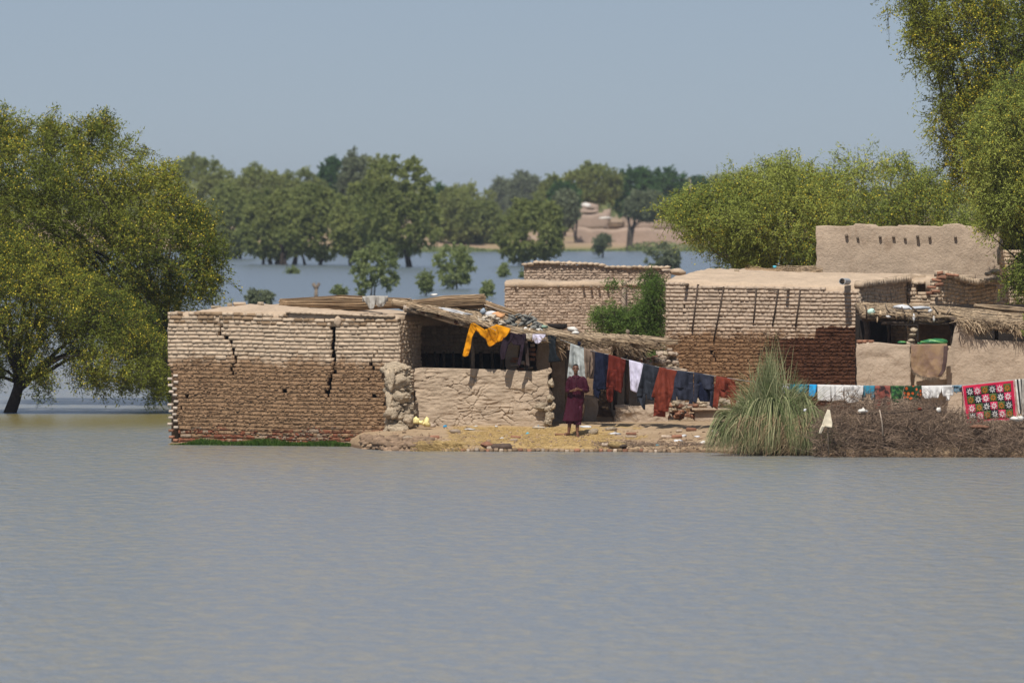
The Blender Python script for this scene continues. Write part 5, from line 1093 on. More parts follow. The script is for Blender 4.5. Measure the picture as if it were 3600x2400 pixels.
# stuff lying on the thatch
def pile(name, label, cat, px0, px1, py0, py1, Y, mat, n, seed=1, size=.10, part='fold'):
    root = empty(name, P((px0+px1)/2, py1, Y), label, cat); r = np.random.default_rng(seed); V, T_, m_ = [], [], 0
    for i in range(n):
        u = r.uniform(0, 1); px = px0+(px1-px0)*u; hgt = math.sin(math.pi*min(max(u*.9+.05, 0), 1))**.7; py = py1-(py1-py0)*hgt*r.uniform(.05, 1)
        v, tt = rock((0, 0, 0), (size*r.uniform(.7, 1.6), size*r.uniform(.5, 1), size*r.uniform(.25, .55)), seed*50+i, .5, 1, rz=r.uniform(0, 3)); a = r.normal(0, .5); c_, s_ = math.cos(a), math.sin(a)
        v = np.stack([v[:, 0]*c_-v[:, 2]*s_, v[:, 1], v[:, 0]*s_+v[:, 2]*c_], 1)+np.array(P(px, py, Y+r.uniform(-.2, .25))); V.append(v); T_.append(tt+m_); m_ += len(v)
    np_mesh(part, np.concatenate(V), np.concatenate(T_), mat, root, smooth=True, kind='stuff'); return root
pile('netting_heap', 'tangled grey heap of netting on the thatch behind the yellow shirt', 'net', 1762, 1902, 1104, 1160, 186.95, M['net'], 90, 2, .095)
lump('orange_rag', 'pale orange rag crumpled left of the grey netting', 'rag', 1750, 1108, 187.0, 22, 11, M['orange'], 3, .5)
lump('plastic_bag', 'white plastic bag puffed up on the roof left of the orange rag', 'plastic bag', 1728, 1102, 187.1, 20, 11, M['plastic'], 4, .5)
lump('plastic_bag', 'blue grey plastic scrap beside the puffed white bag', 'plastic bag', 1698, 1094, 187.2, 9, 11, flat('bluegrey_plastic', (.30,.36,.42), .5), 5, .5)
pile('cloth_pile', 'flat pale pile of rags on the roof above the yellow shirt', 'rags', 1660, 1770, 1108, 1142, 186.6, M['beige'], 50, 5, .08)
cloth('white_sheet', 'long white plastic sheet lying down the roof slope left of the rags', 'sheet', M['plastic'], 186.75, [[(1540, 1080, 1562, 1082), (1560, 1090, 1600, 1088), (1600, 1104, 1640, 1100), (1632, 1108, 1664, 1106)]], amp=.01, back=0, seed=61)
lump('white_bag', 'white cloth bag lying on the thatch above the left washing line', 'bag', 2015, 1158, 187.2, 17, 9, M['whitecl'], 6, .45)
lump('white_bag', 'smaller lower half of the white bag, tied off, on the thatch', 'bag', 2024, 1170, 187.1, 12, 7, M['whitecl'], 7, .4)
pile('rag_scatter', 'pale scraps on straw below the netting heap', 'rags', 1830, 1905, 1150, 1162, 186.6, M['whitecl'], 16, 7, .05)
lump('green_rag', 'faded green rag at the right end of the netting heap', 'rag', 1915, 1148, 187.0, 14, 6, cloth_mat('faded_green', (.25,.36,.28)), 8, .5)
lump('stone_weight', 'round grey stone holding down the thatch edge', 'stone', 1834, 1162, 186.2, 9, 10, M['stone'], 9, .2)
lump('cloth_scrap', 'dark blue scrap caught under the thatch at the line end', 'scrap', 2036, 1208, 186.3, 7, 9, M['navy'], 10, .4)
lump('clay_pot', 'dark clay pot standing on the thatch behind the tip', 'pot', 2207, 1166, 189.5, 7, 9, M['wood'], 11, .15)
lump('white_scrap', 'white scrap on the crest of the highest reed bundle', 'scrap', 1526, 1036, 188.6, 14, 4, M['whitecl'], 12, .3)

# ------------------------------------------------------------------ the man
def capsule(mb, a, b, ra, rb, k=12, flat_=1.0):
    a, b = np.array(a, float), np.array(b, float); n_ = 5; d = (b-a)/max(1e-6, np.linalg.norm(b-a)); pts, rad = [], []
    for i in range(n_): q = math.pi/2*(1-i/(n_-1)); pts.append(a-d*ra*math.sin(q)); rad.append(max(.0008, ra*math.cos(q)))
    for i in range(n_): q = math.pi/2*i/(n_-1); pts.append(b+d*rb*math.sin(q)); rad.append(max(.0008, rb*math.cos(q)))
    mb.tube(pts, rad, k)
def ell(mb, c, r3, rot=None):
    v = ICO2[0]*np.array(r3); mb.add(v+np.array(c), T=ICO2[1])
mp = gpt(2018, 1534); man = empty('person', mp, 'slim barefoot man in a long dark maroon tunic standing on the bank with joined hands', 'person')
t = NT('skin'); t.bsdf(t.value((.155,.072,.042), t.rmap(t.noise(25, 3), .3, .7, .9, 1.1)), .5, None, .35); M['skin'] = t.m
b = MB()
hx, hz = .04, 1.60
ell(b, (hx, .012, hz+.03), (.071, .090, .085)); ell(b, (hx, -.012, hz-.035), (.058, .070, .080)); ell(b, (hx, -.045, hz-.093), (.030, .026, .022))
ell(b, (hx, -.086, hz-.03), (.012, .022, .017)); capsule(b, (hx, -.072, hz+.012), (hx, -.09, hz-.025), .008, .011, 8)
ell(b, (hx-.02, -.072, hz+.022), (.022, .010, .006)); ell(b, (hx+.02, -.072, hz+.022), (.022, .010, .006))
ell(b, (hx, -.072, hz-.064), (.022, .014, .006)); ell(b, (hx, -.070, hz-.075), (.019, .014, .007))
for s_ in (-1, 1):
    ell(b, (hx+s_*.072, .01, hz-.005), (.010, .018, .030)); ell(b, (hx+s_*.034, -.055, hz-.03), (.018, .02, .016)); ell(b, (hx+s_*.024, -.068, hz+.004), (.012, .008, .006))
capsule(b, (hx, .02, hz-.08), (hx+.005, .025, 1.40), .046, .054)
ell(b, (.06, .03, 1.27), (.155, .085, .15)); ell(b, (.05, .03, 1.08), (.13, .08, .17)); ell(b, (.04, .03, .92), (.145, .095, .12))
sh = {-1: (-.085, .03, 1.365), 1: (.215, .03, 1.365)}; el = {-1: (-.155, .02, 1.075), 1: (.300, .01, 1.08)}; wr = {-1: (-.075, -.165, 1.075), 1: (.155, -.165, 1.105)}
for s_ in (-1, 1):
    capsule(b, (.065, .03, 1.36), sh[s_], .055, .055); capsule(b, sh[s_], el[s_], .05, .038); capsule(b, el[s_], wr[s_], .038, .026)
    w = np.array(wr[s_]); hd = np.array([-s_*.06, -.03, .02]); palm = w+hd*.9; ell(b, palm, (.042, .030, .024)); capsule(b, w, palm, .025, .026)
    for f in range(4):
        o0 = palm+np.array([-s_*.028, -.012+f*.001, .020-.014*f]); ln = [.030, .034, .031, .024][f]; k1 = o0+np.array([-s_*ln*.8, -.018, .004]); k2 = k1+np.array([-s_*ln*.45, .016, .004]); k3 = k2+np.array([-s_*.004, .018, 0])
        capsule(b, o0, k1, .0085, .008, 8); capsule(b, k1, k2, .008, .0075, 8); capsule(b, k2, k3, .0075, .0065, 8)
    t0_ = palm+np.array([s_*.012, -.02, .020]); capsule(b, t0_, t0_+np.array([-s_*.028, -.012, .020]), .010, .009, 8); capsule(b, t0_+np.array([-s_*.028, -.012, .020]), t0_+np.array([-s_*.052, -.008, .014]), .009, .0075, 8)
hp = {-1: (-.03, .03, .88), 1: (.11, .03, .88)}; kn = {-1: (-.085, -.01, .50), 1: (.085, -.005, .49)}; ank = {-1: (-.125, .03, .085), 1: (.075, .02, .085)}
for s_ in (-1, 1):
    capsule(b, hp[s_], kn[s_], .085, .055); capsule(b, kn[s_], (np.array(kn[s_])*.55+np.array(ank[s_])*.45+[0, .012, 0]), .052, .050); capsule(b, (np.array(kn[s_])*.55+np.array(ank[s_])*.45+[0, .012, 0]), ank[s_], .050, .032)
    an_ = np.array(ank[s_]); toe = an_+np.array([-.13 if s_ < 0 else .02, -.14, -.060]); heel = an_+np.array([.01, .035, -.048]); capsule(b, an_, heel, .032, .032); capsule(b, heel, an_*.4+toe*.6+[0, 0, .006], .034, .036); capsule(b, an_, an_*.45+toe*.55+[0, 0, .01], .030, .026)
    side = np.array([.01, .004, 0]) if s_ > 0 else np.array([.007, -.008, 0])
    for f in range(5):
        q = an_*.32+toe*.68+side*(f-2)*1.5; e_ = q+(toe-an_)*[.30, .28, .26, .24, .20][f if s_ > 0 else f]*.75; e_[2] = .014; q[2] = .020; capsule(b, q, e_, .014, .010, 8)
vv = np.concatenate(b.V)+mp
bo = MB(); bo.V = [vv]; bo.Q = b.Q; bo.T = b.T; bo = bo.build('body', M['skin'])
rm = bo.modifiers.new('r', 'REMESH'); rm.mode = 'VOXEL'; rm.voxel_size = .0078
sm = bo.modifiers.new('s', 'SMOOTH'); sm.factor = .5; sm.iterations = 2
dg = bpy.context.evaluated_depsgraph_get(); me = bpy.data.meshes.new_from_object(bo.evaluated_get(dg)); bo.modifiers.clear(); bo.data = me; me.materials.clear(); me.materials.append(M['skin'])
me.polygons.foreach_set('use_smooth', np.ones(len(me.polygons), bool)); parent_to(bo, man)
def shell(c, r3, cut, name, mat, par):
    V_, T_ = ICO2; v = V_*np.array(r3)+np.array(c)+mp; k_ = [t_ for t_ in T_ if all(cut(v[i]-mp) for i in t_)]; o = np_mesh(name, v, np.array(k_), mat, par, smooth=True); md = o.modifiers.new('t', 'SOLIDIFY'); md.thickness = .004; return o
shell((hx, .014, hz+.034), (.0745, .094, .087), lambda p: p[2] > hz+.048 or (p[1] > .035 and p[2] > hz-.03), 'hair', flat('cropped_hair', (.02,.016,.014), .9), man)
for s_ in (-1, 1):
    mb = MB(); ell(mb, (hx+s_*.025, -.0765, hz+.0035), (.0095, .006, .0048)); mb.V[0] += mp; mb.build('eye', flat('dark_eye', (.012,.01,.01), .3), man, smooth=True)
    mb = MB(); mb.tube([mp+np.array([hx+s_*.011, -.083, hz+.024]), mp+np.array([hx+s_*.026, -.082, hz+.031]), mp+np.array([hx+s_*.042, -.070, hz+.024])], .0035, 5); mb.build('eyebrow', flat('brow', (.015,.012,.01)), man)
M['maroon'] = cloth_mat('maroon_cotton', (.044,.006,.015), rough=.6); M['maroon2'] = cloth_mat('maroon_trousers', (.085,.022,.042), rough=.6)
def loft(name, rings, mat, par, k=40, fold=.012, ff=5, seed=0, thick=.006, open_=True):
    V, n_ = [], len(rings)*4; z0 = [r_[0] for r_ in rings]
    idx = np.linspace(0, len(rings)-1, n_); R_ = np.array([[*(r_[0] if hasattr(r_[0], '__len__') else (r_[1], r_[4] if len(r_) > 4 else .03, r_[0])), r_[2], r_[3]] for r_ in rings]); R_ = np.stack([np.interp(idx, range(len(rings)), R_[:, c]) for c in range(5)], 1)
    an = np.arange(k)*2*math.pi/k
    for i, (cx, cy, cz, hw, hd) in enumerate(R_):
        f = 1+fold/max(hw, .03)*(np.sin(an*ff+cz*3+seed)+.6*np.sin(an*(ff*2+1)+cz*9+seed)+1.0*fbm(np.stack([np.cos(an)*2, np.sin(an)*2, 0*an+cz*7+seed], -1), 3, seed+3))*min(1, .35+i/n_)
        V.append(np.stack([cx+hw*np.cos(an)*f, cy+hd*np.sin(an)*f, cz+0*an], 1))
    V = np.concatenate(V)+mp; Q = [[i*k+j, i*k+(j+1) % k, (i+1)*k+(j+1) % k, (i+1)*k+j] for i in range(n_-1) for j in range(k)]
    return V, Q
def add_loft(mb, V, Q): mb.add(V, Q)
tn = MB()
for V, Q in [loft('', [(1.445, .048, .062, .058), (1.425, .052, .085, .066), (1.40, .06, .135, .085), (1.36, .065, .190, .105), (1.28, .065, .200, .118), (1.15, .062, .185, .118), (1.02, .052, .178, .118), (.9, .035, .190, .125), (.75, .015, .198, .13), (.6, -.01, .205, .14), (.46, -.035, .212, .148), (.36, -.05, .222, .155)], None, None, k=52, fold=.012, seed=1)]: tn.add(V, Q)
def sleeve(pts, rads, k=16, seed=0):
    P_ = []; R_ = []
    for i in range(len(pts)-1):
        for q in range(6): u = q/6; P_.append(np.array(pts[i])*(1-u)+np.array(pts[i+1])*u); R_.append(rads[i]*(1-u)+rads[i+1]*u)
    P_.append(np.array(pts[-1])); R_.append(rads[-1]); P_ = np.array(P_)+mp; R_ = np.array(R_)*(1+.08*np.sin(np.arange(len(R_))*1.9+seed)); tn.tube(P_, R_, k, cap=False, jit=.0025)
for s_ in (-1, 1):
    s0_ = np.array(sh[s_]); sleeve([s0_-[s_*.04, 0, -.005], s0_+[s_*.015, 0, -.03], np.array(el[s_])+[s_*.012, .005, 0], np.array(wr[s_])+(np.array(el[s_])-np.array(wr[s_]))*.12], [.070, .072, .058, .044], seed=s_)
o = tn.build('tunic', M['maroon'], man, smooth=True); md = o.modifiers.new('t', 'SOLIDIFY'); md.thickness = .006; md.offset = 0
col_ = MB()
for s_ in (-1, 1):
    c0 = mp+np.array([.048, 0, 1.435]); col_.add([c0+[s_*.065, .03, .02], c0+[s_*.060, -.03, .015], c0+[s_*.012, -.066, -.02], c0+[s_*.032, -.088, -.075], c0+[s_*.085, -.062, -.035], c0+[s_*.088, .03, -.015]], T=[[0, 1, 4], [0, 4, 5], [1, 2, 3], [1, 3, 4]])
o = col_.build('collar', M['maroon'], man); md = o.modifiers.new('t', 'SOLIDIFY'); md.thickness = .006
pl = MB(); pl.tube([mp+np.array([.052, -.082-.012*q, 1.40-.07*q]) for q in range(4)], .008, 6); pl.build('placket', M['maroon'], man, smooth=True)
for s_ in (-1, 1):
    q = kn[s_]; a_ = np.array(ank[s_]); bt = (.30 if s_ < 0 else .275)
    V, Q = loft('', [(.72, hp[s_][0]*.5+q[0]*.5, .092, .10), (.52, q[0], .082, .088), (.40, q[0]*.75+a_[0]*.25, .080, .085), (bt, q[0]*.6+a_[0]*.4, .082, .086)], None, None, k=28, fold=.008, seed=4+s_)
    mb = MB(); mb.add(V, Q); o = mb.build('trouser_leg', M['maroon2'], man, smooth=True); md = o.modifiers.new('t', 'SOLIDIFY'); md.thickness = .005
sl_ = MB()
for s_ in (-1, 1):
    a_ = np.array(ank[s_]); c = mp+a_+np.array([-.05 if s_ < 0 else .012, -.06, -.085]); c[2] = mp[2]+.004
    sl_ = MB(); v = ICO1[0]*np.array([.062 if s_ > 0 else .09, .125 if s_ > 0 else .10, .010]); sl_.add(v+c, T=ICO1[1]); sl_.build('sandal', flat('sandal_sole', (.12,.07,.06)), man)

# ------------------------------------------------------------------ things lying on the bank
def on_ground(px, py, lift=0): g_ = gpt(px, py); g_[2] += lift; return g_
def gbrick(px, py, w, h, mat, label, rz=0, d=.12):
    g_ = on_ground(px, py); o = bpy.data.objects.new('brick', brick_mesh(int(px) % 8, M[mat])); COL.objects.link(o); o.location = (g_[0], g_[1]+d/2, g_[2]+h*.0068*.45); o.scale = (w*.0068, d, h*.0068); o.rotation_euler = (rng.normal(0, .05), rng.normal(0, .05), rz); tag(o, label, 'brick'); return o
gbrick(2219, 1540, 36, 9, 'redbrick', 'upper red brick of the pair stacked right of the man').location.z += .078
gbrick(2219, 1540, 38, 12, 'graybrick', 'lower pale brick of the pair stacked right of the man')
gbrick(2343, 1540, 36, 11, 'graybrick', 'grey brown brick lying left of the red one near the white scraps')
gbrick(2379, 1540, 36, 12, 'redbrick', 'red brown brick touching the grey brown one, near the white scraps', .1)
gbrick(2387, 1520, 20, 10, 'graybrick', 'small dark grey brick in the sand before the bench', .1)
gbrick(2430, 1515, 36, 13, 'redbrick', 'red brick lying alone in front of the bench', .05)
gbrick(1528, 1542, 34, 12, 'redbrick', 'flat red brick below the cracked wall at the left mud slope', .1)
gbrick(1812, 1540, 34, 9, 'redbrick', 'dusty red brick on yellow straw left of the man', .2)
gbrick(1806, 1550, 26, 8, 'graybrick', 'dark dusty brick just below the red one on the yellow straw', .1)
gbrick(1978, 1531, 54, 6, 'redbrick', 'long thin red brick slab at the man\'s feet', .1, d=.16)
gbrick(2128, 1572, 26, 11, 'graybrick', 'brown brick at the left end of the rotting log near the water')
M['graydark'] = simple('dark_block', (.13,.09,.07), var=.3, scale=12, bump=1)
M['bone'] = simple('old_log', (.24,.17,.08), var=.5, scale=20, bump=1)
gbrick(1762, 1580, 70, 19, 'graydark', 'big dark brown block lying at the edge of the yellow straw', .08, d=.3)
lg = empty('rotting_log', on_ground(2170, 1570), 'short rotting yellow brown log lying by the water edge right of the man', 'log')
v, T_ = rock(on_ground(2168, 1572, .06), (.20, .1, .075), 3, .3); np_mesh('bark', v, T_, M['bone'], lg, smooth=True); v, T_ = rock(on_ground(2190, 1574, .04), (.10, .09, .045), 5, .4); np_mesh('broken_end', v, T_, M['darkwood'], lg, smooth=True)
lumps = [(1712, 1572, 22, 9, 'redbrick', 'flat brown clod left of the big block at the straw edge'), (1722, 1582, 12, 9, 'graybrick', 'rounded clod under the flat one by the water'), (1700, 1590, 10, 5, 'darkwood', 'small dark clod at the water line left of the block'), (1745, 1588, 9, 8, 'redbrick', 'round reddish stone below the big dark block'),
         (1600, 1522, 22, 10, 'graybrick', 'dusty clod on the mud slope below the cracked wall'), (1510, 1500, 20, 9, 'graybrick', 'low clod beside the yellow plastic'), (1432, 1545, 18, 8, 'stone', 'pale lump at the foot of the rubble pier'), (2085, 1525, 18, 12, 'stone', 'round stone behind the man on the bank'), (2150, 1512, 22, 8, 'stone', 'pale twisted clod on the sand right of the man')]
for i, (px, py, a, b_, mt, lb) in enumerate(lumps):
    v, T_ = rock(on_ground(px, py, b_*.004), (a*.0068, a*.005, b_*.0068), i+200, .35); tag(np_mesh('clod', v, T_, M[mt], smooth=True), lb, 'clod')
def crumple(px, py, a, b_, mat, label, seed, name='litter', cat='litter'):
    v, T_ = rock(on_ground(px, py, b_*.003), (a*.0068, a*.005, b_*.0068), seed, .7); v = v+rng.normal(0, .004, v.shape); tag(np_mesh(name, v, T_, mat), label, cat)
yp = flat('yellow_plastic', (.80,.68,.30), .4, .4)
ypo = empty('yellow_plastic', on_ground(1480, 1500), 'crumpled pale yellow plastic sheet at the left foot of the cracked wall', 'plastic sheet')
for i, (px, py, a, b_) in enumerate([(1463, 1478, 11, 12), (1478, 1484, 12, 8), (1500, 1482, 12, 13), (1490, 1490, 12, 7)]):
    v, T_ = rock(P(px, py, 185.9), (a*.0068, .05, b_*.0068), i+300, .8); np_mesh('plastic_fold', v, T_, yp, ypo)
for i, (px, py, a, b_, m_, lb) in enumerate([(1564, 1500, 7, 4, 'azure', 'blue scrap near the left foot of the cracked wall'), (1818, 1494, 13, 4, 'azure', 'flat blue scrap under the right part of the cracked wall'), (1890, 1499, 9, 4, 'azure', 'small blue scrap right of the larger blue one'), (1855, 1526, 6, 4, 'bluecl', 'pale turquoise scrap on the yellow straw'),
        (1650, 1512, 20, 4, 'plastic', 'white scraps strewn on the mud left of the straw'), (1502, 1545, 9, 5, 'plastic', 'white crumpled paper beside the flat red brick'), (1746, 1500, 6, 3, 'plastic', 'white scrap below the middle of the cracked wall'), (1672, 1500, 7, 3, 'plastic', 'white scrap left of the yellow straw at the wall'), (1765, 1541, 6, 3, 'plastic', 'white scrap on straw left of the dusty bricks'),
        (2160, 1526, 22, 5, 'plastic', 'long white crumpled strip right of the man'), (2060, 1502, 18, 5, 'plastic', 'white paper on the sand behind the man'), (2405, 1535, 10, 5, 'plastic', 'white scrap right of the two joined bricks'), (2382, 1551, 16, 5, 'plastic', 'crumpled white plastic below the two joined bricks'), (2450, 1536, 11, 3, 'plastic', 'thin white strip on sand before the reeds'), (2513, 1522, 8, 7, 'plastic', 'round white bag at the left of the reeds'), (2470, 1558, 10, 6, 'whitecl', 'dirty white scrap near the dark hollow by the water'), (2313, 1567, 7, 3, 'bluecl', 'tiny mint scrap in the dark debris by the water'), (1902, 1506, 30, 5, 'beige', 'cream scraps in a row on the straw near the wall end')]):
    crumple(px, py, a, b_, M[m_], lb, i+320)
# the brick kerb at the water line, straw, clods
kerb = empty('brick_kerb', on_ground(2100, 1584), 'row of brick ends lining the bank at the water', 'kerb')
x = -1.6
while x < 3.9:
    w = .075+.05*random.Random(int(x*100)).random(); yv = float(edge_y(x)); o = bpy.data.objects.new('brick', brick_mesh(int(x*50) % 8, M[['redbrick', 'mortar', 'deep', 'mortar', 'deep', 'graybrick', 'mortar'][int(x*37) % 7]])); COL.objects.link(o)
    o.location = (x, yv+.01, .02+.014*math.sin(x*13)); o.scale = (w, .14, .09); o.rotation_euler = (rng.normal(0, .05), rng.normal(0, .06), rng.normal(0, .1)); parent_to(o, kerb); x += w+.012
n = 9000; x = rng.uniform(-1.5, 3.2, n); y = edge_y(x)+rng.uniform(-.02, 3.6, n)**1.0; keep = (vnoise(np.stack([x*1.3, y*1.3, x*0], -1), 5) > -.45+np.clip(x-1.6, 0, 3)*.7) & ((y-edge_y(x)) < 3.4); x, y = x[keep], y[keep]; n = len(x)
a = rng.uniform(0, math.pi, n); L = rng.uniform(.03, .12, n); z = gz(x, y)
A = np.stack([x, y, z+.006], 1); B = np.stack([x+np.cos(a)*L, y+np.sin(a)*L, gz(x+np.cos(a)*L, y+np.sin(a)*L)+rng.uniform(.004, .035, n)], 1)
tag(straws(M['yellowstraw'], 'chopped_straw', A, B, rng.uniform(.003, .006, n), bend=.05), kind='stuff')
n = 1300; x = rng.uniform(-2.4, -1.2, n); y = edge_y(x)+rng.uniform(-.05, .45, n); a = rng.normal(-.9, .5, n); L = rng.uniform(.12, .32, n); z = gz(x, y)   # long yellow straw hanging to the water
A = np.stack([x, y, z+.05], 1); B = A+np.stack([np.cos(a)*L*.8, -np.abs(rng.normal(0, .10, n)), np.sin(a)*L*.28], 1)
tag(straws(M['yellowstraw'], 'long_straw', A, B, rng.uniform(.004, .007, n), bend=.08, seg=2), kind='stuff')
V, T_, m_ = [], [], 0
for i in range(900):
    px_ = rng.uniform(-3.3, 5.2); py_ = edge_y(px_)+abs(rng.normal(0, 1.3)); s = rng.uniform(.008, .035)*(1.6 if rng.random() < .12 else 1)
    v, tt = rock((px_, py_, float(gz(px_, py_))+s*.3), (s*rng.uniform(.8, 1.6), s, s*rng.uniform(.5, .9)), i % 23, .35, 1); V.append(v); T_.append(tt+m_); m_ += len(v)
tag(np_mesh('clods', np.concatenate(V), np.concatenate(T_), simple('clod_mix', (.30,.21,.14), rndv=.45, var=.2)), kind='stuff')
V, T_, m_ = [], [], 0
for i in range(260):   # lumpy mud slope at the left end
    px_ = rng.uniform(-3.55, -1.9); py_ = edge_y(px_)+rng.uniform(-.06, 1.3); s = rng.uniform(.03, .10); v, tt = rock((px_, py_, float(gz(px_, py_))+s*.15), (s*rng.uniform(1, 2), s, s*rng.uniform(.5, .9)), i % 31, .4, 1); V.append(v); T_.append(tt+m_); m_ += len(v)
tag(np_mesh('mud_clods', np.concatenate(V), np.concatenate(T_), simple('wet_clod', (.24,.165,.11), rndv=.25, var=.25), smooth=True), kind='stuff')
n = 900; x = rng.uniform(1.9, 4.9, n); y = edge_y(x)+rng.uniform(-.03, .6, n); a = rng.uniform(0, 3.14, n); L = rng.uniform(.04, .22, n); A = np.stack([x, y, gz(x, y)+.01], 1); B = A+np.stack([np.cos(a)*L, np.sin(a)*L*.6, rng.uniform(0, .06, n)], 1)
tag(straws(M['twig'], 'dry_debris', A, B, rng.uniform(.004, .009, n), bend=.1, seg=2), kind='stuff')

# ------------------------------------------------------------------ trees and bushes close by
AC = 'yellow flowering acacias'
bigpoly = [(-110,400),(-60,390),(0,385),(40,380),(90,400),(140,395),(200,400),(250,440),(300,400),(345,385),(390,395),(430,450),(480,490),(530,510),(585,550),(620,590),(650,640),(690,680),(720,700),(760,770),(800,830),(830,870),(810,930),(820,990),(790,1020),(810,1070),(760,1110),(600,1110),(600,1300),(600,1440),(560,1440),(500,1330),(430,1250),(300,1150),(150,1050),(-110,1050)]
tree('acacia_tree', 'huge rounded acacia covered in yellow blossom at the left edge behind the cracked house', 'tree', bigpoly, 225.0, (640, -.1), M['leaf_acacia'], 840, .54, 200, .090, T=3.4, flower=.18, trunk_r=.22, seed=3, limbs=26, group=AC, droop=.35, thin=.36)
smallpoly = [(-100,820),(0,800),(90,810),(170,830),(250,900),(330,960),(430,1000),(520,1040),(590,1120),(600,1250),(600,1400),(580,1440),(550,1420),(500,1400),(430,1385),(360,1400),(310,1360),(280,1395),(240,1330),(215,1250),(240,1200),(180,1190),(195,1300),(205,1380),(150,1425),(120,1380),(90,1340),(60,1290),(50,1230),(20,1330),(-60,1380),(-100,1380)]
tree('acacia_tree', 'leaning acacia with dark forked trunk standing in the water, lower left', 'tree', smallpoly, 216.4, (35, 0), M['leaf_acacia'], 560, .42, 170, .076, T=2.2, flower=.20, trunk_r=.2, seed=4, limbs=16, group=AC, droop=.6, thin=.36,
     visible_trunk=([(28, 1475), (35, 1450), (52, 1400), (64, 1365), (68, 1345)], [.185, .17, .15, .15, .16],
                    [([(66, 1350, 0), (58, 1290, 0), (62, 1230, .1), (75, 1150, .2), (85, 1050, .3)], [.13, .11, .10, .08, .06]), ([(64, 1368, 0), (92, 1345, -.1), (125, 1300, -.2), (160, 1275, -.3), (200, 1258, -.5), (245, 1240, -.7), (300, 1225, -.9)], [.13, .115, .09, .07, .06, .045, .02])]))
midpoly = [(2285,740),(2300,722),(2350,700),(2400,672),(2450,655),(2500,630),(2560,600),(2640,575),(2680,558),(2740,552),(2790,548),(2850,580),(2900,600),(2960,640),(2980,800),(2980,960),(2880,985),(2700,970),(2560,955),(2530,930),(2490,900),(2440,860),(2400,830),(2340,800),(2310,770)]
tree('acacia_tree', 'broad yellow green acacia behind the roof of the big brick house', 'tree', midpoly, 229.0, (2700, .4), M['leaf_acacia2'], 560, .54, 190, .080, T=3.0, flower=.10, trunk_r=.2, seed=5, limbs=26, group=AC, droop=.15, thin=.36)
midpoly2 = [(2860,610),(2900,585),(2880,565),(2930,555),(2960,540),(2900,530),(2960,528),(3020,535),(3080,520),(3120,525),(3170,550),(3230,565),(3300,600),(3380,640),(3500,650),(3600,640),(3600,960),(2860,960)]
tree('acacia_tree', 'wispy topped acacia rising behind the plastered upper room', 'tree', midpoly2, 232.0, (3200, .4), M['leaf_acacia2'], 480, .54, 170, .082, T=2.8, flower=.10, trunk_r=.2, seed=6, limbs=30, group=AC, droop=.15, hollow=.1, thin=.36)
rpoly = [(3105,10),(3110,-60),(3200,-160),(3700,-180),(3720,850),(3600,800),(3450,700),(3370,650),(3320,625),(3310,570),(3290,520),(3250,500),(3245,440),(3255,400),(3240,350),(3270,320),(3250,270),(3190,240),(3180,190),(3210,170),(3165,120),(3170,70),(3120,70)]
tree('acacia_tree', 'towering acacia with drooping sprays filling the upper right corner', 'tree', rpoly, 207.0, (3640, .45), M['leaf_acacia'], 620, .52, 175, .084, T=2.6, flower=.28, trunk_r=.25, seed=7, limbs=24, group=AC, droop=.8, thin=.36)
fpoly = [(3380,540),(3350,510),(3400,440),(3440,360),(3500,290),(3580,230),(3700,200),(3730,220),(3730,1080),(3640,1060),(3600,1075),(3560,1080),(3540,1030),(3500,1000),(3520,960),(3570,900),(3520,840),(3440,830),(3400,800),(3440,760),(3420,700),(3380,660),(3400,610)]
tree('acacia_tree', 'nearer dark green acacia overhanging the plastered room at the right edge', 'tree', fpoly, 199.3, (3760, .5), M['leaf_acacia2'], 540, .44, 160, .078, T=1.8, flower=.09, trunk_r=.2, seed=8, limbs=26, group=AC, droop=.45, thin=.36)
tree('acacia_sprig', 'small leafy sprig reaching in at the right edge above the shed eaves', 'tree', [(3560,1110),(3600,1080),(3700,1060),(3700,1240),(3620,1230),(3570,1180)], 188.0, (3760, .5), M['leaf_acacia2'], 14, .22, 90, .055, T=.4, trunk_r=.06, seed=9, limbs=6)
mesq = [(2065,1130),(2090,1085),(2160,1060),(2200,1090),(2240,1050),(2225,1020),(2260,985),(2290,960),(2330,940),(2345,960),(2338,1060),(2338,1235),(2250,1235),(2190,1200),(2110,1160)]
tree('mesquite_bush', 'bright green feathery bush squeezed between the thatch and the big brick house', 'bush', mesq, 205.0, (2290, .5), M['leaf_mesq'], 210, .34, 170, .058, T=1.0, trunk_r=.06, seed=10, limbs=14, droop=.4, hollow=.1)
tree('mesquite_bush', 'thin sprays of green leaves arching over the low brick house', 'bush', [(2110,1010),(2120,985),(2180,980),(2240,1000),(2270,940),(2300,925),(2330,940),(2320,1000),(2260,1030),(2180,1020)], 206.5, (2300, .5), M['leaf_mesq'], 20, .26, 110, .055, T=.6, trunk_r=.05, seed=12, limbs=12, droop=.5)
tree('mesquite_bush', 'green leaves showing under the thatch tip through the gap', 'bush', [(2170,1235),(2335,1235),(2335,1300),(2170,1300)], 200.0, (2260, .5), M['leaf_mesq'], 34, .3, 120, .055, T=.6, trunk_r=.05, seed=13, limbs=8)

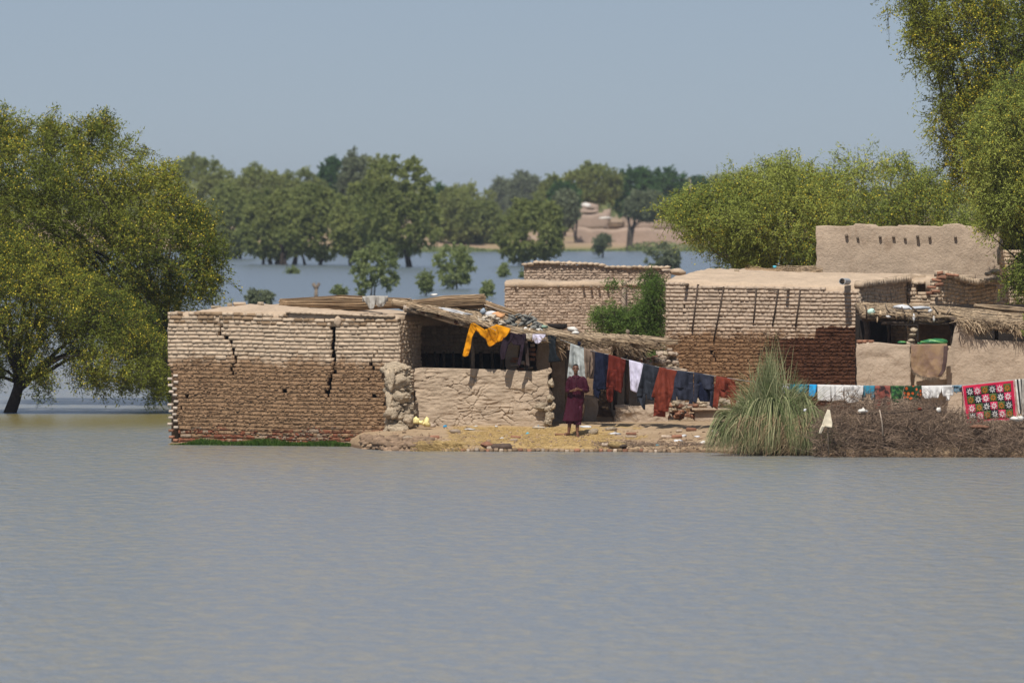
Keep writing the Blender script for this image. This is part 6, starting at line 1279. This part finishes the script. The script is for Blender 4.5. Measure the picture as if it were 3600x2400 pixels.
# ------------------------------------------------------------------ shrubs standing in the flood
SH = 'shrubs standing in the flood water'
for i, (poly, base, by, lab, st, nc, dark) in enumerate([
    ([(1235,960),(1245,900),(1275,870),(1330,845),(1370,850),(1395,890),(1405,940),(1400,1000),(1370,1030),(1340,1000),(1310,1010),(1280,1040),(1250,1040)], 1310, 1050, 'largest green shrub in the water above the reed bundles, with two leafy feet', 2, 70, 'leaf_shrub'),
    ([(1525,930),(1530,880),(1570,855),(1620,855),(1660,890),(1675,930),(1665,960),(1640,1000),(1590,1015),(1550,1000)], 1600, 1016, 'round olive shrub in the water right of the largest one', 2, 56, 'leaf_shrub'),
    ([(1462,990),(1470,955),(1500,950),(1528,975),(1525,1020),(1500,1030),(1470,1010)], 1500, 1040, 'small shrub between the two round ones in the water', 1, 20, 'leaf_shrub'),
    ([(1682,1020),(1700,990),(1725,990),(1742,1010),(1730,1040),(1700,1045)], 1714, 1048, 'small round shrub in the water left of the low brick house', 1, 16, 'leaf_shrub'),
    ([(862,1050),(870,1020),(900,1010),(930,1020),(965,1030),(960,1068),(870,1070)], 905, 1072, 'dim grey green shrub above the left end of the cracked roof', 2, 26, 'leaf_grey'),
    ([(1165,1030),(1180,1000),(1215,1010),(1240,1040),(1190,1048)], 1200, 1052, 'thin pale shrub just left of the largest shrub', 1, 12, 'leaf_shrub'),
    ([(1755,960),(1752,935),(1775,925),(1790,950),(1788,972),(1760,972)], 1770, 974, 'tiny shrub in the water under the big rounded tree', 1, 10, 'leaf_shrub'),
    ([(1826,972),(1835,952),(1850,955),(1848,975)], 1838, 976, 'tiniest tuft in the water at the corner of the brick house', 1, 6, 'leaf_shrub'),
    ([(2290,960),(2260,900),(2290,860),(2340,850),(2400,880),(2390,950)], 2330, 965, 'pale blurred shrub at the far water edge behind the green bush', 2, 34, 'leaf_grey'),
    ([(1010,950),(1035,945),(1060,955),(1040,962),(1012,960)], 1035, 962, 'low pale tuft of grass in the water before the grove', 1, 7, 'leaf_shrub'),
    ([(2085,865),(2090,830),(2115,820),(2145,832),(2146,860),(2130,890),(2100,890)], 2118, 905, 'small round grey green bush before the far mud wall', 1, 22, 'leaf_grey')]):
    Yb = min(gy(by), 905.0); tree('flooded_shrub' if i != 10 else 'round_bush', lab, 'shrub', poly, Yb, (base, 0 if i != 10 else .3), M[dark], int(nc*1.6), 9.5/F*Yb*1.7, 130, .14*Yb/500, T=None, trunk_r=.05*Yb/500*1.2, seed=20+i, limbs=7, group=SH if i != 10 else None, droop=.2, thin=.6, stems=st, twig=.4, bark='barkfar')
st = empty('tree_stump', P(1108, 1052, 470), 'bare forked stump in the water above the reed bundles', 'stump')
mb = MB()
for a, b_, r_ in (((1110, 1060), (1112, 1015), .10), ((1112, 1018), (1100, 996), .09), ((1111, 1018), (1121, 995), .10)): mb.tube([P(*a, 470), P((a[0]+b_[0])/2+1, (a[1]+b_[1])/2, 470), P(*b_, 470)], r_, 7, jit=.02)
mb.build('stump_wood', M['wood'], st)

# ------------------------------------------------------------------ far trees
G3, G4 = 'trees standing in the flood on the far side', 'trees on the far bank'
FT = [  # cx, top, bottom, half width, distance, foot px row, material, density, label, extra
 (700, 545, 760, 150, 990, 'leaf_far', 'broad pale olive tree behind the left acacia, first on the far skyline', G4),
 (905, 575, 760, 105, 960, 'leaf_far', 'rounded olive tree right of the first one on the skyline', G4),
 (1060, 590, 760, 120, 985, 'leaf_far', 'low wide olive tree left of the dark eucalyptus', G4),
 (1180, 545, 700, 70, 1000, 'leaf_dark', 'small dark crown peeping out left of the eucalyptus', G4),
 (1250, 520, 760, 62, 940, 'leaf_grey', 'tall grey green eucalyptus, highest in the middle left', G4),
 (1330, 545, 760, 90, 960, 'leaf_far', 'olive crown right behind the eucalyptus', G4),
 (1540, 635, 760, 40, 930, 'leaf_dark', 'narrow dark crown at the right shoulder of the big far tree', G4),
 (1640, 645, 800, 150, 1100, 'leaf_far', 'low yellowish crowns at the dip of the skyline', G4),
 (1765, 625, 720, 50, 1500, 'leaf_grey', 'hazy blue grey crown with a gap, left of the pair at the dip', G4),
 (1850, 603, 730, 75, 1480, 'leaf_grey', 'hazy blue grey crown, right of the pair at the dip', G4),
 (1945, 620, 740, 80, 1050, 'leaf_far', 'soft olive crown left of the tall round one', G4),
 (2085, 572, 640, 100, 1040, 'leaf_far', 'tall round olive crown above the far mud houses', G4),
 (1985, 640, 690, 62, 1000, 'leaf_dark', 'dark low crown left above the far mud houses', G4),
 (2230, 592, 680, 95, 1060, 'leaf_dark', 'dark mango like crown, left one of two above the mud wall', G4),
 (2350, 580, 760, 90, 1080, 'leaf_dark', 'dark mango like crown with lobed top, above the mud wall', G4),
 (2455, 610, 740, 45, 1100, 'leaf_dark', 'small dark crown at the right end of the mango trees', G4),
]
for i, (cx, top, bot, hw, Yb, mt, lab, gr) in enumerate(FT):
    ncl = int(110+hw*1.5); tree('far_tree', lab, 'tree', dome(cx, top, bot+90, hw, seed=i*3+1), Yb, (cx, 1.2), M[mt], ncl, 19/F*Yb, 72, .27*Yb/900, T=hw/F*Yb*.8, trunk_r=.22, seed=40+i, limbs=10, group=gr, droop=.1, thin=.75, twig=.15, bark='barkfar', hollow=.5)
FW = [ # flooded grove
 (810, 640, 900, 95, 800, 'leaf_far', 'tree half hidden behind the left acacia on the far water', [(830, 925), (846, 925)]),
 (960, 650, 918, 125, 730, 'leaf_far', 'left crown of the flooded grove, on several thin trunks', [(925, 929), (951, 929), (975, 930)]),
 (1110, 640, 918, 135, 724, 'leaf_far', 'right crown of the flooded grove with the thick slanting trunk', [(988, 930), (1003, 930), (1034, 931), (1072, 932), (1126, 931)]),
 (1275, 640, 915, 110, 715, 'leaf_far', 'crown filling the space between the grove and the big far tree', [(1230, 925)]),
 (1400, 545, 900, 165, 700, 'leaf_far', 'biggest tree of the far water, domed, with a leaning dark trunk', [(1438, 940)]),
 (1600, 655, 860, 85, 925, 'leaf_far', 'flat bottomed tree on the far bank with a single visible trunk', [(1588, 880)]),
 (1700, 700, 880, 80, 930, 'leaf_far', 'dim tree left behind the rounded water tree', [(1690, 890)]),
 (1870, 690, 930, 128, 713, 'leaf_far', 'rounded dense tree whose crown touches the water in the middle', [(1880, 936)]),
 (1985, 660, 800, 48, 940, 'leaf_grey', 'brownish thin tree with a dark leaning trunk left of the mud wall', [(2022, 880)]),
 (2275, 668, 775, 82, 925, 'leaf_grey', 'tree with three spreading stems standing before the mud wall', [(2205, 880), (2222, 885), (2215, 885)]),
]
for i, (cx, top, bot, hw, Yb, mt, lab, trunks) in enumerate(FW):
    rt_ = tree('far_tree', lab, 'tree', dome(cx, top, bot, hw, seed=i*7+2, flat=.62), Yb, (trunks[0][0], 0 if Yb < 900 else .5), M[mt], int(140+hw*1.5), 17/F*Yb, 81, .26*Yb/800, T=hw/F*Yb*.8, trunk_r=.10, seed=70+i, limbs=9, group=G3 if Yb < 900 else G4, droop=.25, thin=.75, twig=.15, bark='barkfar' if Yb > 900 else 'bark', hollow=.45)
    for j, (tx, ty) in enumerate(trunks):
        mb = MB(); k = -1 if (j % 2) else 1; r_ = .30 if i == 4 else .14+.05*(j % 3); tp = (tx+k*(10+6*j) if i != 4 else tx-28, max(bot-60, top+80))
        mb.tube([P(tx+2, ty+3, Yb), P(tx, ty-2, Yb), P(tx+(tp[0]-tx)*.25, ty+(tp[1]-ty)*.4, Yb), P(*tp, Yb)], [r_*1.2, r_, r_*.85, r_*.6], 7, jit=.02); mb.build('trunk', M['bark' if Yb < 900 else 'barkfar'], rt_, smooth=True)
# low scrub along the far shore: nobody could count it
n = 16000; x = rng.uniform(-60, 90, n); y = 915+10*np.sin(x*.05)+6*np.sin(x*.13+1)+np.where(x > 24, (x-24)*.15, 0)+rng.uniform(-1.5, 5, n); hgt = .9*np.clip(fbm(np.stack([x*.12, x*0, x*0], -1), 3, 3)+.75, .12, 1.6)
z = rng.uniform(0, 1, n)*hgt; a = rng.normal(0, 1, (n, 3)); a /= np.linalg.norm(a, axis=1)[:, None]; b_ = np.cross(a, rng.normal(0, 1, (n, 3))); b_ /= np.linalg.norm(b_, axis=1)[:, None]; c = np.stack([x, y, z], 1); s2 = .22
tag(np_mesh('shore_scrub', np.stack([c-a*s2, c+b_*s2*.6, c+a*s2], 1).reshape(-1, 3), np.arange(n*3).reshape(-1, 3), M['leaf_shrub'], attr=rng.uniform(0, 1, n)), kind='stuff')
# a far-off wood that reads as one mass, closing the horizon
n = 22000; x = rng.uniform(-200, 230, n); y = rng.uniform(1600, 1900, n); top = 11+4.5*fbm(np.stack([x*.02, x*0, x*0+3], -1), 3, 7)+2*np.sin(x*.16); z = 2+rng.uniform(0, 1, n)**.8*np.clip(top, 5, 18)*.62
a = rng.normal(0, 1, (n, 3)); a /= np.linalg.norm(a, axis=1)[:, None]; b_ = np.cross(a, rng.normal(0, 1, (n, 3))); b_ /= np.linalg.norm(b_, axis=1)[:, None]; c = np.stack([x, y, z], 1); s2 = .75
tag(np_mesh('distant_wood', np.stack([c-a*s2, c+b_*s2, c+a*s2, c-b_*s2], 1).reshape(-1, 3), np.arange(n*4).reshape(-1, 4), M['leaf_far'], attr=rng.uniform(0, 1, n)), kind='stuff')

# ------------------------------------------------------------------ far mud village
M['farmud'] = simple('far_mud', (.34,.255,.20), var=.12, scale=.5, bump=.3, bscale=2, bdist=.1, rndv=.05)
def farbox(name, label, cat, px0, px1, top, base, Y, dep, parts=(), group=None, lumps=.12, seed=0):
    root = empty(name, P((px0+px1)/2, base, Y), label, cat, group); Wf = Wall(px0, Y, 0)
    plaster_wall('wall', Wf, 0, Wf.s(px1), P(0, base, Y)[2], lambda s: P(0, top, Y)[2]+lumps*math.sin(s*.9+seed)+lumps*.6*math.sin(s*2.3), dep, M['farmud'], root, res=.4, amp=.08, freq=.4, seed=seed)
    for nm, a, b_, c_, d_, mt in parts:
        mb = MB(); p0, p1 = P(a, d_, Y), P(b_, c_, Y); mb.box(((p0[0]+p1[0])/2, Y-.12, (p0[2]+p1[2])/2), (p1[0]-p0[0], .3, p1[2]-p0[2])); mb.build(nm, M[mt], root)
    return root
GV = 'mud houses of the far village'
farbox('compound_wall', 'long pinkish mud wall on the far bank', 'wall', 2020, 2560, 803, 885, 945, .8, seed=1)
farbox('far_house', 'uppermost small mud house between the far crowns, with a white heap on its roof', 'house', 2048, 2104, 716, 760, 975, 6, [('shade_opening', 2062, 2088, 730, 736, 'thatchbed')], GV, seed=2)
farbox('far_house', 'second mud house stepping down under the uppermost one', 'house', 2022, 2104, 733, 780, 968, 5, [('roof_edge', 2024, 2100, 745, 750, 'thatchbed')], GV, seed=3)
farbox('far_house', 'widest mud house with a pale roof band above the dark eaves', 'house', 2020, 2140, 752, 806, 960, 5, [('dark_eaves', 2042, 2136, 797, 803, 'thatchbed')], GV, seed=4)
farbox('far_house', 'small mud house with peaked top right of the stepped ones', 'house', 2120, 2146, 735, 790, 964, 4, [], GV, seed=5, lumps=.2)
farbox('far_shed', 'dark thatched open shed beside the far mud houses', 'shed', 2136, 2196, 782, 806, 953, 4, [('dark_opening', 2140, 2192, 786, 801, 'deep'), ('thatch_edge', 2136, 2196, 780, 787, 'thatchbed')], GV, seed=6)
farbox('far_house', 'low mud house hidden by leaves at the right of the far wall', 'house', 2190, 2470, 762, 806, 962, 5, [], GV, seed=7)
v, T_ = rock(P(2060, 722, 970), (.55, .4, .3), 3, .4); tag(np_mesh('white_heap', v, T_, M['whitecl'], smooth=True), 'whitish heap on the uppermost far roof', 'heap')
v, T_ = rock(P(2130, 766, 958), (.8, .4, .15), 4, .4); tag(np_mesh('white_heap', v, T_, M['whitecl'], smooth=True), 'whitish flat heap on the roof above the dark far shed', 'heap')
farbox('far_bund', 'low sandy bund wall under the far trees, left part', 'bund', 1240, 1900, 838, 880, 960, 8, [], None, lumps=.3, seed=8)
ct = empty('far_cart', P(1640, 862, 925), 'tiny red and orange heap of goods on the far bank', 'goods')
for px, py, a, b_, cl in ((1632, 858, 9, 8, (.5,.06,.06)), (1648, 852, 8, 7, (.55,.22,.06)), (1626, 848, 5, 8, (.55,.5,.5))):
    v, T_ = rock(P(px, py, 925), (a/F*925, .3, b_/F*925), px, .25); np_mesh('goods_sack', v, T_, flat('goods', cl), ct, smooth=True)
for px, top, bot, lb in ((2428, 632, 690, 'pale bare tree trunk standing up before the mango trees'), (2510, 645, 700, 'pale bare trunk tip left of the broad acacia top')):
    mb = MB(); mb.tube([P(px, bot+120, 900), P(px+1, (top+bot)/2, 900), P(px-1, top, 900)], [.2, .14, .06], 7, jit=.02); tag(mb.build('bare_trunk', M['palewood'], smooth=True), lb, 'trunk')

# ------------------------------------------------------------------ reeds, brushwood and grass at the water
def blades(name, base, tip, width, droop, mat, parent=None, seg=7, kind='stuff', bow=None):
    n = len(base); t_ = np.linspace(0, 1, seg+1); D = tip-base; S = np.cross(D, rng.normal(0, 1, (n, 3))); S /= np.linalg.norm(S, axis=1)[:, None]; V = []
    for q in t_:
        c = base + D*q; c[:, 2] += droop*(4*q*(1-q)) if bow is None else droop*bow(q); w = (width*(1-q**2.2)+.0008)[:, None]; V += [c-S*w, c+S*w]
    V = np.stack(V, 1); m_ = 2*(seg+1); b0 = (np.arange(n)*m_)[:, None]; Q = np.concatenate([b0+np.array([[2*k, 2*k+1, 2*k+3, 2*k+2]]) for k in range(seg)]); at = np.tile(rng.uniform(0, 1, n)**1.3, seg)
    return np_mesh(name, V.reshape(-1, 3), Q, mat, parent, attr=at, kind=kind)
reed = empty('reed_clump', (P(2740, 0, 179.6)[0], 179.6, 0), 'large fountain shaped clump of grey green reed grass hanging into the water', 'reeds')
def reedset(n, cx, sx, y0, sy, tx, ty, tsy, w, droop, zt=None):
    bx = P(cx, 0, 179.8)[0]+rng.normal(0, sx, n); by = y0+rng.normal(0, sy, n); base = np.stack([bx, by, np.full(n, .02)+rng.uniform(0, .25, n)], 1)
    tip = np.stack([P(tx, 0, 179.8)[0]+0*bx, by+rng.normal(tsy, .35, n), H-(ty-HOR)/F*179.8], 1) if False else np.stack([(tx-1800)/F*179.8, by+rng.normal(tsy, .30, n), H-(ty-HOR)/F*179.8], 1)
    tip[:, 2] = np.maximum(tip[:, 2], .01); return blades('blade', base, tip, np.full(n, w)*rng.uniform(.6, 1.3, n), droop*rng.uniform(.6, 1.4, n), M['reedblade'], reed)
n = 520; tk = rng.integers(0, 26, n); tcx = rng.normal(2725, 100, 26)[tk]; tx = tcx+rng.normal(0, 20, n); ty = 1400-205*rng.uniform(.1, 1, 26)[tk]*np.exp(-((tx-2715)/120)**2)+rng.normal(0, 28, n); reedset(n, 2730, .3, 180.3, .2, tx, ty, .2, .008, .20)   # upright, top
n = 900; tk = rng.integers(0, 40, n); tx = rng.uniform(2505, 2720, 40)[tk]+rng.normal(0, 14, n); ty = 1225+(2720-tx)*.85+rng.uniform(0, 230, 40)[tk]+rng.normal(0, 16, n); reedset(n, 2700, .25, 180.2, .2, tx, ty, -.1, .008, .34)  # arching to the left
n = 560; tk = rng.integers(0, 24, n); tx = rng.uniform(2730, 2980, 24)[tk]+rng.normal(0, 14, n); ty = 1300+(tx-2730)*.5+rng.uniform(0, 220, 24)[tk]+rng.normal(0, 14, n); reedset(n, 2750, .22, 180.2, .2, tx, ty, -.1, .0075, .36)
n = 2100; tk = rng.integers(0, 75, n); cx = rng.uniform(2555, 2870, 75)[tk]+rng.normal(0, 7, n); tx = cx+(cx-2710)*.35+rng.normal(0, 34, 75)[tk]+rng.normal(0, 9, n); ty = np.full(n, 1596.)+rng.uniform(-55, 8, n)   # hanging skirt
bx = (cx-1800)/F*180.2; zb_ = 1.05*np.exp(-((cx-2730)/150)**2)+.15+rng.normal(0, .22, 75)[tk]; base = np.stack([bx, 180.3+rng.normal(0, .25, 75)[tk], np.clip(zb_, .1, 1.6)], 1); tip = np.stack([(tx-1800)/F*179.3, 179.35+rng.normal(0, .18, n)-.0*tx, np.maximum(H-(ty-HOR)/F*179.3, .005)], 1)
blades('hanging_blade', base, tip, rng.uniform(.006, .012, n), .30*rng.uniform(.5, 1.4, n), M['reedblade'], reed)
n = 520; cx = rng.uniform(2590, 2860, n); base = np.stack([(cx-1800)/F*179.6, 179.6+rng.normal(0, .1, n), rng.uniform(.4, 1.0, n)], 1); tip = base+np.stack([rng.normal(-.25, .2, n), -rng.uniform(.1, .4, n), -rng.uniform(.2, .7, n)], 1)
straws(M['straw'], 'dead_blade', base, tip, .005, reed, bend=.1, seg=2)
brush = empty('brushwood_heap', (P(3300, 0, 180)[0], 180.2, 0), 'long grey brown heap of dry thorny brushwood along the right water edge', 'brushwood')
def topB(px): return np.interp(px, [2860, 2900, 2960, 3060, 3150, 3230, 3300, 3380, 3440, 3520, 3620, 3900], [1455, 1405, 1392, 1388, 1400, 1394, 1410, 1456, 1470, 1478, 1455, 1435])
n = 10500; px = rng.uniform(2850, 3680, n); x = (px-1800)/F*180.2; fy = rng.beta(1.2, 1.6, n); y = 178.28+fy*3.2; ztop = H-(topB(px)-HOR)/F*180.4; prof = np.clip(np.interp(fy, [0, .12, .4, .7, 1], [.30, .70, .95, 1, .8]), 0, 1); zc = rng.uniform(0, 1, n)**.8*ztop*prof*(1+.10*fbm(np.stack([x*2, y*2, x*0], -1), 3, 4))
d = rng.normal(0, 1, (n, 3)); d[:, 2] = np.abs(d[:, 2])*.5; d /= np.linalg.norm(d, axis=1)[:, None]; L = rng.uniform(.12, .42, n)[:, None]; c = np.stack([x, y, np.maximum(zc, .02)], 1); A = c-d*L*.5; B = c+d*L*.5; A[:, 2] = np.maximum(A[:, 2], -.05)
straws(M['twig'], 'twig', A, B, rng.uniform(.003, .007, n)*(1+1.2*(rng.random(n) < .08)), brush, bend=.12, seg=2)
n = 1100; i_ = rng.integers(0, 10500, n); d2 = rng.normal(0, 1, (n, 3)); d2[:, 2] = np.abs(d2[:, 2])*.6+.1; d2 /= np.linalg.norm(d2, axis=1)[:, None]; A = c[i_]; A[:, 1] -= .1; B = A+d2*rng.uniform(.3, .8, n)[:, None]
straws(M['twig'], 'long_twig', A, B, rng.uniform(.004, .008, n), brush, bend=.12, seg=4)
nl = 16000; i_ = rng.integers(0, 10500, nl); p = c[i_]+rng.normal(0, .06, (nl, 3)); p[:, 2] = np.maximum(p[:, 2], .01); a = rng.normal(0, 1, (nl, 3)); a /= np.linalg.norm(a, axis=1)[:, None]; b_ = np.cross(a, rng.normal(0, 1, (nl, 3))); b_ /= np.linalg.norm(b_, axis=1)[:, None]; s2 = rng.uniform(.008, .02, nl)[:, None]
np_mesh('dead_leaves', np.stack([p-a*s2, p+b_*s2*.6, p+a*s2], 1).reshape(-1, 3), np.arange(nl*3).reshape(-1, 3), foliage_mat('dead_leaf', (.10,.07,.05), (.24,.17,.12), .2), brush, attr=rng.uniform(0, 1, nl), kind='stuff')
S_, T2 = np.meshgrid(np.linspace(2880, 3900, 90), np.linspace(0, 1, 16)); X = (S_-1800)/F*180.2; Yb = 179.2+T2*2.2; Zb = (H-(topB(S_)-HOR)/F*180.4)*.50*np.sin(np.clip(T2*1.1+.1, 0, 1)*math.pi/2)+.12*fbm(np.stack([X*2.5, Yb*2.5, X*0], -1), 4, 3); Zb[0] = -.1
id_ = np.arange(S_.size).reshape(S_.shape); np_mesh('packed_core', np.stack([X, Yb, Zb], -1), np.stack([id_[:-1, :-1], id_[:-1, 1:], id_[1:, 1:], id_[1:, :-1]], -1).reshape(-1, 4), simple('packed_brush', (.05,.036,.03), var=.4, scale=20, bump=1, bscale=60), brush, smooth=True)
cloth('cream_rag', 'cream triangular rag hung on a stick before the brushwood', 'rag', M['cream'], 178.05, [[(2909, 1439, 2918, 1441), (2900, 1460, 2922, 1468), (2892, 1485, 2926, 1488), (2889, 1498, 2924, 1502)], [(2889, 1494, 2900, 1496), (2882, 1508, 2894, 1510), (2878, 1522, 2886, 1524)]], amp=.02, back=0, seed=71)
pole('stick', 'stick holding up the cream triangular rag', [(2914, 1600), (2910, 1520), (2914, 1442)], 178.15, .014, 'wood', 'stick')
pole('stick', 'pale forked stick standing out of the brushwood left part', [(3104, 1530), (3100, 1480), (3092, 1440)], 178.2, .016, 'palewood', 'stick')
pole('stick', 'long dark branch lying along the top of the brushwood', [(3010, 1455), (3150, 1450), (3230, 1442), (3290, 1430)], 178.9, .014, 'darkwood', 'branch')
pole('stick', 'dark slanting branch left of the quilt', [(3340, 1470), (3360, 1450), (3376, 1430)], 180.2, .012, 'darkwood', 'branch')
pole('stick', 'thicker slanting branch at the lower left quilt corner', [(3362, 1485), (3376, 1462), (3384, 1430)], 180.1, .018, 'wood', 'branch')
pole('stick', 'wooden prop holding the line at the quilt corner', [(3386, 1500), (3384, 1420), (3383, 1352)], 182.35, .018, 'wood', 'pole')
pole('stick', 'wooden prop of the washing lines hidden in the reeds', [(2672, 1560), (2668, 1450), (2664, 1342)], 183.0, .02, 'wood', 'pole')
for i, (px, py, a, b_, mt, lb) in enumerate([(3035, 1443, 17, 8, 'whitecl', 'white crumpled rag caught on top of the brushwood'), (2830, 1441, 6, 5, 'plastic', 'tiny white scrap between reeds and cream rag'), (3300, 1440, 8, 8, 'whitecl', 'pale rag tip under the white vest'), (3232, 1437, 9, 4, 'rust2', 'red scrap in the brushwood under the orange flower cloth'), (3376, 1532, 6, 4, 'rust2', 'reddish scrap low in the brushwood'), (3440, 1500, 34, 8, 'redbrick', 'dark red cloth showing under the quilt hem'), (3575, 1472, 24, 10, 'whitecl', 'pale cloth lump at the lower right corner of the quilt'), (3510, 1555, 12, 6, 'stone', 'pale stone in the brushwood at lower right'), (3540, 1592, 14, 7, 'stone', 'pale lump near the water at lower right'), (2760, 1372, 12, 18, 'lilac', 'lilac grey rag half hidden in the top of the reeds'), (2669, 1388, 7, 5, 'orange', 'orange scrap glimpsed through the reeds')]):
    lump('scrap', lb, 'scrap', px, py, 178.9 if px > 2800 else 181, a, b_, M[mt], i+400, .5)
# green grass under the cracked house
n = 6000; s_ = rng.uniform(.25, 4.75, n); off = rng.uniform(-.02, .34, n); hgt = (.10+.09*np.clip(fbm(np.stack([s_*1.2, s_*0, s_*0], -1), 2, 2)+.4, 0, 1.4))*np.clip((s_-.25)*1.5, .15, 1); base = WL.pt(s_, off, np.full(n, -.01)); tip = base+np.stack([rng.normal(0, .05, n), rng.normal(-.03, .03, n), hgt*rng.uniform(.4, 1.15, n)], 1)
gs = blades('grass_strip', base, tip, rng.uniform(.004, .009, n), .02, M['grass'], seg=3, kind='stuff')
S_, T2 = np.meshgrid(np.linspace(.1, 5.2, 60), np.linspace(0, 1, 8)); pb = WL.pt(S_, -.1+T2*.55, .07*(1-T2*1.5)+.015*fbm(np.stack([S_*6, T2*3, S_*0], -1), 3, 2)); id_ = np.arange(S_.size).reshape(S_.shape)
tag(np_mesh('mud_ledge', pb, np.stack([id_[:-1, :-1], id_[1:, :-1], id_[1:, 1:], id_[:-1, 1:]], -1).reshape(-1, 4), simple('ledge_mud', (.20,.15,.09)), smooth=True), kind='structure')

# ------------------------------------------------------------------ air
if True:
    mb = MB(); mb.box((0, 1750, 8.5), (4900, 3700, 20)); hz_ = NT('haze'); hz_.t.nodes.clear(); out = hz_.n("ShaderNodeOutputMaterial"); pv = hz_.n("ShaderNodeVolumePrincipled")
    pv.inputs['Color'].default_value = (.80, .88, 1, 1); pv.inputs['Density'].default_value = .00012; pv.inputs['Anisotropy'].default_value = .3
    hz_.t.links.new(pv.outputs[0], out.inputs['Volume']); o = mb.build('haze', hz_.m); o['kind'] = 'stuff'
